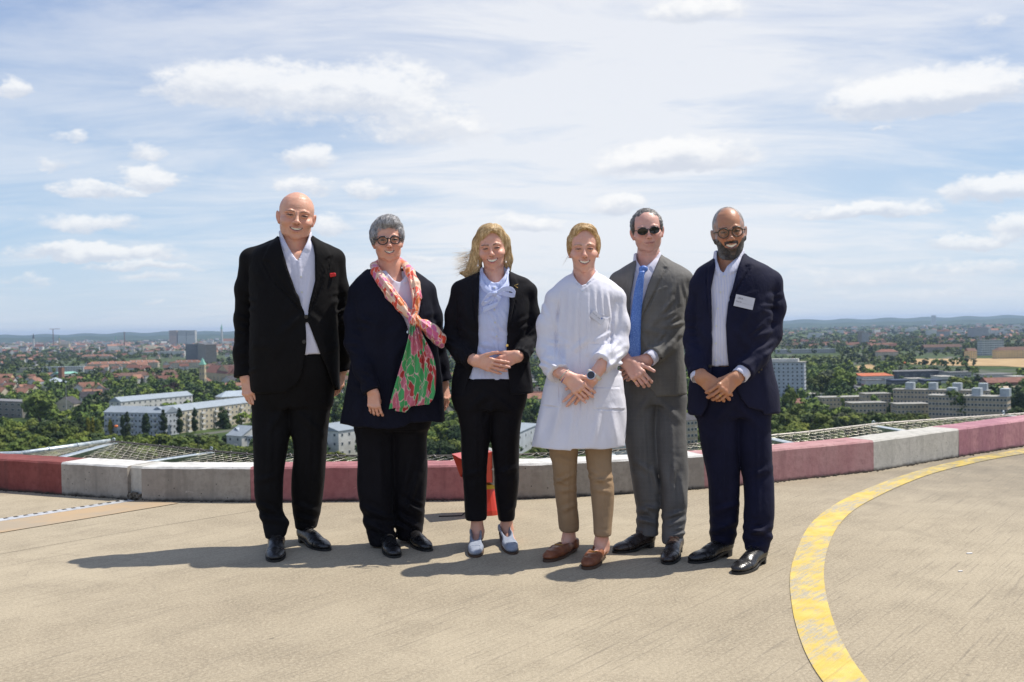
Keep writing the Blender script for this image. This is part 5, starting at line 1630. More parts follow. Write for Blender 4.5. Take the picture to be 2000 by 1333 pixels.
for (a, c, b_, d_, hh, lb) in ((158, 697, 218, 696, 11, 'long pale orange roof far left of the tower block'), (169, 712, 252, 712, 10, 'long orange-roofed terrace left of the church'), (246, 709, 307, 709, 10, 'orange-roofed block with dormers left of the church'), (336, 709, 391, 708, 10, 'orange-roofed block with dormers just behind the church spire')):
 rt_, A_, dd_, nn_, LL_ = wing(a, c, b_, d_, hh, 13, 'cream', 'orange', 'hip', 4.5, rows=3, cols=12, label=lb, name='apartment_building', cat='apartment block')
 dm = bpy.data.meshes.get('dormer') or MB().add([(-1.2, 0, 0), (1.2, 0, 0), (1.2, 0, 1.4), (-1.2, 0, 1.4), (0, 0, 2.1), (-1.2, 3, 1.4), (1.2, 3, 1.4), (0, 4, 2.1)], [(0, 1, 2, 4, 3), (3, 4, 7, 5), (4, 2, 6, 7), (0, 3, 5), (1, 6, 2)]).mesh('dormer', WM['white'])
 for i in range(5):
  o = link('dormer', dm, None, rt_); o.location = (LL_ * (i + .7) / 5.4, 1.6, hh + .9)
wing(362, 673, 386, 673, 40, 20, WM['slab'], 'gflat', 'flat', rows=12, cols=9, ww=2.2, wh=1.6, label='dark slab half of the grey tower block', name='tower_block', cat='tower block')
wing(385, 671.5, 401, 674, 41, 20, 'conc', 'gflat', 'flat', rows=12, cols=5, label='paler concrete half of the grey tower block, on its right', name='tower_block', cat='tower block')
for i, (a, b_) in enumerate(((330, 345), (347, 363), (364, 381))):
 tower_at(a, b_, 646, 5200, 25, ('pinkw', 'white', 'white')[i], 'flat', 'flat', rows=12, cols=6, ww=5, wh=2.4, label=('left', 'middle', 'right')[i] + ' one of three pale high-rise slabs on the skyline', name='high_rise', cat='high-rise', group='three high-rise slabs on the skyline')
# church with green spire
rt_, A_, dd_, nn_, LL_ = wing(389, 713, 399, 714, 27, 6, 'sand', 'copper', 'pyr', 8, rows=4, cols=2, ww=1.0, wh=2.0, label='sandstone church tower with green copper spire', name='church_tower', cat='church tower', eave=.3)
wing(399, 727, 446, 731, 13, 18, 'sand', 'red', 'gable', 9, rows=1, cols=6, ww=1.6, wh=5, label='church nave with red tiled roof beside the green spire', name='church', cat='church')
wing(420, 728, 450, 731, 13, 20, 'sand', 'brown', 'gablex', 10, rows=1, cols=3, ww=1.2, wh=4, label='sandstone gable end of the church, right of its nave', name='church', cat='church')
wing(232, 735, 284, 735, 9, 14, 'grey', 'brown', 'gable', 4, rows=3, cols=14, label='grey block with brown gable roof left of the church', name='apartment_building', cat='apartment block')
wing(249, 689, 301, 689, 10, 40, 'white', 'flat', 'flat', rows=2, cols=20, label='long pale industrial hall far behind the orange roofs', name='hall', cat='hall')
wing(308, 687, 360, 688, 14, 50, 'white', 'flat', 'flat', rows=2, cols=16, label='white industrial hall left of the dark tower block', name='hall', cat='hall')
wing(312, 741, 352, 739, 7, 13, 'white', 'red', 'gable', 4, rows=2, cols=6, label='red roof in front of the church, left of its tower', name='house', cat='house')
wing(388, 745, 408, 745, 6, 10, 'cream', 'orange', 'gablex', 4, rows=1, cols=3, label='small orange gable right below the church tower', name='house', cat='house')
wing(432, 744, 453, 746, 7, 12, 'white', 'dark', 'gablex', 6, rows=2, cols=3, label='white gable house with dark roof right of the church', name='house', cat='house')
wing(438, 754, 470, 754, 6, 12, 'white', 'orange', 'gable', 3, rows=1, cols=5, label='orange roof next to the bald man\'s sleeve', name='house', cat='house')
# far skyline towers, each its own thing
def spire(px, ytop, ybot, D, wpx, wm_, tipm, tip, label, name='church_tower', cat='church tower', nave=None):
 k = D / F; b0 = at(px, ybot, D); t0 = at(px, ytop, D); w_ = wpx * k / 2; z0 = GZ - b0[2]
 root = empty(name, (b0[0], b0[1], GZ), label=label, category=cat)
 H = t0[2] - GZ; hb_ = H * (1 - tip)
 MB().tube([(0, 0, 0), (0, 0, hb_)], w_, 8, rs=[w_, w_ * .95]).obj('shaft', wm_, root)
 MB().tube([(0, 0, hb_), (0, 0, hb_ + (H - hb_) * .35), (0, 0, H)], w_, 8, rs=[w_ * 1.1, w_ * .75, .2]).obj('roof', tipm, root)
 if nave:
  nw, nh, mm, rr = nave
  mb = MB().box((w_ + nw / 2, 8, nh / 2), (nw / 2, 9, nh / 2)); mb.obj('nave', WM[mm], root)
  MB().add([(w_, -1.5, nh), (w_ + nw, -1.5, nh), (w_ + nw, 17.5, nh), (w_, 17.5, nh), (w_, 8, nh * 1.6), (w_ + nw, 8, nh * 1.6)], [(0, 1, 5, 4), (2, 3, 4, 5), (0, 4, 3), (1, 2, 5)]).obj('nave_roof', RM[rr], root)
spire(433, 633, 655, 5200, 4.2, WM['white'], RM['copper'], .25, 'tall pale church tower with dark onion cap on the left skyline', nave=(58, 22, 'white', 'orange'))
spire(65.5, 651, 670, 4300, 3.6, WM['white'], RM['dark'], .3, 'white church tower with dark onion roof at the far left skyline', nave=(34, 20, 'white', 'red'))
spire(243.3, 648, 668, 4800, 1.8, RM['red'], RM['red'], .02, 'thin red brick chimney on the left skyline', 'chimney', 'chimney')
spire(116, 655, 668, 4600, 3, WM['sand'], RM['copper'], .2, 'old theatre tower with green roof beside the crane', 'theatre', 'building', nave=(40, 26, 'sand', 'flat'))
spire(226, 655, 668, 4700, 2.2, WM['white'], RM['copper'], .35, 'small white tower left of the chimney', nave=(30, 14, 'white', 'orange'))
spire(1548, 698, 716, 880, 6.5, RM['orangev'], RM['orangev'], .85, 'bright orange pointed roof behind the white tower block')
# crane
cb = at(104, 664, 4500); kk = 4500 / F
cr_ = empty('tower_crane', (cb[0], cb[1], GZ), label='thin tower crane over the far left old town', category='crane')
HH = at(104, 643, 4500)[2] - GZ
MB().box((0, 0, HH / 2), (1.2, 1.2, HH / 2)).obj('mast', RM['red'], cr_); MB().box((8, 0, HH), (24, .8, 1.0)).obj('jib', RM['red'], cr_)
# --- right side landmarks
rt_, A_, dd_, nn_, LL_ = wing(1499, 708.6, 1568, 709.8, 30, 12, 'bluew', 'flat', 'flat', rows=10, cols=8, ww=1.3, wh=1.3, rot=-.40, label='white ten-storey tower block right of the navy suit', name='tower_block', cat='tower block')
rbox(rt_, LL_ * .45, 6, 31.6, LL_ * .38, 4, 1.2, WM['white'], 'roof_house')
wing(1573, 771, 1606, 771, 5, 14, 'white', 'flat', 'flat', label='low white annex at the foot of the tower block')
wing(1684, 735, 1746, 734, 8, 26, 'white', 'orangev', 'mono', 1.5, rows=1, cols=4, ww=5, wh=2.2, label='white supermarket hall with orange-red arched roof', name='hall', cat='hall')
rt_, *_ = wing(1690, 744, 1728, 745, 5, 12, 'white', 'gflat', 'flat', label='low white shop front in front of the supermarket', name='shop', cat='shop')
for (a, c, b_, d_, hh, dp, w_, r__, lb) in ((1748, 727, 1845, 727, 7, 30, 'dark', 'gflat', 'long dark blue-grey shed behind the light boxes'), (1744, 744, 1776, 744, 6, 18, 'dark', 'navy', 'dark navy hall with white front, left one'), (1778, 741, 1808, 741, 6, 18, 'white', 'flat', 'white-fronted workshop between two navy halls'), (1807, 744, 1838, 744, 6, 18, 'dark', 'navy', 'dark navy hall right of the white workshop'),
  (1838, 737, 1866, 737, 6, 24, 'white', 'flat', 'pale workshop hall left of the round green tree'), (1855, 729, 1898, 729, 6, 24, 'grey', 'gflat', 'grey shed behind the round green tree'), (1920, 733, 1977, 732, 6, 22, 'white', 'gflat', 'white hall with dark roof below the wheat field'), (1980, 737, 2012, 737, 7, 20, 'white', 'white_', 'bright white hall at the right edge')):
 wing(a, c, b_, d_, hh, dp, w_, 'flat' if r__ == 'white_' else r__, 'flat', rows=1, cols=6, ww=3, wh=1.2, label=lb, name='hall', cat='hall')
wing(1929, 748, 2030, 748, 6, 16, 'brick', 'red', 'gable', 4, label='long red-brown roof near the right edge', name='hall', cat='hall')
wing(1935, 760, 2030, 760, 8, 20, 'conc', 'beige', 'flat', rows=1, cols=8, label='beige flat roof behind the tan housing block', name='hall', cat='hall')
BX = mat('pale_metal_roof_box', (.40, .44, .47), .5, metal=.2, build=mottled((.36, .40, .43), (.46, .50, .53), .6, 3))
def boxed(a, c, b_, d_, hh, dp, rows, cols, lb, boxes):
 rt_, A_, dd_, nn_, LL_ = wing(a, c, b_, d_, hh, dp, 'tan', 'flat', 'flat', rows=rows, cols=cols, label=lb, name='apartment_building', cat='apartment block', eave=.5)
 for (bx0, bx1, bt) in boxes:
  P0 = G(bx0, bt, hh + 4.5); P1 = G(bx1, bt, hh + 4.5); x0 = (P0[:2] - A_[:2]) @ dd_; x1 = (P1[:2] - A_[:2]) @ dd_
  rbox(rt_, (x0 + x1) / 2, dp / 2, hh + 2.6, abs(x1 - x0) / 2 * .85, min(3.6, dp * .35), 2.3, BX, 'roof_box')
boxed(1744, 762, 1930, 765, 15, 12, 5, 26, 'long tan housing block with four pale roof boxes', ((1762, 1782, 750), (1810, 1829, 750), (1855, 1876, 751), (1906, 1926, 752)))
boxed(1813, 773.5, 1967, 777, 15.5, 12, 5, 22, 'front tan housing block with three pale roof boxes', ((1840, 1862, 761), (1891, 1913, 761.5), (1945, 1968, 763)))
boxed(1691, 771, 1741, 771, 12, 12, 4, 7, 'tan housing block left of the long boxed one', ())
boxed(1605, 778, 1692, 779, 9, 12, 3, 12, 'lowest tan housing block, nearest the white tower', ())
boxed(1662, 789, 1731, 790, 9, 12, 3, 9, 'low tan block in front, half hidden by trees', ()); boxed(1752, 791, 1813, 791, 9, 12, 3, 8, 'low tan block below the left roof box', ())
wing(1716, 688, 1755, 687, 13, 14, 'cream', 'red', 'hip', 4, rows=4, cols=12, label='cream block with red-brown roof left of the wheat field', name='apartment_building', cat='apartment block')
wing(1947, 685, 2020, 684, 13, 16, 'yellow', 'brown', 'hip', 5, rows=4, cols=14, label='yellow blocks with brown roof above the wheat field', name='apartment_building', cat='apartment block')
wing(1891, 686, 1908, 686, 13, 14, 'yellow', 'brown', 'gable', 4, rows=4, cols=4, label='narrow yellow block with brown roof above the wheat field', name='apartment_building', cat='apartment block')
wing(1806, 679, 1880, 680, 10, 18, 'conc', 'brown', 'gable', 5, rows=3, cols=14, label='brown-roofed farmyard range above the wheat field', name='barn', cat='barn')
wing(1918, 665, 1962, 664, 26, 16, 'white', 'flat', 'flat', rows=7, cols=9, ww=3, label='white and pale blue flats above the yellow blocks', name='apartment_building', cat='apartment block')
wing(1904, 641, 1931, 641, 34, 50, 'grey', 'gflat', 'flat', rows=0, cols=0, label='big grey industrial cube far right', name='hall', cat='hall')
wing(1932, 643, 2030, 642, 16, 80, 'white', 'flat', 'flat', rows=1, cols=20, ww=7, wh=4, label='long white factory on the far right horizon', name='factory', cat='factory')
wing(1679, 647.5, 1687, 647.5, 36, 14, 'conc', 'flat', 'flat', rows=8, cols=3, label='left half of the grey twin tower beyond the houses', name='tower_block', cat='tower block')
wing(1687, 650, 1697, 650, 33, 14, 'grey', 'flat', 'flat', rows=8, cols=3, label='right half of the grey twin tower beyond the houses', name='tower_block', cat='tower block')
wing(1517, 684, 1632, 682, 8, 14, 'grey', 'metal', 'flat', rows=2, cols=26, label='long grey flat-roofed row behind the white tower', name='terrace', cat='terrace')
tower_at(1821, 1828, 616.5, 9000, 30, 'white', 'flat', 'flat', label='tiny white high-rise on the right horizon', name='high_rise', cat='high-rise')
# between the people
wing(1024, 780, 1062, 779, 7, 12, 'white', 'orange', 'gable', 4, rows=2, cols=5, label='orange-roofed house between the black blazer and the white coat', name='house', cat='house')
wing(1010, 846, 1052, 828, 11, 16, 'bluew', 'metal', 'mono', 1, rows=2, cols=4, label='grey metal-clad building left of the white coat', name='building')
wing(1203, 872, 1236, 870, 6, 12, 'white', 'metal', 'gable', 2, label='bluish metal roof just below the white coat hem', name='house', cat='house')
wing(1334, 822, 1362, 820, 15, 12, 'tan', 'dark', 'gable', 3, rows=5, cols=4, label='tan block between the two suited men', name='apartment_building', cat='apartment block')
wing(866, 806, 890, 804, 7, 12, 'cream', 'brown', 'gablex', 4, rows=2, cols=3, label='cream house between the scarf woman and the black blazer', name='house', cat='house')
wing(1030, 748, 1058, 748, 6, 22, 'white', 'gflat', 'flat', label='flat grey hall roof seen beside the white sleeve', name='hall', cat='hall')
wing(668, 742, 690, 741, 9, 12, 'cream', 'brown', 'gable', 4, rows=2, cols=4, label='brown-roofed house seen between the first two people', name='house', cat='house')
# fields, streets
def sheet(name, pts, m, z): MB().add([tuple(G(x, y)[:2]) + (GZ + z,) for x, y in pts], [tuple(range(len(pts)))]).obj(name, m, kind='structure')
M_WHEAT = mat('ripe_wheat', (.42, .29, .15), 1, spec=.1, build=mottled((.36, .245, .125), (.46, .33, .18), .03, 4, obj=False))
sheet('field', [(1775, 702), (2060, 700), (2060, 722), (1960, 716), (1860, 715), (1775, 712)], M_WHEAT, .4)
sheet('field', [(1660, 718), (1700, 712), (1720, 722), (1680, 728)], M_WHEAT, .5)
sheet('meadow', [(1540, 797), (1640, 790), (1700, 812), (1560, 830)], mat('mown_grass', (.12, .15, .05), 1, build=mottled((.09, .12, .04), (.15, .17, .07), .05, 4, obj=False)), .3)
M_ASPH = mat('asphalt', (.12, .12, .125), .95, build=mottled((.10, .10, .105), (.15, .15, .15), .2, 4, obj=False))
sheet('car_park', [(1658, 766), (1676, 738), (1690, 738), (1700, 768)], M_ASPH, .35); sheet('car_park', [(130, 838), (150, 838), (160, 860), (134, 856)], M_ASPH, .35)
# parked cars seen as specks on the car parks
def car_mesh(m_):
 mb = MB(); mb.box((0, 0, .62), (2.15, .88, .36), mi=0); mb.box((-.15, 0, 1.18), (1.15, .76, .26), mi=1); mb.box((-.15, 0, 1.45), (1.0, .70, .03), mi=0)
 for sx in (-1.35, 1.35):
  for sy in (-.8, .8): mb.tube([(sx, sy - .1, .33), (sx, sy + .1, .33)], .33, 8, mi=2)
 return mb.mesh('car', [m_, M_WIN, M_SOLE])
CARC = [('white', (.7, .7, .7)), ('silver', (.4, .41, .42)), ('red', (.45, .02, .015)), ('dark blue', (.03, .05, .14)), ('black', (.02, .02, .022)), ('grey', (.2, .2, .21))]
CM = [car_mesh(mat(n_.replace(' ', '_') + '_car_paint', c_, .3, coat=.5)) for n_, c_ in CARC]
for i in range(26):
 px, py = rnd.uniform(1662, 1690), rnd.uniform(742, 764);
 if i >= 22: px, py = rnd.uniform(134, 150), rnd.uniform(841, 853)
 k_ = rnd.randrange(6); p = G(px, py); o = link('parked_car', CM[k_]); o.location = (p[0], p[1], GZ + .36); o.rotation_euler = (0, 0, rnd.choice([.3, .3 + math.pi / 2]))
 o['category'] = 'car'; side = 'left town car park by the poplars' if i >= 22 else 'car park left of the supermarket'
 o['label'] = f'tiny {CARC[k_][0]} car on the {side}'; o['group'] = f'{CARC[k_][0]} cars on the {side}'
# houses in clusters
HR = [('orange', .34), ('red', .26), ('brown', .2), ('dark', .2)]
nh = 0
HM = {}
def house_meshes(k):
 """three sizes of small house: wall, roof, window meshes shared between copies"""
 if k in HM: return HM[k]
 L_, dp, h, rs_ = ((11, 9, 6, 4), (15, 10, 6.5, 4.5), (22, 11, 8, 4.5))[k]
 wall = MB().box((0, 0, h / 2 - 1), (L_ / 2, dp / 2, h / 2 + 1)).add([(-L_ / 2, -dp / 2, h), (-L_ / 2, dp / 2, h), (-L_ / 2, 0, h + rs_ * .96), (L_ / 2, -dp / 2, h), (L_ / 2, dp / 2, h), (L_ / 2, 0, h + rs_ * .96)], [(0, 2, 1), (3, 4, 5), (0, 3, 5, 2), (1, 2, 5, 4)])
 e = .5
 roof = MB().add([(-L_ / 2 - e, -dp / 2 - e, h - .35), (L_ / 2 + e, -dp / 2 - e, h - .35), (L_ / 2 + e, dp / 2 + e, h - .35), (-L_ / 2 - e, dp / 2 + e, h - .35), (-L_ / 2 - e, 0, h + rs_), (L_ / 2 + e, 0, h + rs_)], [(0, 1, 5, 4), (2, 3, 4, 5)])
 roof.add([(-L_ / 2 - e, -dp / 2 - e, h - .1), (L_ / 2 + e, -dp / 2 - e, h - .1), (L_ / 2 + e, 0, h + rs_ + .25), (-L_ / 2 - e, 0, h + rs_ + .25), (L_ / 2 + e, dp / 2 + e, h - .1), (-L_ / 2 - e, dp / 2 + e, h - .1)], [(0, 1, 2, 3), (4, 5, 3, 2)])
 wi = MB()
 for s_ in (-1, 1):
  for i in range(int(L_ / 3)):
   for zz in (1.8, 4.6): wi.box((-L_ / 2 + 1.8 + i * 3, s_ * (dp / 2 + .02), zz), (.6, .05, .65))
  for yy in (-2, 2):
   for zz in (1.8, 4.6): wi.box((s_ * (L_ / 2 + .02), yy, zz), (.05, .55, .65))
 ch = MB().box((L_ * .2, .6, h + rs_), (.4, .4, 1.2))
 HM[k] = (wall, roof, wi, ch); return HM[k]
HMESH = {}
def small_house(p, k, wall, roof, rz, label, group):
 key = (k, wall, roof)
 if key not in HMESH:
  a, b_, c, d_ = house_meshes(k)
  HMESH[key] = (a.mesh('wall', WM[wall]), b_.mesh('roof', RM[roof]), c.mesh('window', M_WIN), d_.mesh('chimney', WM['brick']))
 a, b_, c, d_ = HMESH[key]
 rt = empty('house', (p[0], p[1], GZ), rz, label=label, category='house', group=group)
 link('wall', a, None, rt); r_ = link('roof', b_, None, rt); link('chimney', d_, None, r_); o = link('window', c, None, rt); o['kind'] = 'stuff'
 FOOT.append((p[:2] - np.array([9, 7]), np.array([1., 0]), np.array([0., 1]), 18, 14, 8))
CLU = [(-30, 460, 694, 708, 34, 'behind the long orange terraces on the left'), (-30, 110, 700, 716, 14, 'at the far left edge of town'), (165, 300, 716, 730, 22, 'between the orange terraces and the grey block'), (290, 470, 714, 728, 12, 'around the church'), (-20, 70, 745, 760, 10, 'in the left middle ground'), (-10, 60, 764, 782, 12, 'in the coloured terrace at the left edge'),
       (150, 200, 765, 790, 8, 'among the trees behind the mast'), (255, 330, 738, 750, 9, 'in front of the church on its left'), (200, 232, 735, 760, 6, 'beside the grey block'), (1520, 1680, 664, 682, 36, 'beyond the flat row right of the navy suit'), (1680, 1760, 664, 684, 22, 'around the twin tower'), (1760, 1880, 662, 676, 20, 'above the wheat field'), (1890, 2010, 662, 678, 12, 'at the right edge above the field'),
       (640, 690, 700, 790, 7, 'between the first two people'), (866, 892, 700, 790, 4, 'between the scarf and the black blazer'), (1030, 1060, 690, 800, 8, 'between the black blazer and the white coat'), (1535, 1560, 800, 815, 2, 'in the trees below the tower block')]
for (x0, x1, y0, y1, n_, where) in CLU:
 tries = 0; made = 0
 ang0 = rnd.uniform(-.5, .5)
 while made < n_ and tries < n_ * 14:
  tries += 1; px, py = rnd.uniform(x0, x1), rnd.uniform(y0, y1); p = G(px, py)
  if not free(p, 8): continue
  ro = rnd.choices(['orange', 'red', 'brown', 'dark'], [.38, .26, .2, .16])[0]; wa = rnd.choices(['white', 'cream', 'yellow', 'pinkw', 'grey'], [.5, .25, .08, .07, .1])[0]
  k_ = rnd.choices([0, 1, 2], [.5, .35, .15])[0]
  rn = {'orange': 'orange', 'red': 'dark red', 'brown': 'brown', 'dark': 'dark grey'}[ro]; wn = {'white': 'white', 'cream': 'cream', 'yellow': 'yellow', 'pinkw': 'pinkish', 'grey': 'grey'}[wa]
  lab = f'{("small", "middle-sized", "long")[k_]} {wn} house with {rn} roof {where}'
  small_house(p, k_, wa, ro, ang0 + rnd.choice([0, math.pi / 2]) + rnd.gauss(0, .08), lab, lab); made += 1; nh += 1
# far town: roofs too small to tell apart
def far_town():
 r_ = np.random.RandomState(21); V = []; Fq = []; M_ = []
 zones = [(-60, 470, 664, 694, 900), (1515, 2060, 632, 664, 330), (640, 1380, 650, 690, 260), (-60, 230, 668, 682, 500), (1515, 2060, 640, 648, 80)]
 n = 0
 for (x0, x1, y0, y1, c) in zones:
  for _ in range(c):
   px = r_.uniform(x0, x1); py = y0 + (y1 - y0) * r_.beta(1.2, 1.6)
   if py - yh(px) < 7: continue
   p = G(px, py); D_ = p[1]
   if r_.rand() > .9 and D_ > 3000: L_, W_, h = r_.uniform(25, 60), 14, r_.uniform(14, 24)
   else: L_, W_, h = r_.uniform(11, 26), 11, r_.uniform(6, 12)
   a = r_.uniform(0, 3.14); ca_, sa_ = math.cos(a), math.sin(a)
   rs_ = 0.0 if h > 14 and r_.rand() > .4 else r_.uniform(4, 7)
   pts = []
   for (x, y, z) in ((-1, -1, 0), (1, -1, 0), (1, 1, 0), (-1, 1, 0), (-1, -1, 1), (1, -1, 1), (1, 1, 1), (-1, 1, 1)):
    X, Y_ = x * L_ / 2, y * W_ / 2; pts.append((p[0] + X * ca_ - Y_ * sa_, p[1] + X * sa_ + Y_ * ca_, GZ + z * h))
   for x in (-1, 1): X = x * L_ / 2; pts.append((p[0] + X * ca_, p[1] + X * sa_, GZ + h + max(rs_, .3)))
   o = len(V); V += pts; wm_ = int(r_.choice([0, 0, 0, 1, 2])); rm_ = int(r_.choice([3, 3, 4, 5, 6])) if rs_ else 7
   for f_ in ((0, 1, 5, 4), (1, 2, 6, 5), (2, 3, 7, 6), (3, 0, 4, 7)): Fq.append(tuple(o + i for i in f_)); M_.append(wm_)
   for f_ in ((4, 5, 9, 8), (6, 7, 8, 9)): Fq.append(tuple(o + i for i in f_)); M_.append(rm_)
   for f_ in ((4, 8, 7), (5, 6, 9)): Fq.append(tuple(o + i for i in f_)); M_.append(wm_)
 mb = MB(); mb.V = V; mb.F = Fq; mb.M = M_
 mb.obj('distant_town', [WM['white'], WM['cream'], WM['grey'], RM['orange'], RM['red'], RM['brown'], RM['dark'], RM['flat']], kind='stuff', label='distant houses of the old town and suburbs')
far_town()
# ------------------------------------------------------------------ trees
def leaf_mat(name, c1, c2, rr=.22):
 def f(T, b):
  p = gpos(T); n = T.noise(p, .45, 3, .6); n2 = T.noise(p, .03, 3, .6)
  col = T.mix(T.ramp(n, .3, .7), c1, c2)
  col = T.mix(T.ramp(n2, .35, .65, 0, .4), col, tuple(x * y for x, y in zip(c2, (1.25, 1.05, .8))))
  ri = T.new('ShaderNodeObjectInfo').outputs['Random']
  hs = T.new('ShaderNodeHueSaturation'); T.l.new(col, hs.inputs['Color']); T.l.new(T.ramp(ri, 0, 1, 1 - rr, 1 + rr, 'LINEAR'), hs.inputs['Value']); T.l.new(T.ramp(T.m('FRACT', T.m('MULTIPLY', ri, 9.7)), 0, 1, .485, .512, 'LINEAR'), hs.inputs['Hue'])
  T.l.new(hs.outputs[0], b.inputs['Base Color'])
  b.inputs['Transmission Weight'].default_value = 0
 return mat(name, c1, .8, spec=.2, build=f)
LEAF = {'green': leaf_mat('mid_green_foliage', (.042, .072, .014), (.100, .140, .028)), 'dark': leaf_mat('dark_green_foliage', (.014, .030, .009), (.036, .062, .017)), 'light': leaf_mat('light_green_foliage', (.080, .118, .018), (.150, .190, .034)),
  'yellow': leaf_mat('yellow_green_foliage', (.13, .15, .012), (.22, .22, .02)), 'copper': leaf_mat('copper_beech_foliage', (.022, .016, .014), (.045, .028, .022)), 'grey': leaf_mat('grey_green_foliage', (.060, .078, .040), (.10, .12, .065))}
M_BARK = mat('bark', (.08, .06, .045), .95)
def crown_np(seed, lobes, leaves, size, shape='round'):
 r_ = np.random.RandomState(seed); V = []; Q = []
 # unit crown: radius about 1 in x,y ; z from 0 to 2*asp
 L_ = []
 for i in range(lobes):
  for _ in range(40):
   if shape == 'round': q = r_.normal(size=3); q /= np.linalg.norm(q); q = q * r_.uniform(.25, .78) * np.array([1, 1, .80]); q[2] += .86; rad = r_.uniform(.24, .42)
   elif shape == 'cone': z = r_.beta(1, 1.7) * 2.5; a = r_.uniform(0, 6.28); w_ = (1 - z / 2.65) * .72; q = np.array([math.cos(a) * w_ * .7, math.sin(a) * w_ * .7, z]); rad = .16 + .30 * (1 - z / 2.7)
   else: z = r_.uniform(.1, 4.6); a = r_.uniform(0, 6.28); w_ = .62 * math.sin(min(1, (z + .9) / 5.4) * math.pi) ** .6; q = np.array([math.cos(a) * w_ * .5, math.sin(a) * w_ * .5, z]); rad = .20 + .36 * math.sin(min(1, (z + .8) / 5.6) * math.pi)
   break
  L_.append((q, rad))
 for q, rad in L_:
  n = max(4, int(leaves * (rad / .33) ** 2))
  u = r_.normal(size=(n, 3)); u /= np.linalg.norm(u, axis=1, keepdims=True)
  c = q + u * rad * r_.uniform(.82, 1.12, (n, 1)) * np.array([1, 1, .85])
  nn = u + r_.normal(size=(n, 3)) * .45; nn[:, 2] += .25; nn /= np.linalg.norm(nn, axis=1, keepdims=True)
  t = np.cross(nn, r_.normal(size=(n, 3))); t /= np.linalg.norm(t, axis=1, keepdims=True); b_ = np.cross(nn, t)
  s1 = size * r_.uniform(.6, 1.4, (n, 1)); s2 = s1 * r_.uniform(.5, 1, (n, 1))
  P = np.stack([c - t * s1 - b_ * s2 * .3, c + b_ * s2, c + t * s1 - b_ * s2 * .3, c - b_ * s2], 1).reshape(-1, 3)
  o = sum(len(v) for v in V); V.append(P); Q.append((np.arange(n)[:, None] * 4 + np.arange(4)[None]) + o)
  # solid core of the lobe: an octahedral blob
  k = rad * .86
  if leaves < 20:
   oc = q + np.array([[1, 0, 0], [0, 1, 0], [-1, 0, 0], [0, -1, 0], [0, 0, .95]]) * k
   o = sum(len(v) for v in V); V.append(oc); Q.append(np.array([[0, 1, 4, 4], [1, 2, 4, 4], [2, 3, 4, 4], [3, 0, 4, 4]]) + o); continue
  oc = q + np.array([[1, 0, 0], [.6, .6, .5], [0, 1, 0], [-.6, .6, .5], [-1, 0, 0], [-.6, -.6, .5], [0, -1, 0], [.6, -.6, .5], [0, 0, .95], [0, 0, -.9]]) * k
  o = sum(len(v) for v in V); V.append(oc)
  tri = [(i, (i + 1) % 8, 8, 8) for i in range(8)] + [((i + 1) % 8, i, 9, 9) for i in range(8)]
  Q.append(np.array([[a, b2, c2, c2] for a, b2, c2, _ in tri]) + o)
 return np.concatenate(V), np.concatenate(Q)
def to_mesh(name, V, Q, m):
 me = bpy.data.meshes.new(name)
 fs = [tuple(q[:3]) if q[2] == q[3] else tuple(q) for q in Q.tolist()]
 me.from_pydata(V.tolist(), [], fs); me.materials.append(m); me.update(); return me
CROWN = {}
def crown_mesh(shape, var, col):
 k = (shape, var, col)
 if k not in CROWN:
  V, Q = crown_np(var * 7 + len(shape), {'round': 20, 'cone': 22, 'column': 26}[shape], {'round': 62, 'cone': 40, 'column': 46}[shape], .10, shape)
  CROWN[k] = to_mesh('crown', V, Q, LEAF[col])
 return CROWN[k]
TRUNK = None
def tree(p, hgt, wid, shape='round', col='green', label='', group='', name='broadleaf_tree', base=None, cat='tree'):
 global TRUNK
 if TRUNK is None:
  mb = MB().tube([(0, 0, -.1), (.01, 0, .25), (0, .01, .6)], .05, 7, rs=[.06, .045, .03])
  for a in (0, 2.1, 4.2): mb.tube([(0, 0, .3), (math.cos(a) * .12, math.sin(a) * .12, .5), (math.cos(a) * .25, math.sin(a) * .25, .72)], .02, 5, rs=[.03, .02, .01])
  TRUNK = mb.mesh('trunk', M_BARK)
 rt = empty(name, (p[0], p[1], GZ), rnd.uniform(0, 6.28), label=label, category=cat)
 if group: rt['group'] = group
 t = link('trunk', TRUNK, None, rt); t.scale = (wid, wid, hgt)
 c = link('crown', crown_mesh(shape, rnd.randrange(4), col), None, rt)
 zs = {'round': 1.72, 'cone': 2.75, 'column': 5.2}[shape]; b0 = .12 if shape == 'round' else .05
 xs = {'round': 1.0, 'cone': .85, 'column': .75}[shape]
 c.scale = (wid / 2 / xs, wid / 2 / xs, hgt * (1 - b0) / zs); c.location = (0, 0, hgt * b0)
 FOOT_T.append((p[0], p[1], wid / 2))
FOOT_T = []
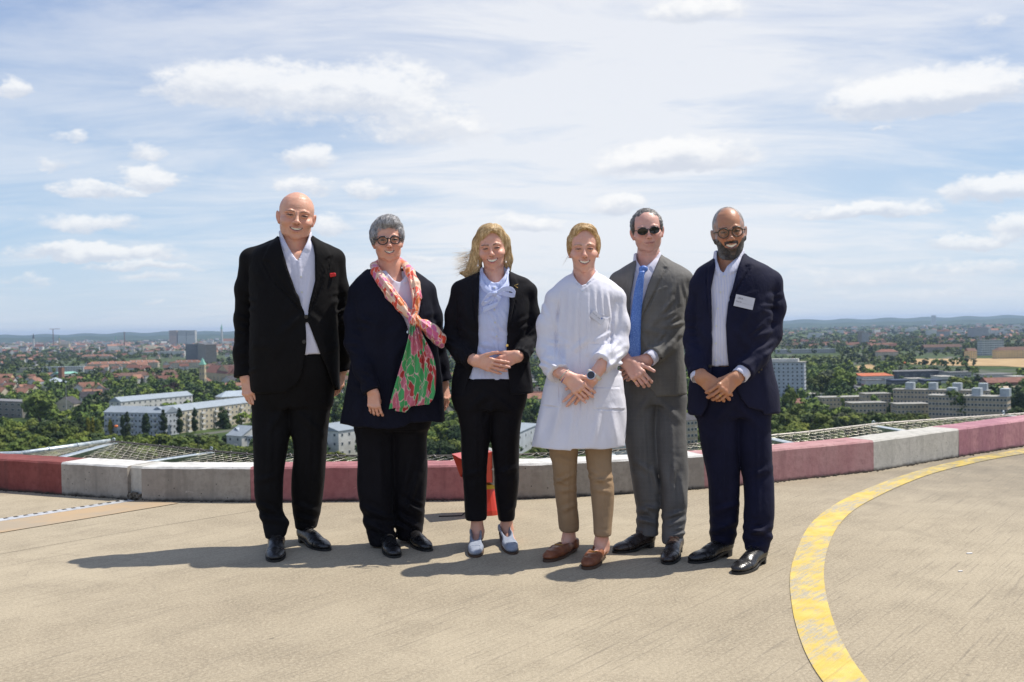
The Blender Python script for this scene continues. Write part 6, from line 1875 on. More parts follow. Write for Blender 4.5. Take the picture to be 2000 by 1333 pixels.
# poplars and other single trees with a place of their own: (px, y top, y base, width px, shape, colour)
SPT = [(240, 801, 848, 9, 'column', 'dark', 'dark poplar, leftmost of the row before the apartment block'), (249, 797, 850, 13, 'column', 'dark', 'dark poplar, second of the row before the apartment block'), (286, 799, 846, 16, 'column', 'dark', 'broad dark poplar before the shaded wing'), (320, 793, 842, 14, 'column', 'dark', 'dark poplar at the corner of the apartment block'),
       (351, 790, 838, 14, 'column', 'dark', 'dark poplar before the sunlit wing, left one'), (381, 790, 834, 13, 'column', 'dark', 'dark poplar before the sunlit wing, middle one'), (460, 786, 815, 10, 'cone', 'dark', 'pointed conifer beside the bald man'), (436, 779, 826, 30, 'cone', 'dark', 'wide dark conifer before the sunlit wing'),
       (157, 801, 842, 15, 'column', 'dark', 'dark columnar tree beside the yellow-green ones'), (172, 808, 840, 9, 'column', 'yellow', 'yellow-green columnar tree, leftmost'), (181, 810, 843, 9, 'column', 'yellow', 'bright yellow-green columnar tree, middle'), (193, 812, 845, 13, 'column', 'light', 'green columnar tree with yellow tips, right'), (216, 814, 838, 9, 'column', 'yellow', 'small yellow columnar tree by the orange ball'),
       (78, 768, 824, 62, 'round', 'green', 'large broad tree right of the concrete block'), (216, 737, 745, 9, 'round', 'copper', 'dark copper beech far behind'), (336, 744, 772, 34, 'round', 'copper', 'dark copper beech before the church'), (388, 757, 784, 40, 'round', 'dark', 'dark pine beside the rear wing'), (410, 766, 790, 34, 'round', 'dark', 'dark pine right of the rear wing'),
       (1870, 760, 822, 56, 'round', 'green', 'large round tree in front of the tan blocks'), (1955, 765, 822, 50, 'round', 'dark', 'dark tree right of the front tan block'), (1990, 762, 815, 40, 'round', 'dark', 'dark tree at the right edge'), (1865, 735, 760, 34, 'round', 'light', 'bright green tree among the halls'), (1885, 738, 760, 26, 'round', 'light', 'second bright green tree among the halls'), (1910, 722, 750, 22, 'cone', 'dark', 'dark conifer right of the bright green trees'),
       (277, 776, 805, 26, 'round', 'light', 'pale tree in the courtyard of the apartment block'), (318, 780, 800, 36, 'round', 'light', 'light green tree in the courtyard'), (656, 770, 838, 34, 'cone', 'dark', 'tall dark conifer between the first two people'), (1643, 772, 800, 26, 'round', 'light', 'pale tree before the tan block'), (278, 731, 748, 8, 'cone', 'dark', 'small pointed conifer beside the grey block'), (1066, 778, 800, 12, 'cone', 'dark', 'pointed conifer beside the white coat'), (1040, 790, 806, 22, 'round', 'green', 'round tree before the orange-roofed house'),
       (1540, 756, 815, 40, 'round', 'green', 'tree in front of the white tower'), (1600, 728, 770, 50, 'round', 'green', 'large tree right of the white tower'), (1645, 722, 770, 60, 'round', 'light', 'broad light tree right of the white tower'), (1625, 718, 764, 50, 'round', 'grey', 'grey-green willow beyond the white tower')]
for (px, yt, yb, wpx, shp, co, lb) in SPT:
 p = G(px, yb + (12 if px < 470 and shp != 'round' and yb > 800 else 2)); k_ = p[1] / F; tree(p, 61.15 - (yt - yh(px)) * k_, wpx * k_, shp, co, lb, name={'column': 'poplar', 'cone': 'conifer', 'round': 'broadleaf_tree'}[shp])
# the rest of the wood: nearest as trees of their own, then one mass
r_ = np.random.RandomState(5)
cands = []
def visible_gap(px):       # columns of the picture where the land can be seen (left, right and between the people)
 return True
def add_c(n, D0, D1, dens=None):
 for _ in range(n):
  D_ = math.sqrt(r_.uniform(D0 * D0, D1 * D1)); px = r_.uniform(-520, 2520); X = (px - 1000) / F * D_
  cands.append((D_, X, px))
def clr(X, D_, m):
 p = np.array([X, D_])
 if not free(p, m): return False
 return True
HOLES = [(1655, 1700, 736, 768), (1775, 2070, 699, 714), (130, 152, 836, 856), (1660, 1722, 714, 726), (1690, 1840, 748, 759), (1745, 1900, 718, 727)]
def hole(px, D_):
 py = yh(px) + 61.15 * F / D_
 return any(a <= px <= b and c <= py <= d for a, b, c, d in HOLES)
grid = {}
CLEAR = [(-60, 140, 818, 700), (140, 200, 842, 615), (200, 440, 847, 640), (200, 520, 800, 690), (440, 500, 868, 520), (440, 500, 838, 640), (635, 705, 878, 520), (500, 720, 845, 600), (1000, 1060, 868, 540), (1195, 1240, 880, 500), (1325, 1370, 855, 560), (1490, 1580, 772, 750), (1575, 1610, 775, 745), (1600, 1695, 793, 700), (1655, 1735, 803, 640), (1735, 1815, 806, 640), (1735, 1935, 785, 660),
  (1810, 1970, 818, 625), (1930, 2060, 795, 640), (-60, 45, 812, 750), (100, 150, 798, 850), (95, 160, 757, 1050), (75, 170, 727, 1650), (25, 78, 729, 1600), (385, 402, 742, 1300), (400, 455, 741, 1320), (228, 286, 747, 1200), (155, 395, 717, 1950), (358, 404, 704, 2100), (1678, 1750, 748, 950), (1742, 1990, 744, 930), (1742, 1990, 733, 1100), (1712, 1757, 702, 1400), (1775, 2070, 713, 1250), (1885, 2040, 698, 1650), (1505, 1640, 692, 1900), (245, 365, 701, 2300), (300, 470, 758, 960)]
def hmax(px, D_):
 m_ = 99.0
 for a, b_, y, Dm in CLEAR:
  if a <= px <= b_ and D_ < Dm: m_ = min(m_, 61.15 - (y - yh(px)) * D_ / F)
 return m_
def spaced(X, D_, s_):
 k = (int(X // s_), int(D_ // s_))
 for i in (-1, 0, 1):
  for j in (-1, 0, 1):
   for (a, b_) in grid.get((k[0] + i, k[1] + j, s_), ()):
    if (a - X) ** 2 + (b_ - D_) ** 2 < s_ * s_: return False
 grid.setdefault((k[0], k[1], s_), []).append((X, D_)); return True
NEAR = []; MID = []; FARL = []
add_c(7200, 455, 760);
for (D_, X, px) in sorted(cands):
 if D_ < 640 and (px < 640 or px > 1360 or 640 < px < 1360):
  ok = clr(X, D_, 3.5) and not hole(px, D_) and spaced(X, D_, 9.6)
 else: ok = clr(X, D_, 3.5) and not hole(px, D_) and spaced(X, D_, 9.5)
 if ok and hmax(px, D_) > 5 and all((X - a) ** 2 + (D_ - b_) ** 2 > (w_ * .8) ** 2 for a, b_, w_ in FOOT_T[:40]): NEAR.append((D_, X, px))
# parts of the picture hidden behind people are thinned out: only what shows is a tree of its own
def behind_people(px): return any(a < px < b for a, b in ((505, 560), (580, 632), (705, 762), (775, 830), (905, 950), (968, 1010), (1078, 1125), (1150, 1200), (1235, 1283), (1292, 1336), (1365, 1438), (1455, 1505)))
NEARV = [c for c in NEAR if not behind_people(c[2]) and -30 < c[2] < 2030]; REST = [c for c in NEAR if c not in NEARV]
IND = NEARV[:262]; REST += NEARV[262:]
def where(px, D_):
 z = 'in the front woodland' if D_ < 560 else 'farther back'
 for lim, t_ in ((75, 'at the left edge'), (150, 'below the cream gable house'), (250, 'left of the net corner'), (335, 'below the shaded apartment wing'), (440, 'below the sunlit apartment wing'), (505, 'by the two white houses'), (705, 'between the first two people'), (905, 'beside the scarf woman'), (1060, 'left of the white coat'), (1240, 'right of the white coat'), (1500, 'between the two suited men'), (1560, 'under the white tower'), (1660, 'right of the white tower'), (1740, 'below the low tan blocks'), (1830, 'left of the boxed tan block')):
  if px < lim: return z + ' ' + t_
 return z + ' at the right edge'
for (D_, X, px) in IND:
 co = r_.choice(['green', 'green', 'light', 'dark', 'grey', 'green'], p=[.28, .22, .20, .17, .05, .08]); hg = min(r_.uniform(8.5, 14.5), hmax(px, D_)); wd = min(r_.uniform(11, 17), hg * 1.3)
 shp = 'cone' if (r_.rand() < .05) else 'round'
 cn = {'green': 'mid green', 'light': 'light green', 'dark': 'dark green', 'grey': 'grey-green'}[co]
 lab = f'{"tall" if hg > 12 else "low"} {cn} {"conifer" if shp == "cone" else "tree"} {where(px, D_)}'
 tree(np.array([X, D_]), hg, wd if shp == 'round' else wd * .6, shp, co, lab, lab, name='conifer' if shp == 'cone' else 'broadleaf_tree')
cands.clear(); add_c(12000, 640, 1500); MIDc = list(cands); cands.clear(); add_c(11500, 1500, 3600); MIDc += cands; cands.clear(); add_c(11000, 3600, 11000); FARc = list(cands)
mid = list(REST)
for (D_, X, px) in MIDc:
 if D_ < 760: continue
 dens = .95 if D_ < 1000 else .80
 v_ = math.sin(X * .004 + 1.3) + math.sin(D_ * .0047) + math.sin((X + D_) * .0023)
 if D_ > 1100 and v_ < -1.7: continue
 if hmax(px, D_) > 4 and r_.rand() < dens and clr(X, D_, 4 if D_ < 1500 else 2) and not hole(px, D_) and spaced(X, D_, 10.5): mid.append((D_, X, px))
def mass(name, pts, lod, cols, label, hr=(9, 15), wr=(10, 16)):
 vs = [crown_np(90 + i, *lod) for i in range(5)]
 VV = []; QQ = []; MM = []; n = 0
 for (D_, X, px) in pts:
  V, Q = vs[r_.randint(5)]; h = min(r_.uniform(*hr), hmax(px, D_)); w_ = min(r_.uniform(*wr), h * 1.3) if D_ < 2500 else r_.uniform(*wr); a = r_.uniform(0, 6.28); ca_, sa_ = math.cos(a), math.sin(a)
  W_ = np.stack([(V[:, 0] * ca_ - V[:, 1] * sa_) * w_ / 2 + X, (V[:, 0] * sa_ + V[:, 1] * ca_) * w_ / 2 + D_, V[:, 2] * h / 1.72 * .95 + GZ + h * .03], 1)
  VV.append(W_.astype(f32)); QQ.append(Q + n); n += len(V)
  patch = math.sin(X * .011) + math.sin(D_ * .013 + X * .004)
  pr = np.array([.45, .30 + .10 * (patch < 0), .20, .05]); pr /= pr.sum()
  MM.append(np.full(len(Q), r_.choice(4, p=pr)))
 V = np.concatenate(VV); Q = np.concatenate(QQ); M_ = np.concatenate(MM)
 tri = Q[:, 2] == Q[:, 3]
 me = bpy.data.meshes.new(name)
 nt, nq = int(tri.sum()), int((~tri).sum())
 me.vertices.add(len(V)); me.vertices.foreach_set('co', V.ravel())
 loops = np.concatenate([Q[tri][:, :3].ravel(), Q[~tri].ravel()]).astype(np.int32)
 me.loops.add(len(loops)); me.loops.foreach_set('vertex_index', loops)
 ls = np.concatenate([np.arange(nt) * 3, nt * 3 + np.arange(nq) * 4]).astype(np.int32); lt = np.concatenate([np.full(nt, 3), np.full(nq, 4)]).astype(np.int32)
 me.polygons.add(nt + nq); me.polygons.foreach_set('loop_start', ls); me.polygons.foreach_set('loop_total', lt)
 for c in cols: me.materials.append(LEAF[c])
 me.polygons.foreach_set('material_index', np.concatenate([M_[tri], M_[~tri]]).astype(np.int32)); me.update(calc_edges=True)
 link(name, me, None, None, kind='stuff', label=label)
 return nt + 2 * nq
NT1 = mass('woodland', [c for c in mid if c[0] < 1300], (7, 9, .23), ['green', 'dark', 'light', 'grey'], 'trees between the houses, too many to count')
NT2 = mass('woodland', [c for c in mid if c[0] >= 1300], (4, 5, .34), ['green', 'dark', 'green', 'grey'], 'farther trees between the roofs', wr=(12, 24))
far = []
for (D_, X, px) in FARc:
 v_ = math.sin(X * .0014 + 1.3) + math.sin(D_ * .0017) + math.sin((X + D_) * .0009)
 if v_ > -1.5 or r_.rand() > .7: far.append((D_, X, px))
NT3 = mass('forest', far, (3, 3, .40), ['green', 'dark', 'green', 'grey'], 'far woods towards the horizon', hr=(11, 19), wr=(24, 70))
print('trees', len(IND), len(mid), len(far), 'tris', NT1, NT2, NT3, 'houses', nh, flush=True)
# mast, marker ball on the line, lamps
p = G(130.5, 824); kk = p[1] / F; ms = empty('mast', (p[0], p[1], GZ), label='thin pale mast standing in front of the cream gable house', category='mast')
MB().tube([(0, 0, 0), (0, 0, 71 * kk)], .16, 8, rs=[.22, .09]).obj('pole', M_GALV0 if 'M_GALV0' in globals() else mat('pale_steel', (.5, .5, .5), .5), ms); MB().tube([(0, 0, 71 * kk), (0, 0, 71 * kk + .5)], .2, 8, rs=[.16, .05]).obj('finial', bpy.data.materials['pale_steel'], ms)
DL = 330.0
a_ = at(-60, 838, DL); b_ = at(227, 833, DL); c_ = at(520, 827, DL)
M_LINE = mat('dark_cable', (.03, .03, .03), .6)
ln = MB().tube([a_, (a_ + b_) / 2 + [0, 0, -.25], b_, (b_ + c_) / 2 + [0, 0, -.25], c_], .035, 5).obj('power_line', M_LINE); ln['label'] = 'thin dark overhead line crossing the woodland on the left'; ln['category'] = 'power line'
mk = MB();
for i in range(7):
 pass
V, Q = Field().ell((0, 0, 0), (.62, .62, .44)).poly(.12); o = link('marker_ball', sdf_mesh('marker_ball', [(V, Q)], mat('orange_plastic', (.75, .16, .01), .4)), None, None, label='orange warning ball hanging on the thin line before the poplars', category='warning ball'); o.location = b_
p = at(1767, 709, 900); V, Q = Field().ell((0, 0, 0), (1.0, 1.0, .75)).poly(.2); o = link('marker_ball', sdf_mesh('marker_ball', [(V, Q)], bpy.data.materials['orange_plastic']), None, None, label='small orange warning ball over the trees left of the wheat field', category='warning ball'); o.location = p
for (px, yt, yb, lb) in ((350, 861, 885, 'street lamp in the wood under the cable, left one'), (463, 868, 885, 'street lamp near the two white houses'), (1015, 815, 830, 'street lamp left of the white coat')):
 q = at(px, yt, 500.0); sl = empty('street_lamp', (q[0], q[1], GZ), label=lb, category='street lamp'); hh = q[2] - GZ
 MB().tube([(0, 0, 0), (0, 0, hh - .3), (-.4, 0, hh), (-1.2, 0, hh)], .08, 6).obj('pole', bpy.data.materials['pale_steel'], sl); MB().box((-1.5, 0, hh), (.45, .16, .08)).obj('lamp_head', WM['white'], sl)
# air: one closed box of thin haze round everything
if True:
 hm = bpy.data.materials.new('haze'); hm.use_nodes = True; T = NT(hm.node_tree); T.n.clear()
 pv = T.new('ShaderNodeVolumePrincipled'); pv.inputs['Color'].default_value = (.52, .70, .98, 1); pv.inputs['Density'].default_value = 4.8e-5; pv.inputs['Anisotropy'].default_value = .2
 o_ = T.new('ShaderNodeOutputMaterial'); T.l.new(pv.outputs[0], o_.inputs['Volume'])
 hz_ = MB().box((0, 10500, (125 + GZ - 1) / 2), (20500, 13800, (125 - GZ + 1) / 2)).obj('haze', hm, kind='stuff')
# ------------------------------------------------------------------ 1: bald man in a black suit
def person_one():
 s = Person(5.40, 'tall bald man in a black suit with open white collar and red pocket square', (.60, .335, .235), 575)
 chest = [(466, 548, 611, .02, .075), (474, 530, 627, .02, .10), (483, 508, 646, .015, .115), (496, 492, 660, .01, .125), (520, 487, 665, 0, .135), (560, 489, 663, -.01, .148), (610, 490, 660, -.02, .160), (660, 489, 660, -.025, .168), (710, 489, 661, -.02, .165), (765, 489, 664, -.01, .150)]
 j = Field(); j.loft(s.rows(chest), n=2.5, k=.02)
 Ls = [(s.p(492, 508, .02), .066), (s.p(482, 565, .02), .060), (s.p(478, 625, .02), .054), (s.p(477, 690, -.01), .054), (s.p(478, 737, -.03), .053)]
 Rs = [(s.p(651, 508, .02), .066), (s.p(659, 565, .03), .060), (s.p(664, 625, .05), .054), (s.p(667, 690, .09), .050), (s.p(668, 722, .11), .048)]
 s.yoke(j, (545, 464), (611, 468), Ls, Rs); sleeve(j, Ls); sleeve(j, Rs)
 # lapels, pockets
 s.raise_(j, [(545, 455), (521, 487), (512, 508), (527, 512), (598, 617), (590, 590), (553, 480)], .009)
 s.raise_(j, [(607, 455), (636, 478), (648, 500), (636, 508), (600, 617), (612, 570), (614, 480)], .009)
 s.raise_(j, [(492, 668), (530, 668), (530, 683), (492, 683)], .004); s.raise_(j, [(631, 680), (660, 668), (663, 682), (634, 694)], .004)
 s.cut(j, [(540, 440), (544, 461), (551, 487), (562, 526), (579, 572), (594, 607), (597.5, 617), (600, 617), (605, 584), (614, 549), (615, 500), (612, 480), (605.6, 462), (608, 440)])
 s.cut(j, [(598, 630), (598, 672), (595, 698), (588, 735), (578, 754), (562, 763), (560, 790), (662, 790), (661, 762), (650, 753), (638, 716), (626, 692), (615, 665), (602, 632)])
 s.folds(j, [(512, 509, 532, 548, 1.7, -.009), (532, 548, 596, 616, 1.7, -.009), (648, 502, 634, 545, 1.7, -.009), (634, 545, 601, 616, 1.7, -.009), (592, 612, 560, 640, 5, .006), (602, 612, 640, 640, 5, .006), (592, 622, 540, 655, 6, .005), (604, 622, 645, 660, 6, .005), (500, 520, 520, 560, 6, .006), (640, 515, 628, 560, 6, .005), (560, 640, 530, 700, 8, .005), (625, 640, 640, 700, 7, .005), (600, 560, 560, 610, 7, .004)])
 s.fold_fan(j, 480, 622, 12, 5, 30, 17, 4, .006, 1); s.fold_fan(j, 480, 700, -20, 4, 34, 16, 4, .005, 2); s.fold_fan(j, 664, 610, -15, 5, 26, 18, 4, .006, 3); s.fold_fan(j, 488, 540, 70, 2, 50, 14, 5, .005, 4)
 s.wrinkle(j, .0028, 22, 1)
 jo = s.out('jacket', j, .0068, M_BLACK)
 # sleeve cuff shirt edges are hidden; shirt
 sh = Field(); sh.loft(s.rows([r for r in chest if r[0] < 680] + [(697, 489, 661, -.02, .165)]), n=2.5, k=.02, grow=-.014)
 sh.loft(s.rows([(452, 547, 606, .03, .068), (466, 546, 611, .02, .073), (485, 540, 620, .01, .08)]), n=2.2, k=.01)
 s.raise_(sh, [(540, 448), (546, 460), (549, 480), (556, 492), (568, 483), (574, 478), (560, 460), (552, 450)], .006); s.raise_(sh, [(612, 448), (608, 462), (609, 478), (606, 492), (594, 488), (584, 506), (592, 480), (602, 458)], .006)
 s.raise_(sh, [(580, 505), (587, 505), (602, 700), (592, 700)], .004, soft=.8)
 s.cut(sh, [(549, 440), (553, 462), (562, 480), (574, 500), (582, 510), (590, 492), (599, 474), (604, 460), (604, 440)], k=.003)
 s.folds(sh, [(560, 520, 572, 560, 4, .004), (608, 530, 596, 590, 4, .004), (590, 530, 594, 600, 3, .003), (605, 650, 622, 690, 4, .004)])
 s.wrinkle(sh, .0014, 30, 5)
 s.out('shirt', sh, .0055, M_WHITE_SHIRT)
 for (x, y) in ((583.5, 507), (588, 541), (589.5, 571)): s.button(sh, x, y, .0052, M_BTN_W)
 s.button(j, 598, 619, .0105, M_BTN_D); s.button(j, 594, 668, .0105, M_BTN_D)
 ps = Field(); A = j.march(635, 541, s.Y0 - .4, s.Y0); B = j.march(656, 537, s.Y0 - .4, s.Y0)
 ps.box((A + B) / 2 + V3(0, .001, .001), (.029, .006, .009), rotm(R(9)), .003, .002); [ps.ell((A + B) / 2 + V3(q_, 0, .008), (.010, .006, .006), k=.006) for q_ in (-.015, .004, .018)]
 s.wrinkle(ps, .0015, 160, 3)
 s.out('pocket_square', ps, .0025, mat('red_silk', (.55, .012, .015), .45))
 # trousers
 s.ankles(((541, 1071), (537, 1099)), ((588, 1056), (641, 1077)))
 t = Field(); t.fs = 1.5
 s.legs(t, [(780, 494, 572, 0, .105), (830, 494, 568, -.01, .098), (880, 496, 561, -.02, .09), (930, 497, 554, -.02, .085), (975, 500, 552, -.01, .082), (1000, 507, 553, 0, .082), (1022, 514, 564, -.01, .084), (1050, 520, 557, -.03, .072)],
           [(780, 566, 648, 0, .105), (830, 568, 641, -.01, .098), (880, 574, 637, -.01, .09), (930, 570, 634, .0, .085), (975, 570, 630, .03, .082), (1000, 572, 627, .04, .08), (1032, 578, 619, .04, .072)],
           [(692, 497, 652, -.02, .150), (740, 495, 654, -.01, .145), (795, 495, 650, 0, .12)])
 s.folds(t, [(505, 985, 545, 1005, 5, .010), (510, 1010, 562, 1022, 5, .010), (575, 985, 620, 1000, 5, .008), (580, 1010, 612, 1018, 4, .007), (530, 800, 524, 980, 4, .004), (605, 800, 602, 980, 4, .004), (560, 790, 520, 850, 6, .006), (575, 800, 630, 850, 6, .006), (500, 940, 540, 930, 5, .006)])
 s.wrinkle(t, .003, 20, 2)
 s.out('trousers', t, .0085, M_BLACK)
 b = MB();
 s.shoe((541, 1071), (537, 1099), .108, .10, M_BLKLEA, laces=M_BTN_D); s.shoe((588, 1056), (641, 1077), .104, .10, M_BLKLEA, laces=M_BTN_D)
 s.head(579, 376, 468, wid=1.13, roll=-6, yaw=3, neck=.068, smile=.75, brow=(.22, .13, .09), nose=1.1, nosew=1.25, cheeks=1.15, squint=1.0, age=.9, jowl=1.0, ears=1.05, neck_to=s.p(577, 505, .04))
 s.hand(s.p(480, 737, -.05), (s.p(489, 790, -.085) - s.p(480, 737, -.05)), (-.45, -.9, .1), (.9, -.45, 0), 1.06, curls=((22, 18, 8), (20, 20, 10), (22, 22, 12), (26, 24, 14)), thumb=(.95, .42, -.15), elbow=s.p(478, 690, -.01), spread=2)
 s.hand(s.p(668, 722, .11), (s.p(660, 757, .08) - s.p(668, 722, .11)), (.6, .2, 0), (-.4, -.7, 0), 1.05, elbow=s.p(667, 690, .09))
 c = s.core; c.loft(s.rows([r for r in chest if r[0] >= 483]), grow=-.03, k=.03); c.caps(s.p(577, 470, .04), s.p(577, 520, .03), .066, .08, .03)
 limb(c, Ls[:4], .03, .02); limb(c, Rs[:4], .03, .02)
 s.core_legs((533, 607), 800, (538, 598), 1045)
 s.finish_body()
 return s
# ------------------------------------------------------------------ 2: woman with grey hair and scarf
def scarf_mat(name, warm):
 def f(T, b):
  p = gpos(T)
  pw = T.vm('ADD', p, T.vm('MULTIPLY', T.vm('SUBTRACT', T.noise(p, 14, 2, 0.5, out=1), (.5, .5, .5)), (.06, .06, .06)))
  v1 = T.new('ShaderNodeTexVoronoi'); T.l.new(T.mapping(pw, scale=(1, 1, .5), rot=(0, R(35), 0)), v1.inputs['Vector']); v1.inputs['Scale'].default_value = 34
  v2 = T.new('ShaderNodeTexVoronoi'); T.l.new(T.mapping(pw, scale=(1.6, 1, .45), rot=(0, R(-40), 0)), v2.inputs['Vector']); v2.inputs['Scale'].default_value = 26
  ve = T.new('ShaderNodeTexVoronoi', feature='DISTANCE_TO_EDGE'); T.l.new(T.mapping(pw, scale=(1.6, 1, .45), rot=(0, R(-40), 0)), ve.inputs['Vector']); ve.inputs['Scale'].default_value = 26
  s1 = T.new('ShaderNodeSeparateColor'); T.l.new(v1.outputs['Color'], s1.inputs[0])
  s2 = T.new('ShaderNodeSeparateColor'); T.l.new(v2.outputs['Color'], s2.inputs[0])
  if warm:
   base, a, c_, edge = (.78, .50, .36), (.70, .055, .02), (.62, .13, .30), (.82, .62, .50)
   col = T.mix(T.ramp(s1.outputs[0], .50, .54), base, a)
   col = T.mix(T.ramp(s2.outputs[1], .70, .74), col, c_)
   col = T.mix(T.ramp(s2.outputs[0], .80, .84), col, (.75, .20, .05))
  else:
   base, a, c_, edge = (.045, .34, .10), (.55, .13, .20), (.40, .02, .02), (.72, .45, .45)
   col = T.mix(T.ramp(s2.outputs[1], .64, .67), base, a)
   col = T.mix(T.ramp(s1.outputs[0], .84, .87), col, a)
   col = T.mix(T.ramp(s2.outputs[0], .84, .87), col, c_)
  col = T.mix(T.ramp(ve.outputs['Distance'], 0.02, 0.05, .8, 0), col, edge)
  T.l.new(col, b.inputs['Base Color'])
 return mat(name, (.7, .3, .2), 0.5, spec=.4, build=f, sheen=.3)
def person_two():
 s = Person(5.33, 'grey-haired woman in a long navy coat with a pink, orange and green patterned scarf', (.62, .34, .245), 765)
 chest = [(524, 722, 800, .02, .07), (533, 712, 812, .02, .09), (545, 698, 828, .015, .11), (560, 692, 840, .01, .125), (600, 690, 846, -.01, .145), (650, 692, 852, -.02, .155), (700, 687, 858, -.02, .158), (750, 678, 864, -.02, .16), (800, 669, 868, -.02, .168), (836, 663, 870, -.02, .172)]
 j = Field(); j.loft(s.rows(chest), n=2.3, k=.02)
 Ls = [(s.p(702, 572, .0), .060), (s.p(696, 620, -.03), .062), (s.p(697, 670, -.08), .060), (s.p(711, 722, -.155), .052), (s.p(727, 766, -.20), .047)]
 Rs = [(s.p(830, 570, .02), .060), (s.p(842, 620, .03), .058), (s.p(850, 670, .05), .055), (s.p(857, 710, .06), .05), (s.p(866, 745, .06), .045)]
 s.yoke(j, (722, 527), (802, 529), Ls, Rs); sleeve(j, Ls); sleeve(j, Rs)
 s.cut(j, [(716, 500), (720, 526), (740, 556), (766, 592), (790, 622), (801, 651), (812, 640), (822, 590), (812, 545), (806, 520), (800, 500)])
 # rounded hem
 s.cut(j, [(640, 900), (640, 824), (661, 827), (700, 835), (757, 839), (790, 834), (800, 826), (840, 824), (880, 824), (880, 900)], front=1.0, k=.002)
 s.folds(j, [(801, 652, 806, 830, 2.5, -.006), (801, 655, 770, 700, 6, .005), (700, 590, 712, 650, 7, .006), (740, 600, 735, 690, 8, .006), (770, 660, 760, 800, 9, .007), (830, 640, 838, 800, 9, .007), (700, 780, 695, 830, 9, .010), (735, 800, 738, 835, 8, .009), (855, 780, 858, 825, 8, .008), (790, 640, 740, 660, 7, .004)])
 s.fold_fan(j, 698, 655, 20, 5, 34, 16, 4.5, .007, 11); s.fold_fan(j, 716, 735, 25, 4, 34, 17, 4, .005, 12); s.fold_fan(j, 848, 640, -20, 4, 30, 20, 4.5, .006, 13)
 s.wrinkle(j, .003, 18, 4)
 s.out('coat', j, .0072, M_COAT)
 s.button(j, 797, 649, .008, M_SILVER)
 sh = Field(); sh.loft(s.rows(chest[:8]), n=2.3, k=.02, grow=-.016)
 s.raise_(sh, [(752, 528), (765, 552), (778, 546), (770, 532)], .006); s.raise_(sh, [(800, 528), (797, 552), (786, 556), (790, 536)], .006)
 s.cut(sh, [(740, 500), (756, 532), (770, 548), (781, 552), (790, 544), (798, 525), (800, 500)], k=.003)
 s.wrinkle(sh, .0016, 32, 6)
 s.out('blouse', sh, .0055, M_WHITE_SHIRT)
 s.ankles(((752, 1064), (773, 1091)), ((796, 1056), (839, 1078)))
 t = Field(); t.fs = 1.5
 s.legs(t, [(800, 690, 775, 0, .11), (842, 694, 772, 0, .10), (889, 699, 770, 0, .095), (952, 698, 769, 0, .09), (999, 706, 769, 0, .088), (1035, 715, 772, .0, .085), (1064, 724, 776, 0, .08)],
           [(800, 768, 850, .02, .11), (842, 768, 836, .02, .10), (920, 767, 835, .03, .092), (980, 766, 831, .04, .088), (1020, 768, 828, .05, .086), (1052, 775, 823, .05, .078)],
           [(770, 690, 850, 0, .13), (840, 693, 838, 0, .11)])
 s.folds(t, [(705, 990, 750, 1010, 6, .010), (712, 1020, 765, 1045, 6, .010), (780, 985, 822, 1000, 6, .010), (785, 1010, 820, 1035, 5, .009), (815, 930, 795, 1000, 5, .008), (800, 900, 790, 960, 6, .006), (740, 860, 745, 990, 6, .006), (720, 1000, 760, 1060, 5, .007)])
 s.fold_fan(t, 800, 1005, 30, 5, 36, 14, 4, .007, 14); s.fold_fan(t, 742, 1030, 20, 4, 44, 13, 4, .007, 15)
 s.wrinkle(t, .003, 22, 7)
 s.out('trousers', t, .0085, M_TROUS2)
 s.shoe((752, 1064), (773, 1091), .098, .075, M_BLKLEA, style='slip', heel_h=.012); s.shoe((796, 1056), (839, 1078), .096, .075, M_BLKLEA, style='slip', heel_h=.012)
 s.head(757, 427, 510, wid=1.05, roll=3, yaw=4, neck=.056, smile=.8, brow=(.25, .19, .17), female=True, jowl=1.1, squint=.4, age=.55, neck_to=s.p(764, 548, .04), lip=(.52, .19, .17), cheeks=1.05, mw=.9)
 s.hand(s.p(727, 764, -.205), (s.p(733, 815, -.215) - s.p(727, 764, -.205)), (-.15, -1, .05), (.98, -.1, .1), .90, curls=((26, 30, 16), (28, 32, 16), (28, 32, 16), (30, 34, 16)), thumb=(.9, .05, -.7), elbow=s.p(714, 730, -.165), spread=5)
 s.hand(s.p(867, 748, .06), (s.p(873, 785, .05) - s.p(867, 748, .06)), (.7, -.6, .05), (-.3, -.5, .1), .95, elbow=s.p(862, 715, .05))
 c = s.core; c.loft(s.rows([r for r in chest if r[0] >= 545][:6]), grow=-.035, k=.03); c.caps(s.p(762, 520, .04), s.p(764, 560, .03), .055, .07, .03)
 limb(c, Ls[:4], .03, .02); limb(c, Rs[:4], .03, .018)
 s.core_legs((733, 802), 850, (750, 800), 1048)
 s.finish_body()
 # hair
 h = Field(); L = s.L; Rm = s.Rm; K = s.k; w = s.w
 h.ell(L(0, .024, .158), (.083 * w * K, .098 * K, .088 * K), Rm, k=.02)
 h.ell(L(.012, -.020, .212), (.052 * w * K, .062 * K, .036 * K), Rm, k=.03)
 for sx in (-1, 1): h.ell(L(sx * .070, -.008, .140), (.017 * K, .050 * K, .044 * K), Rm, k=.02)
 # face opening
 h.ell(L(.018, -.116, .112), (.067 * w * K, .080 * K, .080 * K), Rm, k=.010, mode='s')
 h.add(lambda P: (((P - s.O.astype(f32)) @ Rm)[:, 2] - .072 * K).astype(f32), (-9, -9, -9), (9, 9, 9), .008, 's')
 h.disp(lambda P: (.0028 * wob(P, 70, 5) + .0010 * wob(P, 200, 6)).astype(f32), (-9, -9, -9), (9, 9, 9))
 V, Q = h.poly(.0034, pad=.02)
 mh = hair_mat('grey_hair', (.13, .125, .13), (.40, .39, .40))
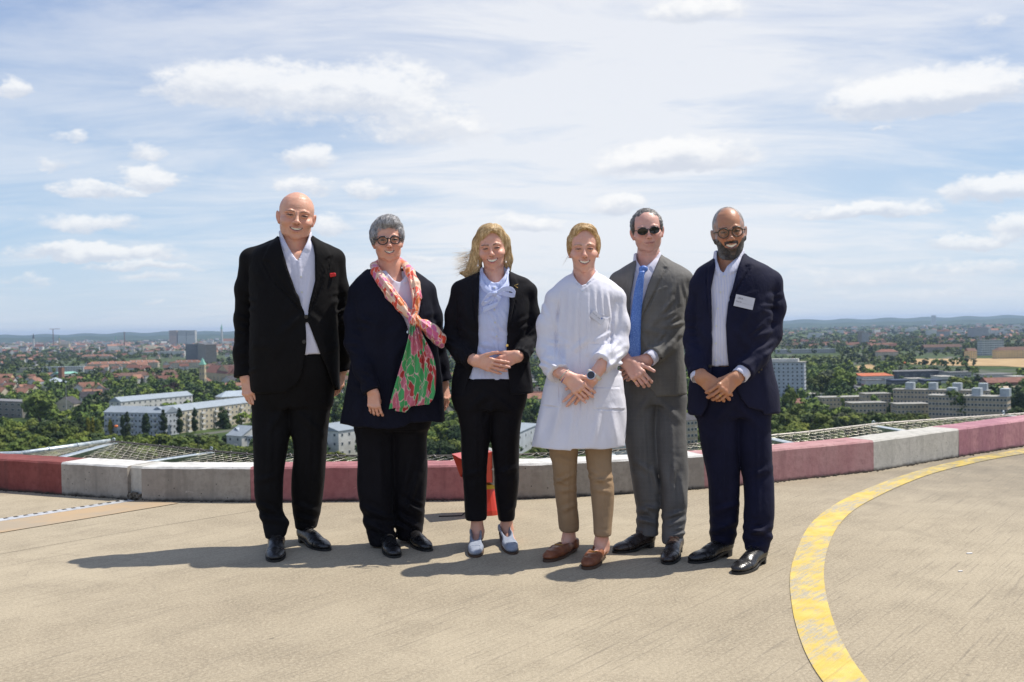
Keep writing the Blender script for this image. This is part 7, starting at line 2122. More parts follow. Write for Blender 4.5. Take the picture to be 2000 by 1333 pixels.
 hair = link('hair', sdf_mesh('hair', [(V, Q)], mh, base=s.base), None, s.root)
 cr = L(.02, .03, .246)
 def flow(P):
  q = P - cr; fl = q * V3(1, 1, .5) + Rm[:, 1] * -.03
  fl = fl / (np.linalg.norm(fl, axis=1, keepdims=True) + 1e-6)
  return fl + (Rm[:, 0] * -.35)[None, :]
 idx = np.random.RandomState(2).choice(len(V), 4200)
 sd = V[idx]
 s.strands('strand', h, sd, flow, 6, .007, .0015, hair_mat('grey_hair_light', (.22, .215, .22), (.62, .61, .62)), lift=.0035, jit=.22, seed=3, parent=hair)
 s.glasses(.0265, .0215, M_FRAME_BLK, M_LENS, r=.0028, cz=.114)
 # scarf: round the neck, knot, tail to the side, long hanging tail
 mw_, mg_ = scarf_mat('scarf_silk_pink_orange', True), scarf_mat('scarf_silk_green_pink', False)
 def on(px, py, lift):
  P = j.march(px, py, s.Y0 - .45, s.Y0 + .1); return P + np.array([0, -lift, 0])
 sf = Field()
 def path(F2, pts, k=.012):
  q = [(on(x, y, l) if l is not None else s.p(x, y, d), r) for x, y, l, d, r in pts]
  limb(F2, q, k)
 mid = lambda a, b: a
 sc = s.s
 # left strand
 A = [(s.p(731, 520, .035), .020), (s.p(735, 532, -.055), .028), (s.p(748, 553, -.115), .031), (s.p(763, 575, -.142), .031), (s.p(784, 600, -.165), .028), (s.p(806, 622, -.182), .020)]
 B = [(s.p(790, 517, .035), .018), (s.p(801, 532, -.050), .026), (s.p(810, 555, -.11), .027), (s.p(814, 580, -.145), .024), (s.p(811, 605, -.17), .019), (s.p(808, 625, -.182), .017)]
 for (a, ra), (b_, rb) in zip(A[:-1], A[1:]): sf.caps(a, b_, ra, rb, .010)
 for (a, ra), (b_, rb) in zip(B[:-1], B[1:]): sf.caps(a, b_, ra, rb, .010)
 # back of the neck
 sf.caps(s.p(731, 520, .035), s.p(745, 512, .10), .020, .022, .01); sf.caps(s.p(745, 512, .10), s.p(780, 512, .10), .022, .022, .01); sf.caps(s.p(780, 512, .10), s.p(790, 517, .035), .022, .018, .01)
 # knot and side tail
 sf.ell(s.p(810, 627, -.195), (.034, .026, .036), rotm(R(-20)), k=.008)
 T1 = [(s.p(812, 626, -.19), .020), (s.p(828, 635, -.20), .030), (s.p(845, 648, -.19), .038), (s.p(858, 663, -.165), .036), (s.p(862, 674, -.15), .018)]
 for (a, ra), (b_, rb) in zip(T1[:-1], T1[1:]): sf.caps(a, b_, ra, rb, .010)
 # flatten: thin cloth feel by folds along the strands
 s.folds(sf, [(735, 528, 800, 615, 2.2, .007), (727, 540, 790, 610, 2.0, .006), (745, 533, 806, 612, 2.0, .006), (798, 525, 812, 612, 2.2, .007), (806, 530, 818, 600, 2, .006), (815, 622, 860, 655, 2, .008), (815, 630, 858, 668, 2, .008), (814, 628, 850, 660, 1.6, -.006), (804, 618, 817, 636, 1.8, .006), (816, 618, 806, 636, 1.8, .006)])
 sf.disp(lambda P: (.0025 * wob(P, 70, 8)).astype(f32), (-9, -9, -9), (9, 9, 9))
 s.out('scarf', sf, .0046, mw_)
 def tail(pl, name, ph, nf, amp):
  pts = []
  for (x0, y0, x1, y1, d) in pl:
   a = s.p(x0, y0, d); b_ = s.p(x1, y1, d); pts.append(((a + b_) / 2, (b_ - a) / 2))
  return s.strip(name, pts, mg_, nu=44, folds=nf, amp=amp, thick=.002, phase=ph)
 tail([(801, 634, 817, 634, -.205), (799, 655, 826, 655, -.225), (790, 690, 843, 688, -.225), (781, 720, 851, 716, -.22), (771, 755, 851, 752, -.222), (763, 785, 848, 775, -.225), (760, 799, 838, 790, -.225)], 'scarf_tail', .4, 4.2, .010)
 tail([(803, 636, 815, 636, -.200), (801, 660, 816, 660, -.214), (793, 700, 824, 700, -.215), (784, 745, 818, 745, -.212), (776, 785, 806, 788, -.214), (771, 803, 792, 806, -.216)], 'scarf_tail', 1.8, 1.6, .006)
 return s
# ------------------------------------------------------------------ 3: woman with blonde windblown hair
def person_three():
 s = Person(5.27, 'blonde woman with windblown hair in a black blazer over a pale blue bow blouse', (.63, .355, .26), 958)
 chest = [(532, 938, 992, .02, .065), (538, 925, 1006, .02, .08), (545, 906, 1026, .02, .095), (558, 896, 1034, .015, .105), (590, 893, 1036, 0, .120), (625, 893, 1034, -.01, .125), (660, 894, 1031, -.005, .118), (700, 892, 1034, 0, .12), (735, 885, 1038, 0, .125), (770, 880, 1043, 0, .128)]
 j = Field(); j.loft(s.rows(chest), n=2.4, k=.02)
 Ls = [(s.p(900, 568, .01), .052), (s.p(890, 615, .015), .051), (s.p(883, 662, .01), .050), (s.p(899, 688, -.07), .046), (s.p(920, 704, -.135), .040)]
 Rs = [(s.p(1030, 570, .01), .052), (s.p(1034, 615, .015), .051), (s.p(1034, 664, .01), .050), (s.p(1024, 682, -.07), .045), (s.p(1016, 697, -.135), .040)]
 s.yoke(j, (937, 534), (994, 532), Ls, Rs); sleeve(j, Ls); sleeve(j, Rs)
 s.raise_(j, [(936, 530), (922, 546), (924, 575), (930, 640), (935, 640), (937, 560)], .009); s.raise_(j, [(993, 528), (1004, 536), (1012, 555), (1010, 572), (990, 665), (990, 640), (996, 590), (995, 545)], .009)
 s.raise_(j, [(1005, 700), (1032, 697), (1033, 706), (1006, 709)], .004); s.raise_(j, [(889, 716), (915, 718), (914, 727), (888, 725)], .004)
 s.cut(j, [(938, 520), (936.5, 540), (935, 607), (934, 672), (930, 700), (917, 738), (908, 766), (906, 800), (998, 800), (997, 766), (994, 748), (989, 700), (989, 678), (992, 633), (995.7, 594), (995, 545), (992, 520)])
 s.folds(j, [(1010, 573, 991, 655, 1.6, -.008), (923, 575, 931, 645, 1.6, -.008), (900, 590, 925, 640, 6, .005), (1028, 590, 1005, 640, 6, .005), (895, 700, 880, 760, 5, .006), (1030, 700, 1038, 755, 5, .006), (900, 640, 930, 665, 5, .005), (1025, 640, 1000, 668, 5, .005)])
 s.fold_fan(j, 886, 655, 30, 6, 30, 12, 3.6, .006, 21); s.fold_fan(j, 905, 695, 60, 4, 30, 10, 3.2, .005, 22); s.fold_fan(j, 1036, 655, -30, 6, 28, 12, 3.6, .006, 23); s.fold_fan(j, 1024, 685, -60, 4, 26, 9, 3.2, .006, 24); s.fold_fan(j, 892, 590, 75, 2, 44, 10, 4, .005, 25)
 s.wrinkle(j, .0026, 24, 8)
 s.out('blazer', j, .0064, M_BLAZER)
 sh = Field(); sh.loft(s.rows([r for r in chest if r[0] < 745] + [(748, 886, 1036, 0, .122)]), n=2.4, k=.02, grow=-.014)
 sh.loft(s.rows([(522, 938, 995, .035, .056), (535, 937, 994, .02, .066), (548, 930, 1000, .01, .08)]), n=2.2, k=.01)
 s.raise_(sh, [(936, 525), (938, 548), (953, 566), (962, 572), (957, 560), (944, 535)], .006); s.raise_(sh, [(996, 522), (993, 545), (985, 562), (978, 566), (974, 556), (984, 540)], .006)
 s.raise_(sh, [(961, 560), (969, 560), (976, 750), (967, 750)], .004, soft=.8)
 s.cut(sh, [(941, 500), (944, 532), (953, 546), (964, 553), (974, 552), (984, 541), (991, 527), (993, 500)], k=.003)
 s.cut(sh, [(900, 800), (905, 742), (916, 741), (955, 749), (994, 751), (1000, 800)], k=.003)
 s.fold_fan(sh, 962, 668, 35, 7, 34, 10, 3, .005, 26, spread=30); s.fold_fan(sh, 972, 620, 60, 4, 50, 10, 3, .004, 27); s.fold_fan(sh, 945, 720, 80, 5, 40, 12, 3.5, .005, 28)
 s.wrinkle(sh, .002, 34, 9)
 bl = s.out('blouse', sh, .0055, M_BLUESH)
 for (x, y) in ((965.5, 563), (966, 605), (967, 630), (970, 657), (971.5, 686)): s.button(sh, x, y, .0048, M_BTN_W)
 s.button(j, 990.5, 675, .007, M_GOLD)
 # lapel pin: two gold bars
 A = j.march(1004.5, 558.5, s.Y0 - .4, s.Y0); B = j.march(1012, 555.5, s.Y0 - .4, s.Y0); C_ = j.march(1011, 562.5, s.Y0 - .4, s.Y0); o_ = np.array([0, -.003, 0])
 s.mbout('lapel_pin', MB().tube([B + o_, A + o_, C_ + o_], .0016, 6), M_GOLD)
 # bow
 def bp(px, py, d): return s.p(px, py, d)
 def st(name, pl, **k):
  pts = []
  for (x, y, d, wx, wy, wd) in pl:
   c = s.p(x, y, d); pts.append((c, np.array([wx, wd, wy])))
  return s.strip(name, pts, M_BLUESH, nu=10, **k)
 st('bow_tie_band', [(938, 535, -.02, .006, .012, 0), (940, 552, -.085, .009, .010, 0), (952, 568, -.125, .010, .010, 0), (966, 574, -.145, .006, .010, 0)], folds=1, amp=.001)
 st('bow_tie_band', [(994, 533, -.02, .006, -.012, 0), (992, 552, -.085, .009, -.010, 0), (981, 567, -.125, .010, -.010, 0), (968, 574, -.145, .006, -.010, 0)], folds=1, amp=.001)
 kn = Field(); kn.ell(s.p(967, 574, -.150), (.016, .012, .011), rotm(R(12)), k=.004); kn.disp(lambda P: (.001 * wob(P, 160, 4)).astype(f32), (-9, -9, -9), (9, 9, 9))
 s.out('bow_knot', kn, .0025, M_BLUESH)
 st('bow_loop', [(969, 573, -.15, 0, .007, 0), (985, 565, -.165, 0, .012, 0), (1000, 566, -.170, 0, .013, 0), (1006, 575, -.160, .002, .012, 0), (998, 577, -.146, 0, .012, 0), (983, 574, -.142, 0, .010, 0), (970, 575, -.146, 0, .007, 0)])
 st('bow_loop', [(965, 574, -.15, 0, .007, 0), (952, 578, -.165, .004, .012, 0), (943, 588, -.170, .006, .010, 0), (945, 594, -.155, .006, .010, 0), (955, 588, -.146, .004, .010, 0), (965, 577, -.146, 0, .007, 0)])
 st('bow_tail', [(967, 576, -.15, .007, .003, 0), (975, 584, -.150, .009, .006, .0), (972, 593, -.150, .004, .013, 0), (958, 600, -.152, .002, .014, 0), (943, 606, -.150, .002, .014, 0)], folds=1, amp=.001)
 st('bow_tail', [(966, 576, -.148, .006, .0, 0), (962, 586, -.146, .010, .002, 0), (957, 596, -.142, .012, .002, 0)], folds=1.5, amp=.003)
 # trousers
 s.ankles(((930, 1059), (929, 1090)), ((983, 1052), (1003, 1084)))
 t = Field(); t.fs = 1.5
 s.legs(t, [(770, 882, 958, 0, .105), (835, 898, 957.5, -.01, .095), (892, 901, 953, -.02, .085), (950, 905, 951, -.02, .075), (1000, 908, 951, -.01, .068), (1015, 909, 951, -.01, .066)],
           [(770, 952, 1029, 0, .105), (835, 958, 1017, -.01, .095), (892, 962, 1014, -.015, .085), (930, 965, 1014, -.02, .080), (960, 967, 1012, -.0, .075), (1000, 972, 1007, .01, .066), (1016, 974, 1005, .015, .064)],
           [(738, 893, 1023, 0, .115), (770, 882, 1029, 0, .122), (800, 889, 1023, 0, .11)])
 s.folds(t, [(930, 780, 928, 1010, 3, .0035), (992, 780, 990, 1005, 3, .0035), (955, 770, 915, 800, 6, .006), (962, 775, 1005, 810, 6, .006), (970, 925, 1008, 915, 5, .006), (990, 1000, 1005, 985, 4, .005), (905, 930, 945, 920, 5, .005), (960, 790, 950, 830, 4, .005)])
 s.wrinkle(t, .002, 24, 10)
 s.out('trousers', t, .0085, M_TROUS2)
 s.shoe((930, 1059), (929, 1090), .088, .05, M_GRYLEA, M_TANSOLE, heel_h=.038, style='pump')
 for hx in (0,):
  b0 = s.on_top(-.022, .79); b1 = s.on_top(.022, .79); b2 = s.on_top(.022, .90); b3 = s.on_top(-.022, .90)
  s.mbout('buckle', MB().tube([b0, b1, b2, b3], .003, 6, closed=True), M_GRYLEA, s.lastshoe['up'])
 s.shoe((983, 1052), (1003, 1084), .088, .05, M_GRYLEA, M_TANSOLE, heel_h=.038, style='pump')
 b0 = s.on_top(-.022, .79); b1 = s.on_top(.022, .79); b2 = s.on_top(.022, .90); b3 = s.on_top(-.022, .90)
 s.mbout('buckle', MB().tube([b0, b1, b2, b3], .003, 6, closed=True), M_GRYLEA, s.lastshoe['up'])
 s.head(961, 443, 527, wid=1.0, roll=5, yaw=-4, neck=.049, smile=1.15, brow=(.13, .075, .05), female=True, squint=.7, age=.4, neck_to=s.p(966, 562, .035), lip=(.55, .17, .16), nose=1.15, cheeks=1.1)
 h1 = s.hand(s.p(927, 705, -.158), (s.p(968, 716, -.185) - s.p(927, 705, -.158)), (0, -1, .1), (.1, 0, 1), .98, curls=((8, 14, 10), (8, 14, 12), (10, 16, 12), (10, 16, 12)), thumb=(.8, .5, .25), elbow=s.p(899, 688, -.06), spread=5, tcurl=5)
 h2 = s.hand(s.p(1012, 696, -.142), (s.p(978, 710, -.150) - s.p(1012, 696, -.142)), (0.1, -1, .1), (-.1, 0, 1), .98, curls=((20, 24, 14), (24, 26, 16), (26, 28, 16), (28, 30, 16)), thumb=(.85, .45, -.1), elbow=s.p(1024, 682, -.06), spread=3)
 s.band_on(s.p(926, 704, -.156), h1['D'], h1['T'], .034, .024, .0016, M_BTN_D, 'hair_tie')
 cf = M_BLUESH
 for (w0, e0) in ((s.p(920, 704, -.138), s.p(899, 688, -.07)), (s.p(1017, 697, -.135), s.p(1024, 682, -.07))):
  f_ = Field(); ax = (w0 - e0) / np.linalg.norm(w0 - e0); f_.caps(e0 + ax * .02, w0 - ax * .022, .030, .036, .01)
  f_.caps(w0 - ax * .005, w0 + ax * .07, .031, .033, .003, 's')
  s.out('shirt_cuff', f_, .0045, cf)
 c = s.core; c.loft(s.rows([r for r in chest if r[0] >= 545]), grow=-.035, k=.03); c.caps(s.p(966, 535, .035), s.p(966, 570, .03), .048, .06, .03)
 limb(c, Ls[:4], .03, .02); limb(c, Rs[:4], .03, .018)
 s.core_legs((925, 990), 790, (931, 991), 1010)
 # bare ankles and feet
 d0, d1 = s.ank[0] - s.Y0, s.ank[1] - s.Y0
 for (a, b_, c2) in ((s.p(931, 995, d0), s.p(932, 1034, d0), s.p(930, 1066, d0 - .115)), (s.p(991, 995, d1), s.p(989, 1030, d1), s.p(1001, 1061, d1 - .11))):
  f_ = Field(); f_.caps(a, b_, .034, .032, .02); hb = b_ + np.array([0, .01, -.035]); f_.caps(b_, hb, .032, .030, .02); f_.caps(hb, c2 + np.array([0, 0, .0]), .032, .022, .02)
  for sg in (-1, 1): f_.ell(b_ + np.array([sg * .028, 0, -.012]), (.010, .013, .012), k=.012)
  V, Q = f_.poly(.0045); s.bodyparts.append((V, Q)); s.colfns.append((len(V), None))
 s.finish_body()
 # hair
 L = s.L; Rm = s.Rm; K = s.k; w = s.w
 h = Field()
 h.ell(L(0, .024, .155), (.082 * w * K, .100 * K, .089 * K), Rm, k=.02)
 h.ell(L(.0, -.005, .205), (.060 * w * K, .075 * K, .042 * K), Rm, k=.03)
 # right side falls straight, left side is blown outwards
 h.caps(L(.074, .010, .150), L(.077, .025, .05), .026 * K, .022 * K, .02); h.caps(L(.077, .025, .05), L(.070, .045, -.025), .022 * K, .010 * K, .02)
 h.caps(L(-.076, .010, .155), L(-.088, .025, .085), .028 * K, .028 * K, .03); h.caps(L(-.088, .025, .085), L(-.114, .035, .020), .028 * K, .027 * K, .03)
 h.caps(L(-.114, .035, .020), L(-.150, .035, -.010), .027 * K, .016 * K, .03); h.caps(L(-.150, .035, -.010), L(-.185, .03, .002), .014 * K, .004 * K, .02)
 h.caps(L(-.105, .04, .02), L(-.10, .03, -.020), .030 * K, .016 * K, .02)
 h.caps(L(0, .09, .12), L(0, .085, -.01), .060 * K, .045 * K, .03)
 h.ell(L(.014, -.106, .120), (.064 * w * K, .090 * K, .092 * K), Rm, k=.008, mode='s')
 h.ell(L(.002, -.075, .06), (.066 * w * K, .075 * K, .095 * K), Rm, k=.008, mode='s')
 h.disp(lambda P: (.0022 * wob(P * V3(1, 1, .3), 90, 5) + .0008 * wob(P * V3(1, 1, .3), 240, 6)).astype(f32), (-9, -9, -9), (9, 9, 9))
 V, Q = h.poly(.0034, pad=.02)
 mh = hair_mat('dark_blonde_hair', (.30, .18, .075), (.60, .41, .19))
 hair = link('hair', sdf_mesh('hair', [(V, Q)], mh, base=s.base), None, s.root)
 cr = L(.022, -.02, .245)
 def flow(P):
  q = (P - s.O.astype(f32)) @ Rm / K
  left = (q[:, 0] < .02)
  side = np.where(left, -1.0, 1.0)
  top = np.clip((q[:, 2] - .13) / .09, 0, 1)
  low = np.clip((.09 - q[:, 2]) / .10, 0, 1)
  x = side * (top * 1.1 + .12) - left * low * 1.0 * (q[:, 0] < -.05)
  z = -(1 - top * .65) + left * low * .45 * (q[:, 0] < -.05)
  y = .25 * np.ones_like(x)
  return (np.stack([x, y, z], 1) @ Rm.T).astype(f32)
 idx = np.random.RandomState(2).choice(len(V), 6500)
 s.strands('strand', h, V[idx], flow, 10, .010, .0013, hair_mat('light_blonde_hair', (.52, .34, .15), (.96, .78, .48)), lift=.003, jit=.07, seed=3, parent=hair)
 # loose strands in the wind
 r = np.random.RandomState(5); n = 420
 sd = np.stack([L(-.080 - .07 * r.rand(), .0 + .04 * r.rand(), .015 + .11 * r.rand()) for _ in range(n)])
 def flow2(P):
  q = (P - s.O.astype(f32)) @ Rm / K
  return (np.stack([-np.ones(len(P)) * .9, np.zeros(len(P)), -.65 + .5 * np.clip((-.10 - q[:, 0]) / .06, 0, 1)], 1) @ Rm.T).astype(f32)
 s.strands('strand', h, sd.astype(f32), flow2, 8, .011, .0010, hair_mat('loose_blonde_hair', (.5, .34, .16), (.85, .66, .38)), lift=.004, jit=.22, seed=8, parent=hair, free=lambda P, i: np.ones(len(P), bool))
 for (x0, y0, x1, y1) in ((934, 508, 933.6, 517), (989, 502, 988.3, 510)):
  a = s.p(x0, y0, -.02); b_ = s.p(x1, y1, -.02)
  e = s.mbout('earring', MB().tube([a, b_], .0009, 5), M_SILVER)
  pf = Field(); pf.ell(s.p(x1, y1 + 2.2, -.02), (.0052, .0052, .0062))
  V, Q = pf.poly(.0016); link('pearl', sdf_mesh('pearl', [(V, Q)], M_PEARL, base=s.base), None, e)
 return s
def badge(s, Fl, quad, lines, logo, name='name_badge', clip=False):
 """quad: 4 pixel corners (tl, tr, br, bl); printed text as thin flat geometry"""
 c = [Fl.march(x, y, s.Y0 - .45, s.Y0 + .05) for x, y in quad]
 n = np.cross(c[1] - c[0], c[3] - c[0]); n /= np.linalg.norm(n)
 if n[1] > 0: n = -n
 o = np.array([0, -.004 if name != 'name_badge' else -.009, 0])
 A, U, Vv = c[0] + o, (c[1] - c[0]), (c[3] - c[0])
 q = [A, A + U, A + U + Vv, A + Vv]
 mb = MB(); b = [p_ - n * .0008 for p_ in q]; t = [p_ + n * .0008 for p_ in q]
 mb.add(b + t, [(0, 1, 2, 3), (7, 6, 5, 4), (0, 4, 5, 1), (1, 5, 6, 2), (2, 6, 7, 3), (3, 7, 4, 0)])
 bd = s.mbout(name, mb, mat('badge_card', (.54, .54, .60), .35, coat=.4))
 ink = mat('badge_ink', (.06, .06, .09), .6)
 ul, vl = np.linalg.norm(U), np.linalg.norm(Vv)
 u_, v_ = U / ul, Vv / vl
 for (txt, fx, fy, sz, m_) in lines:
  cu = bpy.data.curves.new('text', 'FONT'); cu.body = txt; cu.size = vl * sz; cu.extrude = 0.0001
  dg = link('tmp', cu)
  me = bpy.data.meshes.new_from_object(dg.evaluated_get(bpy.context.evaluated_depsgraph_get()))
  bpy.data.objects.remove(dg); bpy.data.curves.remove(cu)
  co = np.array([v.co[:] for v in me.vertices])
  Wd = co[:, 0].max() if len(co) else 1
  k = min(1.0, ul * (.95 - fx) / Wd)
  co2 = (A + U * fx + Vv * fy)[None] + co[:, :1] * k * u_[None] - co[:, 1:2] * v_[None] + n[None] * .0013 - s.base[None]
  me.vertices.foreach_set('co', co2.astype(f32).ravel()); me.materials.clear(); me.materials.append(m_ or ink); me.update()
  link('lettering', me, None, bd)
 if logo:
  fx, fy, sz, col = logo
  p_ = A + U * fx + Vv * fy + n * .0012; mb = MB(); a = vl * sz
  mb.add([p_, p_ + u_ * a, p_ + u_ * a + v_ * a, p_ + v_ * a], [(0, 1, 2, 3)])
  s.mbout('logo', mb, mat('badge_logo', col, .6), bd)
 return bd
# ------------------------------------------------------------------ 4: woman in the white coat
def person_four():
 s = Person(5.05, 'blonde woman with tied-back hair in a long white medical coat and khaki trousers', (.66, .38, .285), 1135)
 chest = [(533, 1119, 1165, .03, .058), (542, 1108, 1178, .02, .080), (552, 1094, 1194, .015, .098), (566, 1086, 1206, .01, .110), (600, 1086, 1203, -.005, .118), (650, 1084, 1199, -.015, .122), (700, 1077, 1203, -.015, .128), (750, 1064, 1216, -.015, .140), (800, 1053, 1223, -.018, .156), (845, 1043, 1222, -.02, .168), (876, 1037, 1219, -.02, .174)]
 j = Field(); j.loft(s.rows(chest), n=2.25, k=.02)
 Ls = [(s.p(1086, 585, 0), .056), (s.p(1072, 635, -.01), .059), (s.p(1071, 682, -.03), .058), (s.p(1080, 712, -.10), .055), (s.p(1091, 730, -.155), .052)]
 Rs = [(s.p(1200, 583, 0), .058), (s.p(1206, 635, -.01), .059), (s.p(1204, 678, -.04), .058), (s.p(1188, 700, -.12), .055), (s.p(1173, 711, -.165), .052)]
 s.yoke(j, (1112, 540), (1173, 540), Ls, Rs); sleeve(j, Ls); sleeve(j, Rs)
 # standing collar with notch
 j.loft(s.rows([(526, 1118, 1166, .035, .060), (536, 1117, 1167, .028, .062), (556, 1112, 1172, .01, .072)]), n=2.2, k=.008)
 s.cut(j, [(1118, 515), (1121, 539), (1128, 553), (1136, 559), (1146, 556), (1152, 548), (1159, 538), (1165, 530), (1168, 515)], front=.04)
 s.folds(j, [(1132, 566, 1133, 872, 1.5, -.007), (1145, 566, 1146, 872, 1.3, -.004), (1118, 546, 1136, 564, 1.5, -.006), (1138, 563, 1168, 541, 1.5, -.006), (1096, 572, 1086, 640, 2.0, -.006), (1086, 640, 1085, 705, 2.0, -.006), (1190, 572, 1197, 630, 2.0, -.006), (1197, 630, 1192, 685, 2.0, -.006), (1150, 620, 1191, 619, 1.2, -.005), (1150, 620, 1148, 671, 1.1, -.004), (1191, 620, 1183, 673, 1.1, -.004), (1148, 671, 1183, 673, 1.1, -.004), (1157, 757, 1157, 799, 1.2, -.005), (1157, 799, 1221, 801, 1.4, -.006), (1092, 752, 1092, 797, 1.2, -.005), (1060, 793, 1092, 797, 1.4, -.006), (1157, 757, 1212, 757, 1.2, -.004)])
 s.raise_(j, [(1150, 620), (1191, 620), (1182, 672), (1148, 670)], .0035, soft=1.2)
 s.raise_(j, [(1062, 752), (1092, 752), (1092, 796), (1058, 792)], .004, soft=1.2); s.raise_(j, [(1157, 757), (1210, 757), (1222, 800), (1157, 798)], .004, soft=1.2)
 s.cut(j, [(1020, 900), (1020, 871), (1037, 873), (1070, 877), (1115, 881), (1116, 877), (1170, 879), (1219, 873), (1240, 871), (1240, 900)], front=1.0, k=.002)
 s.folds(j, [(1112, 570, 1110, 640, 4, .006), (1124, 575, 1122, 680, 5, .007), (1160, 560, 1166, 640, 4, .007), (1172, 560, 1178, 615, 4, .008), (1182, 565, 1192, 620, 4, .007), (1150, 580, 1148, 690, 5, .006), (1108, 650, 1105, 720, 5, .007), (1100, 760, 1078, 860, 6, .010), (1122, 780, 1112, 872, 6, .009),
    (1170, 800, 1160, 868, 6, .009), (1195, 800, 1205, 868, 6, .010), (1150, 720, 1125, 860, 5, .006), (1060, 800, 1048, 862, 6, .008), (1215, 690, 1216, 760, 5, .006), (1080, 600, 1092, 660, 5, .006), (1206, 600, 1196, 660, 5, .006), (1115, 690, 1150, 660, 5, .006)])
 s.fold_fan(j, 1076, 690, 30, 6, 36, 13, 4, .007, 31, spread=22); s.fold_fan(j, 1088, 720, 60, 3, 28, 9, 3.5, .004, 32, spread=20); s.fold_fan(j, 1202, 690, -30, 7, 46, 13, 4, .010, 33, spread=24); s.fold_fan(j, 1180, 712, -70, 4, 32, 9, 3.5, .007, 34); s.fold_fan(j, 1079, 610, 80, 3, 50, 12, 4.5, .006, 35); s.fold_fan(j, 1212, 620, 95, 3, 56, 11, 4.5, .007, 36)
 s.wrinkle(j, .0024, 22, 12)
 s.out('lab_coat', j, .0056, M_LAB)
 s.button(j, 1138, 569, .0045, M_SILVER)
 # trousers
 s.ankles(((1123, 1074), (1066, 1099)), ((1175, 1087), (1145, 1114)))
 t = Field(); t.fs = 1.5
 s.legs(t, [(845, 1068, 1132, 0, .09), (880, 1072, 1129, 0, .088), (915, 1079, 1127, -.02, .084), (945, 1081, 1126, -.01, .080), (990, 1087, 1128, 0, .072), (1020, 1090, 1131, 0, .066), (1037, 1092, 1131, 0, .064)],
           [(845, 1142, 1200, .0, .09), (880, 1143, 1195, 0, .088), (920, 1148, 1195, -.02, .084), (948, 1152, 1199, -.02, .080), (990, 1156, 1198, -.01, .072), (1025, 1158, 1195, -.01, .066), (1046, 1159, 1194, -.01, .064)],
           [(820, 1070, 1200, 0, .12), (860, 1070, 1198, 0, .10)])
 s.folds(t, [(1082, 945, 1124, 925, 3, .007), (1080, 935, 1110, 948, 3, .006), (1090, 960, 1125, 955, 4, .006), (1150, 930, 1190, 945, 3, .007), (1158, 942, 1198, 932, 3, .007), (1156, 955, 1192, 962, 4, .005), (1148, 915, 1175, 935, 3, .006), (1110, 880, 1108, 1030, 2.5, .003), (1178, 960, 1177, 1040, 2.5, .003), (1094, 1000, 1125, 985, 4, .005), (1092, 1026, 1132, 1026, 1.2, -.0025), (1158, 1034, 1195, 1034, 1.2, -.0025), (1075, 890, 1120, 905, 5, .005)])
 s.wrinkle(t, .0026, 26, 13)
 s.out('trousers', t, .0085, M_CHINO)
 for (hp, tp, c0) in (((1123, 1074), (1066, 1099), 0), ((1175, 1087), (1145, 1114), 0)):
  s.shoe(hp, tp, .092, .055, M_BRNLEA, M_TANSOLE, heel_h=.006, sole_h=.012, style='moc')
  pts = [s.on_top(x, .565, .003) for x in (-.022, -.012, 0, .012, .022)]
  s.mbout('snaffle', MB().tube(pts, .0024, 6), M_GOLD, s.lastshoe['up'])
 d0, d1 = s.ank[0] - s.Y0, s.ank[1] - s.Y0
 for (a, b_, c2) in ((s.p(1112, 1020, d0), s.p(1111, 1052, d0), s.p(1095, 1075, d0 - .08)), (s.p(1177, 1025, d1), s.p(1175, 1058, d1), s.p(1163, 1087, d1 - .09))):
  f_ = Field(); f_.caps(a, b_, .034, .032, .02); hb = b_ + np.array([.005, .01, -.035]); f_.caps(b_, hb, .032, .030, .02); f_.caps(hb, c2, .032, .024, .02)
  for sg in (-1, 1): f_.ell(b_ + np.array([sg * .028, 0, -.010]), (.010, .013, .012), k=.012)
  V, Q = f_.poly(.0045); s.bodyparts.append((V, Q)); s.colfns.append((len(V), None))
 s.head(1140, 441, 531, wid=.97, roll=0, yaw=2, neck=.049, smile=1.0, brow=(.36, .21, .13), female=True, squint=1.0, age=.45, neck_to=s.p(1141, 562, .035), lip=(.55, .22, .19), nose=1.0, cheeks=1.05)
 # hand A grips the other wrist, hand B points down
 hA = s.hand(s.p(1105, 736, -.195), (s.p(1146, 772, -.235) - s.p(1105, 736, -.195)), (-.1, -1, .25), (.55, 0, .8), 1.02, curls=((18, 38, 30), (20, 42, 32), (22, 44, 34), (8, 10, 8)), thumb=(.8, .55, -.1), elbow=s.p(1086, 722, -.13), spread=4)
 hB = s.hand(s.p(1157, 739, -.195), (s.p(1126, 780, -.195) - s.p(1157, 739, -.195)), (-.2, -1, 0), (-.6, 0, .6), 1.0, curls=((6, 8, 6), (14, 10, 6), (26, 10, 6), (34, 14, 8)), thumb=(.9, .5, -.1), elbow=s.p(1180, 708, -.15), spread=9)
 s.ring_on(hA, 2, .30); s.ring_on(hB, 2, .45, M_GOLD)
 # bracelets and watch
 for i, (mm, kk) in enumerate(((mat('blue_cord', (.02, .02, .28), .5), .004), (mat('multi_bead_cord', (.45, .42, .30), .5, build=lambda T, b: T.l.new(T.mix(T.ramp(T.noise(gpos(T), 240, 1), .45, .5), (.02, .02, .08), (.7, .7, .55)), b.inputs['Base Color'])), -.010))):
  s.band_on(s.p(1105, 736, -.195) + hA['D'] * kk, hA['D'], hA['T'], .034, .026, .0024, mm, 'bracelet')
 Wc = s.p(1161, 733, -.190)
 axw = -hB['D']
 strap = s.band_on(Wc, axw, hB['T'], .036, .027, .0045, mat('beige_watch_strap', (.62, .56, .46), .5), 'watch_strap', flat=2.2)
 wn = np.cross(axw, hB['T']); wn = wn if wn[1] < 0 else -wn; wn /= np.linalg.norm(wn)
 wc = s.p(1154.5, 733.5, -.232)
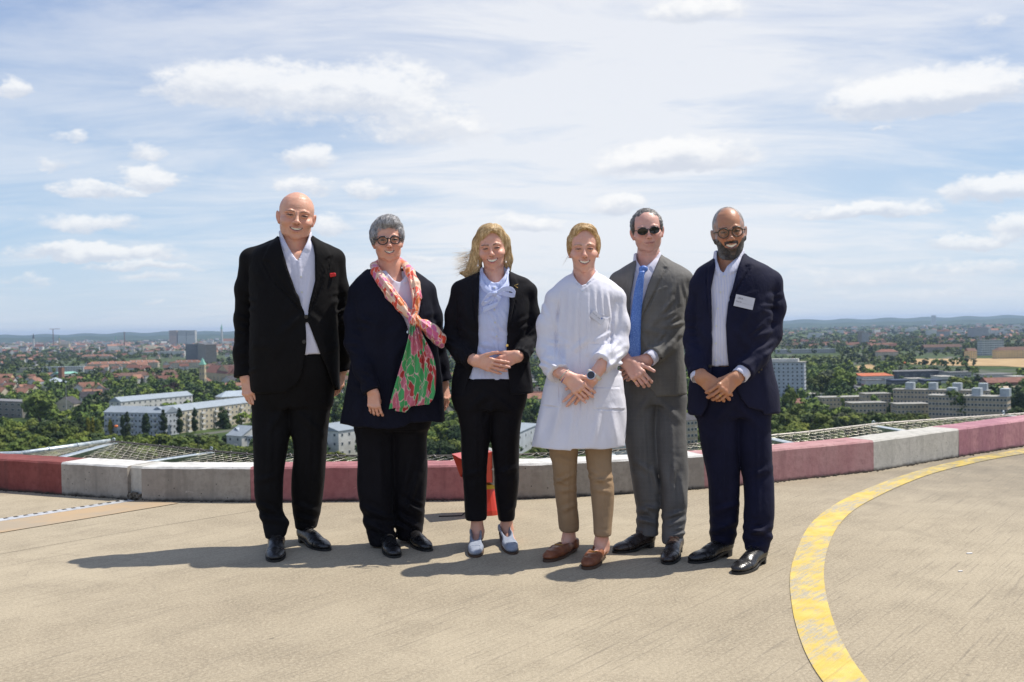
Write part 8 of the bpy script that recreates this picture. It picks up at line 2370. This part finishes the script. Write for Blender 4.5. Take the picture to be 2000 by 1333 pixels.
 wn2 = np.array([-.25, -.93, .28]); wn2 /= np.linalg.norm(wn2)
 wt = s.mbout('watch', MB().disc_solid(wc, wn2, .0215, .010, 28), M_SILVER)
 s.mbout('watch_face', MB().disc_solid(wc + wn2 * .0056, wn2, .0185, .002, 28), mat('black_watch_glass', (.006, .006, .010), .12, coat=.8), wt)
 c = s.core; c.loft(s.rows([r for r in chest if 566 <= r[0] <= 800]), grow=-.035, k=.03); c.caps(s.p(1141, 535, .035), s.p(1141, 575, .03), .048, .06, .03)
 limb(c, Ls[:4], .03, .024); limb(c, Rs[:4], .03, .024)
 s.core_legs((1100, 1170), 830, (1111, 1177), 1030)
 s.finish_body()
 badge(s, j, [(1159.6, 605.5), (1182, 624), (1173.5, 636), (1151, 617)], [('Prof. Dr. med.', .04, .50, .22, None), ('_______ _____ ____', .04, .66, .16, None), ('__________ ______', .04, .86, .16, None)], (.72, .14, .20, (.07, .14, .4)))
 # hair
 L = s.L; Rm = s.Rm; K = s.k; w = s.w; Of = s.O.astype(f32)
 h = Field()
 h.ell(L(0, .024, .153), (.0800 * w * K, .098 * K, .0870 * K), Rm, k=.02)
 h.ell(L(.006, -.008, .206), (.054 * w * K, .070 * K, .034 * K), Rm, k=.03)
 for sx in (-1, 1): h.ell(L(sx * .073, -.006, .132), (.012 * K, .040 * K, .042 * K), Rm, k=.02)
 h.ell(L(0, .105, .14), (.03 * K, .03 * K, .035 * K), Rm, k=.02); h.caps(L(0, .115, .13), L(-.01, .13, .0), .022 * K, .012 * K, .02)
 h.ell(L(.010, -.095, .132), (.0675 * w * K, .086 * K, .0930 * K), Rm, k=.006, mode='s')
 h.ell(L(0, -.08, .03), (.09 * w * K, .10 * K, .075 * K), Rm, k=.006, mode='s')
 h.disp(lambda P: (.0010 * wob(P, 90, 5) + .0005 * wob(P, 260, 6)).astype(f32), (-9, -9, -9), (9, 9, 9))
 V, Q = h.poly(.0034, pad=.02)
 hair = link('hair', sdf_mesh('hair', [(V, Q)], hair_mat('honey_blonde_hair', (.28, .16, .06), (.55, .35, .15)), base=s.base), None, s.root)
 cr = L(.018, -.05, .235)
 def flow(P):
  q = (P - Of) @ Rm / K
  side = np.sign(q[:, 0] - .016)
  lowz = np.clip((.205 - q[:, 2]) / .08, 0, 1); return (np.stack([side * (1.15 - lowz), .35 + .9 * lowz, -.25 - .35 * lowz], 1) @ Rm.T).astype(f32)
 idx = np.random.RandomState(2).choice(len(V), 5200)
 s.strands('strand', h, V[idx], flow, 10, .008, .0013, hair_mat('light_honey_hair', (.50, .31, .13), (.96, .74, .42)), lift=.0020, jit=.05, seed=3, parent=hair)
 r = np.random.RandomState(5)
 sd = np.stack([L(-.078, .01 + .02 * r.rand(), .08 + .02 * r.rand()) for _ in range(9)])
 s.strands('strand', h, sd.astype(f32), lambda P: np.tile(np.array([-.45, 0, -.9], f32) , (len(P), 1)), 9, .007, .0008, hair_mat('loose_honey_hair', (.3, .2, .1), (.5, .4, .25)), lift=.004, jit=.16, seed=8, parent=hair, free=lambda P, i: np.ones(len(P), bool))
 for sx in (-1, 1):
  pf = Field(); pf.ell(L(sx * .080, -.004, .073), (.003,) * 3); V, Q = pf.poly(.0014); link('ear_stud', sdf_mesh('ear_stud', [(V, Q)], M_PEARL, base=s.base), None, s.root)
 return s
# ------------------------------------------------------------------ 5: man in the grey suit
def person_five():
 s = Person(5.27, 'man in sunglasses and a grey checked suit with a blue tie', (.62, .36, .29), 1270)
 chest = [(503, 1248, 1288, .03, .07), (512, 1236, 1306, .02, .09), (522, 1218, 1328, .02, .108), (535, 1204, 1342, .01, .12), (570, 1203, 1342, 0, .135), (610, 1205, 1337, -.005, .14), (660, 1208, 1334, -.01, .14), (700, 1209, 1336, -.005, .14), (735, 1210, 1339, 0, .14), (772, 1212, 1341, 0, .138)]
 j = Field(); j.loft(s.rows(chest), n=2.5, k=.02)
 Ls = [(s.p(1212, 552, .01), .060), (s.p(1205, 600, .02), .055), (s.p(1203, 650, .01), .052), (s.p(1210, 682, -.08), .048), (s.p(1219, 703, -.14), .043)]
 Rs = [(s.p(1331, 548, .01), .062), (s.p(1334, 595, .02), .056), (s.p(1328, 645, .01), .054), (s.p(1301, 676, -.10), .050), (s.p(1275, 696, -.158), .047)]
 s.yoke(j, (1240, 514), (1296, 503), Ls, Rs); sleeve(j, Ls); sleeve(j, Rs)
 s.raise_(j, [(1290, 490), (1303, 510), (1305, 523), (1296, 524), (1292, 540), (1247, 636), (1242, 632), (1266, 556), (1286, 510)], .009); s.raise_(j, [(1242, 505), (1226, 522), (1224, 545), (1230, 620), (1234, 600), (1238, 540), (1244, 515)], .009)
 s.raise_(j, [(1278, 566), (1304, 559), (1305, 563), (1279, 571)], .004)
 s.cut(j, [(1240, 490), (1243, 516), (1238, 545), (1231, 580), (1229, 640), (1226, 690), (1222, 720), (1218, 775), (1216, 800), (1290, 800), (1278, 768), (1264, 752), (1256, 735), (1248, 710), (1245, 680), (1242.7, 635), (1252, 600), (1265.5, 556), (1281, 520), (1290, 500), (1290, 485)])
 s.folds(j, [(1305, 524, 1293, 545, 1.7, -.009), (1293, 545, 1249, 634, 1.7, -.009), (1291, 505, 1304, 521, 1.2, -.005), (1250, 640, 1300, 655, 5, .006), (1250, 650, 1275, 700, 5, .005), (1318, 555, 1300, 600, 5, .006), (1300, 600, 1260, 650, 5, .005), (1280, 720, 1300, 765, 6, .005)])
 s.fold_fan(j, 1322, 628, -35, 6, 40, 13, 3.8, .009, 41, spread=22); s.fold_fan(j, 1296, 678, -55, 4, 36, 11, 3.6, .006, 42); s.fold_fan(j, 1338, 575, 85, 3, 46, 10, 4, .006, 43)
 s.wrinkle(j, .0026, 24, 14)
 s.out('jacket', j, .0068, M_GREY)
 sh = Field(); sh.loft(s.rows([r for r in chest if r[0] < 720]), n=2.5, k=.02, grow=-.014)
 sh.loft(s.rows([(494, 1238, 1290, .035, .066), (508, 1237, 1292, .025, .07), (524, 1230, 1300, .01, .085)]), n=2.2, k=.01)
 s.raise_(sh, [(1238, 500), (1236, 522), (1246, 534), (1250, 522), (1244, 512)], .007); s.raise_(sh, [(1290, 492), (1292, 508), (1276, 531), (1268, 521), (1281, 508)], .007)
 s.cut(sh, [(1241, 480), (1243, 506), (1251, 521), (1262, 521), (1274, 511), (1286, 497), (1287, 480)], k=.003)
 s.wrinkle(sh, .0015, 30, 15)
 s.out('shirt', sh, .0055, M_WHITE_SHIRT)
 s.button(j, 1248.5, 639, .0085, M_BTN_D)
 for (x, y) in ((1291, 700), (1287, 704), (1283, 708)): s.button(j, x, y, .0055, M_BTN_D)
 # tie
 kn = Field(); kn.ell(s.p(1256.5, 526, -.125), (.024, .014, .019), k=.004); kn.ell(s.p(1254, 534, -.132), (.015, .012, .016), k=.01)
 s.out('tie_knot', kn, .0028, M_TIE)
 def tp(x, y, hw, d): return (s.p(x, y, d), np.array([hw, 0, 0]))
 s.strip('tie', [tp(1254, 530, .012, -.138), tp(1250, 550, .019, -.150), tp(1246, 580, .024, -.158), tp(1242, 620, .027, -.162), tp(1240, 660, .029, -.163), tp(1239, 695, .030, -.160), tp(1239, 712, .004, -.158)], M_TIE, nu=8, edge=.003, thick=.004)
 s.ankles(((1276, 1067), (1199, 1081)), ((1323, 1073), (1303, 1104)))
 t = Field(); t.fs = 1.5
 s.legs(t, [(772, 1214, 1284, 0, .108), (836, 1217, 1279, 0, .10), (915, 1231, 1285, .0, .088), (965, 1239, 1288, .02, .082), (992, 1243, 1288, .03, .08), (1020, 1243, 1287, .04, .078), (1045, 1242, 1286, .04, .074)],
           [(772, 1278, 1340, 0, .108), (845, 1279, 1339, 0, .10), (920, 1286, 1343, -.01, .088), (965, 1291, 1344, .0, .082), (1004, 1292, 1341, .02, .08), (1035, 1292, 1337, .02, .076), (1062, 1294, 1331, .02, .068)],
           [(700, 1215, 1334, 0, .125), (740, 1213, 1338, 0, .13), (790, 1214, 1339, 0, .12)])
 s.folds(t, [(1246, 1000, 1284, 990, 5, .010), (1244, 1015, 1285, 1025, 5, .010), (1297, 1030, 1335, 1015, 5, .010), (1294, 1010, 1335, 1000, 4, .008), (1275, 915, 1285, 960, 4, .008), (1320, 900, 1315, 935, 5, .008), (1330, 930, 1336, 990, 4, .006), (1255, 800, 1268, 990, 3, .0035), (1312, 800, 1316, 1000, 3, .0035), (1275, 770, 1245, 810, 6, .006), (1285, 780, 1325, 820, 6, .006), (1240, 900, 1275, 925, 5, .006)])
 s.fold_fan(t, 1266, 1010, 15, 4, 38, 12, 3.5, .008, 44); s.fold_fan(t, 1316, 1030, -15, 4, 36, 12, 3.5, .008, 45)
 s.wrinkle(t, .003, 22, 16)
 s.out('trousers', t, .0085, M_GREYT)
 s.shoe((1276, 1067), (1199, 1081), .098, .09, M_DBRLEA, laces=mat('brown_lace', (.10, .045, .03), .7), heel_h=.020); s.shoe((1323, 1073), (1303, 1104), .098, .09, M_DBRLEA, laces=mat('brown_shoelace', (.10, .045, .03), .7), heel_h=.020)
 s.head(1264, 409, 492, wid=1.09, roll=5, yaw=4, pitch=-.0, neck=.056, smile=.25, teeth=False, brow=(.25, .17, .14), nose=1.1, age=.75, neck_to=s.p(1268, 530, .04), lip=(.50, .22, .20), stub=.25, jowl=.5)
 h1 = s.hand(s.p(1223, 707, -.185), (s.p(1242, 729, -.215) - s.p(1223, 707, -.185)), (-.3, -1, 0), (.75, 0, .6), 1.08, curls=((24, 40, 30), (26, 42, 30), (26, 44, 30), (28, 46, 30)), thumb=(.85, .50, -.05), elbow=s.p(1212, 688, -.11), spread=2)
 h2 = s.hand(s.p(1263, 704, -.168), (s.p(1238, 722, -.168) - s.p(1263, 704, -.168)), (0, -1, 0), (-.4, 0, .8), 1.05, curls=((20, 30, 20),) * 4, elbow=s.p(1296, 681, -.12), spread=2)
 s.ring_on(h1, 3, .5)
 f_ = Field(); w0, e0 = s.p(1275, 696, -.158), s.p(1301, 676, -.10); ax = (w0 - e0) / np.linalg.norm(w0 - e0)
 f_.caps(e0 + ax * .03, w0 + ax * .026, .034, .0405, .01); f_.caps(w0 + ax * .045, w0 + ax * .10, .036, .045, .003, 's'); s.out('shirt_cuff', f_, .0045, M_WHITE_SHIRT)
 c = s.core; c.loft(s.rows([r for r in chest if r[0] >= 535]), grow=-.035, k=.03); c.caps(s.p(1267, 505, .035), s.p(1268, 545, .03), .056, .07, .03)
 limb(c, Ls[:4], .03, .02); limb(c, Rs[:4], .03, .02)
 s.core_legs((1250, 1308), 800, (1265, 1314), 1045)
 s.finish_body()
 L = s.L; Rm = s.Rm; K = s.k; w = s.w; Of = s.O.astype(f32)
 h = Field()
 h.ell(L(0, .022, .150), (.0775 * w * K, .098 * K, .0905 * K), Rm, k=.02)
 for sx in (-1, 1): h.ell(L(sx * .069, .004, .142), (.011 * K, .045 * K, .045 * K), Rm, k=.015)
 h.ell(L(.0, -.098, .150), (.064 * w * K, .085 * K, .079 * K), Rm, k=.006, mode='s')
 h.ell(L(0, -.06, .03), (.09 * w * K, .092 * K, .082 * K), Rm, k=.006, mode='s')
 h.add(lambda P: (((P - Of) @ Rm)[:, 2] - .07 * K).astype(f32), (-9, -9, -9), (9, 9, 9), .008, 's')
 h.disp(lambda P: (.0016 * wob(P, 150, 5) + .001 * wob(P, 300, 6)).astype(f32), (-9, -9, -9), (9, 9, 9))
 V, Q = h.poly(.0032, pad=.02)
 hair = link('hair', sdf_mesh('hair', [(V, Q)], hair_mat('greying_brown_hair', (.045, .036, .030), (.17, .155, .145), sc=220), base=s.base), None, s.root)
 idx = np.random.RandomState(2).choice(len(V), 1800)
 s.strands('strand', h, V[idx], lambda P: np.tile((Rm @ np.array([0, 1, .25])).astype(f32), (len(P), 1)), 5, .006, .0016, hair_mat('silver_brown_hair', (.08, .07, .06), (.42, .40, .38)), lift=.0018, jit=.10, seed=3, parent=hair)
 s.glasses(.0270, .0185, M_FRAME_BLK, M_SUNLENS, r=.0018, cz=.1150, gap=.0320, y=-.102)
 return s
# ------------------------------------------------------------------ 6: bearded man in the navy suit
def person_six():
 s = Person(4.93, 'bearded man with round glasses in a navy suit with a white name badge', (.42, .205, .115), 1435)
 chest = [(500, 1398, 1452, .03, .07), (510, 1385, 1468, .02, .09), (522, 1366, 1494, .015, .108), (538, 1357, 1508, .01, .12), (580, 1356, 1508, 0, .135), (630, 1356, 1504, -.01, .142), (680, 1354, 1502, -.01, .14), (720, 1352, 1508, 0, .14), (760, 1346, 1518, 0, .145), (808, 1343, 1522, 0, .148)]
 j = Field(); j.loft(s.rows(chest), n=2.5, k=.02)
 Ls = [(s.p(1370, 560, .01), .056), (s.p(1361, 615, .02), .054), (s.p(1357, 665, .01), .053), (s.p(1359, 703, -.07), .049), (s.p(1364, 732, -.125), .045)]
 Rs = [(s.p(1503, 552, .01), .062), (s.p(1509, 600, .02), .060), (s.p(1503, 655, .0), .056), (s.p(1479, 696, -.10), .052), (s.p(1452, 726, -.158), .048)]
 s.yoke(j, (1392, 518), (1460, 504), Ls, Rs); sleeve(j, Ls); sleeve(j, Rs)
 s.raise_(j, [(1453, 485), (1466, 508), (1468, 518), (1457, 520), (1450, 545), (1424, 580), (1418, 622), (1415, 620), (1422, 592), (1437, 536), (1448, 500)], .009); s.raise_(j, [(1398, 505), (1382, 524), (1380, 545), (1386, 620), (1390, 622), (1388, 565), (1396, 530)], .009)
 s.raise_(j, [(1440, 578), (1482, 566), (1482, 571), (1441, 583)], .003)
 s.cut(j, [(1394, 490), (1398, 522), (1389, 565), (1390, 622), (1392, 665), (1391, 718), (1388, 760), (1380, 795), (1370, 812), (1372, 830), (1500, 830), (1489, 804), (1462, 796), (1448, 780), (1438, 762), (1424, 722), (1420, 690), (1417, 637), (1422, 594), (1437, 537), (1452, 494), (1450, 480)])
 s.folds(j, [(1469, 519, 1450, 548, 1.7, -.009), (1450, 548, 1425, 588, 1.7, -.009), (1382, 526, 1380, 562, 1.7, -.009), (1380, 562, 1386, 620, 1.5, -.006), (1500, 590, 1478, 620, 6, .006), (1470, 600, 1440, 650, 6, .005), (1365, 640, 1385, 670, 6, .005), (1495, 720, 1500, 790, 7, .006), (1435, 640, 1470, 690, 6, .005)])
 s.fold_fan(j, 1512, 600, 20, 5, 40, 12, 4, .009, 51, spread=25); s.fold_fan(j, 1498, 660, -35, 5, 40, 13, 4, .007, 52); s.fold_fan(j, 1470, 703, -50, 3, 34, 12, 4, .005, 53); s.fold_fan(j, 1357, 650, 10, 5, 28, 14, 4, .006, 54)
 s.wrinkle(j, .0028, 22, 17)
 s.out('jacket', j, .0068, M_NAVY)
 s.button(j, 1386.5, 716, .009, M_BTN_D);
 for (x, y) in ((1487, 722), (1482, 727)): s.button(j, x, y, .0055, M_BTN_D)
 sh = Field(); sh.loft(s.rows([r for r in chest if r[0] < 700] + [(719, 1360, 1500, 0, .136)]), n=2.5, k=.02, grow=-.014)
 sh.loft(s.rows([(489, 1395, 1454, .035, .066), (505, 1393, 1455, .025, .072), (526, 1386, 1462, .01, .086)]), n=2.2, k=.01)
 s.raise_(sh, [(1396, 503), (1394, 525), (1402, 540), (1408, 534), (1401, 515)], .007); s.raise_(sh, [(1454, 484), (1452, 505), (1437, 532), (1422, 538), (1421, 520), (1440, 505)], .007)
 s.raise_(sh, [(1411, 536), (1420, 536), (1406, 610), (1404, 718), (1395, 718), (1397, 610)], .004, soft=.8)
 s.cut(sh, [(1399, 480), (1401, 510), (1407, 528), (1413, 534), (1420, 520), (1437, 505), (1450, 490), (1450, 470)], k=.003)
 s.folds(sh, [(1400, 560, 1395, 700, 4, .004), (1425, 560, 1410, 640, 4, .004), (1400, 690, 1415, 712, 3, .003)])
 s.wrinkle(sh, .0014, 30, 18)
 s.out('shirt', sh, .0055, M_PINSH)
 for (x, y) in ((1414, 540), (1407, 571), (1402, 603), (1399, 637), (1398, 671), (1398.5, 704)): s.button(sh, x, y, .0048, M_BTN_W)
 s.ankles(((1427, 1083), (1348, 1101)), ((1490, 1096), (1437, 1123)))
 t = Field(); t.fs = 1.5
 s.legs(t, [(800, 1359, 1440, 0, .112), (878, 1372, 1440, 0, .098), (950, 1385, 1443, .0, .09), (1000, 1386, 1443, .02, .086), (1034, 1386, 1440, .04, .082), (1062, 1388, 1434, .05, .074)],
           [(800, 1432, 1504, 0, .112), (875, 1442, 1505, -.005, .098), (950, 1454, 1511, -.01, .09), (1000, 1453, 1511, -.02, .086), (1045, 1451, 1507, -.02, .082), (1077, 1457, 1498, -.02, .072)],
           [(714, 1362, 1502, 0, .128), (760, 1356, 1508, 0, .134), (815, 1359, 1504, 0, .12)])
 s.folds(t, [(1388, 1040, 1436, 1020, 6, .011), (1390, 1025, 1438, 1045, 5, .009), (1452, 1050, 1502, 1030, 6, .011), (1455, 1030, 1508, 1050, 5, .010), (1392, 1000, 1440, 985, 5, .008), (1415, 820, 1414, 1010, 3, .004), (1478, 820, 1482, 1020, 3, .004), (1430, 780, 1395, 830, 7, .006), (1440, 790, 1490, 840, 7, .006), (1470, 930, 1505, 915, 6, .006)])
 s.fold_fan(t, 1412, 1035, 12, 4, 44, 12, 4, .009, 55); s.fold_fan(t, 1480, 1045, -12, 4, 42, 13, 4, .009, 56)
 s.wrinkle(t, .003, 22, 19)
 s.out('trousers', t, .0085, M_NAVYT)
 bt = Field(); bt.loft(s.rows([(718, 1370, 1496, 0, .124), (737, 1370, 1496, 0, .126)]), n=2.5, k=.0)
 s.out('belt', bt, .0045, M_BLKLEA)
 A = bt.march(1400, 722, s.Y0 - .4, s.Y0); o_ = np.array([0, -.004, 0])
 P = [bt.march(x, y, s.Y0 - .4, s.Y0) + o_ for x, y in ((1400, 720.5), (1419, 720.5), (1420, 735), (1402, 735))]
 s.mbout('belt_buckle', MB().tube(P, .0022, 6, closed=True), M_SILVER)
 s.shoe((1427, 1083), (1348, 1101), .102, .092, M_BLKLEA, laces=M_BTN_D, heel_h=.024); s.shoe((1490, 1096), (1437, 1123), .102, .092, M_BLKLEA, laces=M_BTN_D, heel_h=.024)
 def beard(c, x, y, z, ax, blend):
  n = wob(np.stack([x, y, z], 1).astype(f32), 420, 3); n2 = wob(np.stack([x, y, z], 1).astype(f32), 130, 4)
  cz, mw = .0505, .029
  low = (y < .02) & (y < -.022 + np.clip(z, -.02, .05) * 1.5) & (z < .082 - .25 * np.maximum(.045 - ax, 0)) & (z > -.03)
  cheekline = z < (.044 + np.clip((ax - .030) / .034, 0, 1) * .050)
  must = (z < .0735) & (z > .054) & (ax < .033) & (y < -.06)
  lipz = (np.abs(z - cz - .001) < .0118 * np.sqrt(np.clip(1 - (ax / mw) ** 2, 0, 1))) & (y < -.07) & (ax < mw)
  m_ = ((low & cheekline) | must) & ~lipz & (y < .02)
  side = np.clip((ax - .028) / .03, 0, 1) + np.clip((.012 - z) / .03, 0, 1) * .6
  g = np.clip(.12 + .50 * side * (.75 + .5 * n) + .18 * n2, 0, 1)[:, None]
  col = np.array((.018, .013, .011), f32) * (1 - g) + np.array((.30, .28, .27), f32) * g
  a_ = (m_ * .93)[:, None]
  c[:] = c * (1 - a_) + col * a_
  # cropped hair at the sides and thin on top
  hs = ((z > .085) & (ax > .053 + .008 * np.clip((z - .17) / .04, 0, 1) - np.clip((y + .04) / .1, 0, 1) * .09) & (y > -.060)) | ((z > .213) & (y > -.035))
  thin = np.clip(.55 + .45 * n, 0, 1) * np.where(z > .205, .55, .92)
  col2 = np.array((.20, .18, .17), f32) * (1 - np.clip(.5 + .5 * n2, 0, 1)[:, None]) + np.array((.46, .43, .41), f32) * np.clip(.5 + .5 * n2, 0, 1)[:, None]
  a_ = (hs * thin)[:, None]
  c[:] = c * (1 - a_) + col2 * a_
 hf = s.head(1424, 405, 501, wid=.96, roll=5.5, yaw=3, neck=.056, smile=1.35, brow=(.03, .02, .018), nose=1.15, nosew=1.2, age=.6, neck_to=s.p(1424, 535, .04), lip=(.40, .14, .12), ears=1.12, squint=.5, beard=beard, mw=1.05)
 # beard volume as hair part
 L = s.L; Rm = s.Rm; K = s.k; w = s.w; Of = s.O.astype(f32)
 def bf(P):
  q = ((P - Of) @ Rm) / K; x = q[:, 0] / w; y = q[:, 1]; z = q[:, 2]; ax = np.abs(x)
  reg = np.maximum(z - (.042 + np.clip((ax - .030) / .034, 0, 1) * .048), y - .010)
  mo = np.maximum(np.maximum(z - .0715, .058 - z), ax - .033)
  reg = np.minimum(reg, mo)
  lip_ = .0125 * np.sqrt(np.clip(1 - (ax / .031) ** 2, 0, 1)) - np.abs(z - .0515)
  reg = np.maximum(reg, np.where((y < -.06) & (ax < .031), lip_, -1))
  reg = np.maximum(reg, y + .022 - np.clip(z, -.02, .05) * 1.5)
  reg = np.maximum(reg, -.012 - z)
  d = hf(P) - .0034 * np.clip(1 - (z - .02) / .08, .35, 1.2)
  return np.maximum(d, reg * K).astype(f32)
 bb = Field(); bb.add(bf, L(-.09, 0, 0) - .06, L(.09, 0, .1) + .06, 0, 'u'); bb.disp(lambda P: (.0012 * wob(P, 330, 6)).astype(f32), (-9, -9, -9), (9, 9, 9))
 V, Q = bb.poly(.0024, lo=np.min([L(x, y, z) for x in (-.085, .085) for y in (-.125, .02) for z in (-.035, .1)], 0), hi=np.max([L(x, y, z) for x in (-.085, .085) for y in (-.125, .02) for z in (-.035, .1)], 0))
 def bcol(Vv):
  q = ((Vv - Of) @ Rm) / K; ax = np.abs(q[:, 0] / w); z = q[:, 2]
  n = wob(Vv, 330, 3); side = np.clip((ax - .024) / .028, 0, 1) + np.clip((.016 - z) / .03, 0, 1) * .7
  g = np.clip(-.02 + .42 * side * (.7 + .7 * n), 0, 1)[:, None]
  return np.array((.016, .011, .009), f32) * (1 - g) + np.array((.30, .285, .27), f32) * g
 mbd = mat('beard_hair', (.03, .02, .02), .6, build=lambda T, b: (T.l.new(T.mix(T.ramp(T.noise(T.mapping(gpos(T), scale=(1, 1, .5)), 420, 3, .7), .45, .7, 0, .25), attr_col(T, b), (.30, .28, .26)), b.inputs['Base Color']), bump(T, b, T.noise(gpos(T), 420, 3, .7), .6, .003)))
 link('beard', sdf_mesh('beard', [(V, Q)], mbd, colfn=bcol, base=s.base), None, s.root)
 hr_ = Field(); hr_.ell(L(0, .018, .148), (.0785 * w * K, .0985 * K, .0892 * K), Rm, k=.02)
 hr_.ell(L(0, -.092, .168), (.0660 * w * K, .105 * K, .098 * K), Rm, k=.010, mode='s')
 hr_.add(lambda P: (((P - Of) @ Rm)[:, 2] - .088 * K).astype(f32), (-9, -9, -9), (9, 9, 9), .006, 's')
 hr_.disp(lambda P: (.0008 * wob(P, 300, 6)).astype(f32), (-9, -9, -9), (9, 9, 9))
 V, Q = hr_.poly(.0024, pad=.01)
 link('hair', sdf_mesh('hair', [(V, Q)], hair_mat('cropped_grey_hair', (.15, .14, .135), (.44, .42, .40), sc=300), base=s.base), None, s.root)
 h1 = s.hand(s.p(1369, 737, -.165), (s.p(1399, 763, -.190) - s.p(1369, 737, -.165)), (-.1, -1, .2), (.6, 0, .8), 1.06, curls=((22, 30, 20), (24, 32, 22), (26, 34, 22), (28, 36, 22)), thumb=(.97, .22, .05), elbow=s.p(1358, 705, -.055), spread=3, tcurl=0)
 h2 = s.hand(s.p(1438, 739, -.185), (s.p(1408, 766, -.222) - s.p(1438, 739, -.185)), (.1, -1, .1), (-.6, 0, .7), 1.06, curls=((30, 44, 30), (30, 44, 30), (30, 46, 30), (30, 46, 30)), thumb=(.8, .35, -.5), elbow=s.p(1472, 703, -.12), spread=4)
 s.ring_on(h2, 2, .6)
 for (w0, e0, g) in ((s.p(1452, 726, -.158), s.p(1479, 696, -.10), .028), (s.p(1364, 732, -.125), s.p(1359, 703, -.07), .012)):
  f_ = Field(); ax = (w0 - e0) / np.linalg.norm(w0 - e0)
  f_.caps(e0 + ax * .03, w0 + ax * g, .034, .0405, .01); f_.caps(w0 + ax * (g + .02), w0 + ax * .12, .036, .045, .003, 's'); s.out('shirt_cuff', f_, .0045, M_WHITE_SHIRT)
 c = s.core; c.loft(s.rows([r for r in chest if r[0] >= 538]), grow=-.035, k=.03); c.caps(s.p(1424, 510, .035), s.p(1425, 550, .03), .056, .07, .03)
 limb(c, Ls[:4], .03, .02); limb(c, Rs[:4], .03, .02)
 s.core_legs((1402, 1470), 810, (1412, 1477), 1060)
 s.finish_body()
 s.glasses(.0240, .0225, M_FRAME_BRN, M_LENS, r=.0025, cz=.1135, gap=.0320)
 badge(s, j, [(1437, 575), (1474, 583.4), (1468.8, 606), (1431.7, 597.6)], [('UKA', .12, .34, .22, None), ('________', .36, .30, .10, None), ('Prof. Dr. ________ ____', .08, .62, .15, None)], None)
 return s
if True:
 for fn in (person_one, person_two, person_three, person_four, person_five, person_six):
  fn()
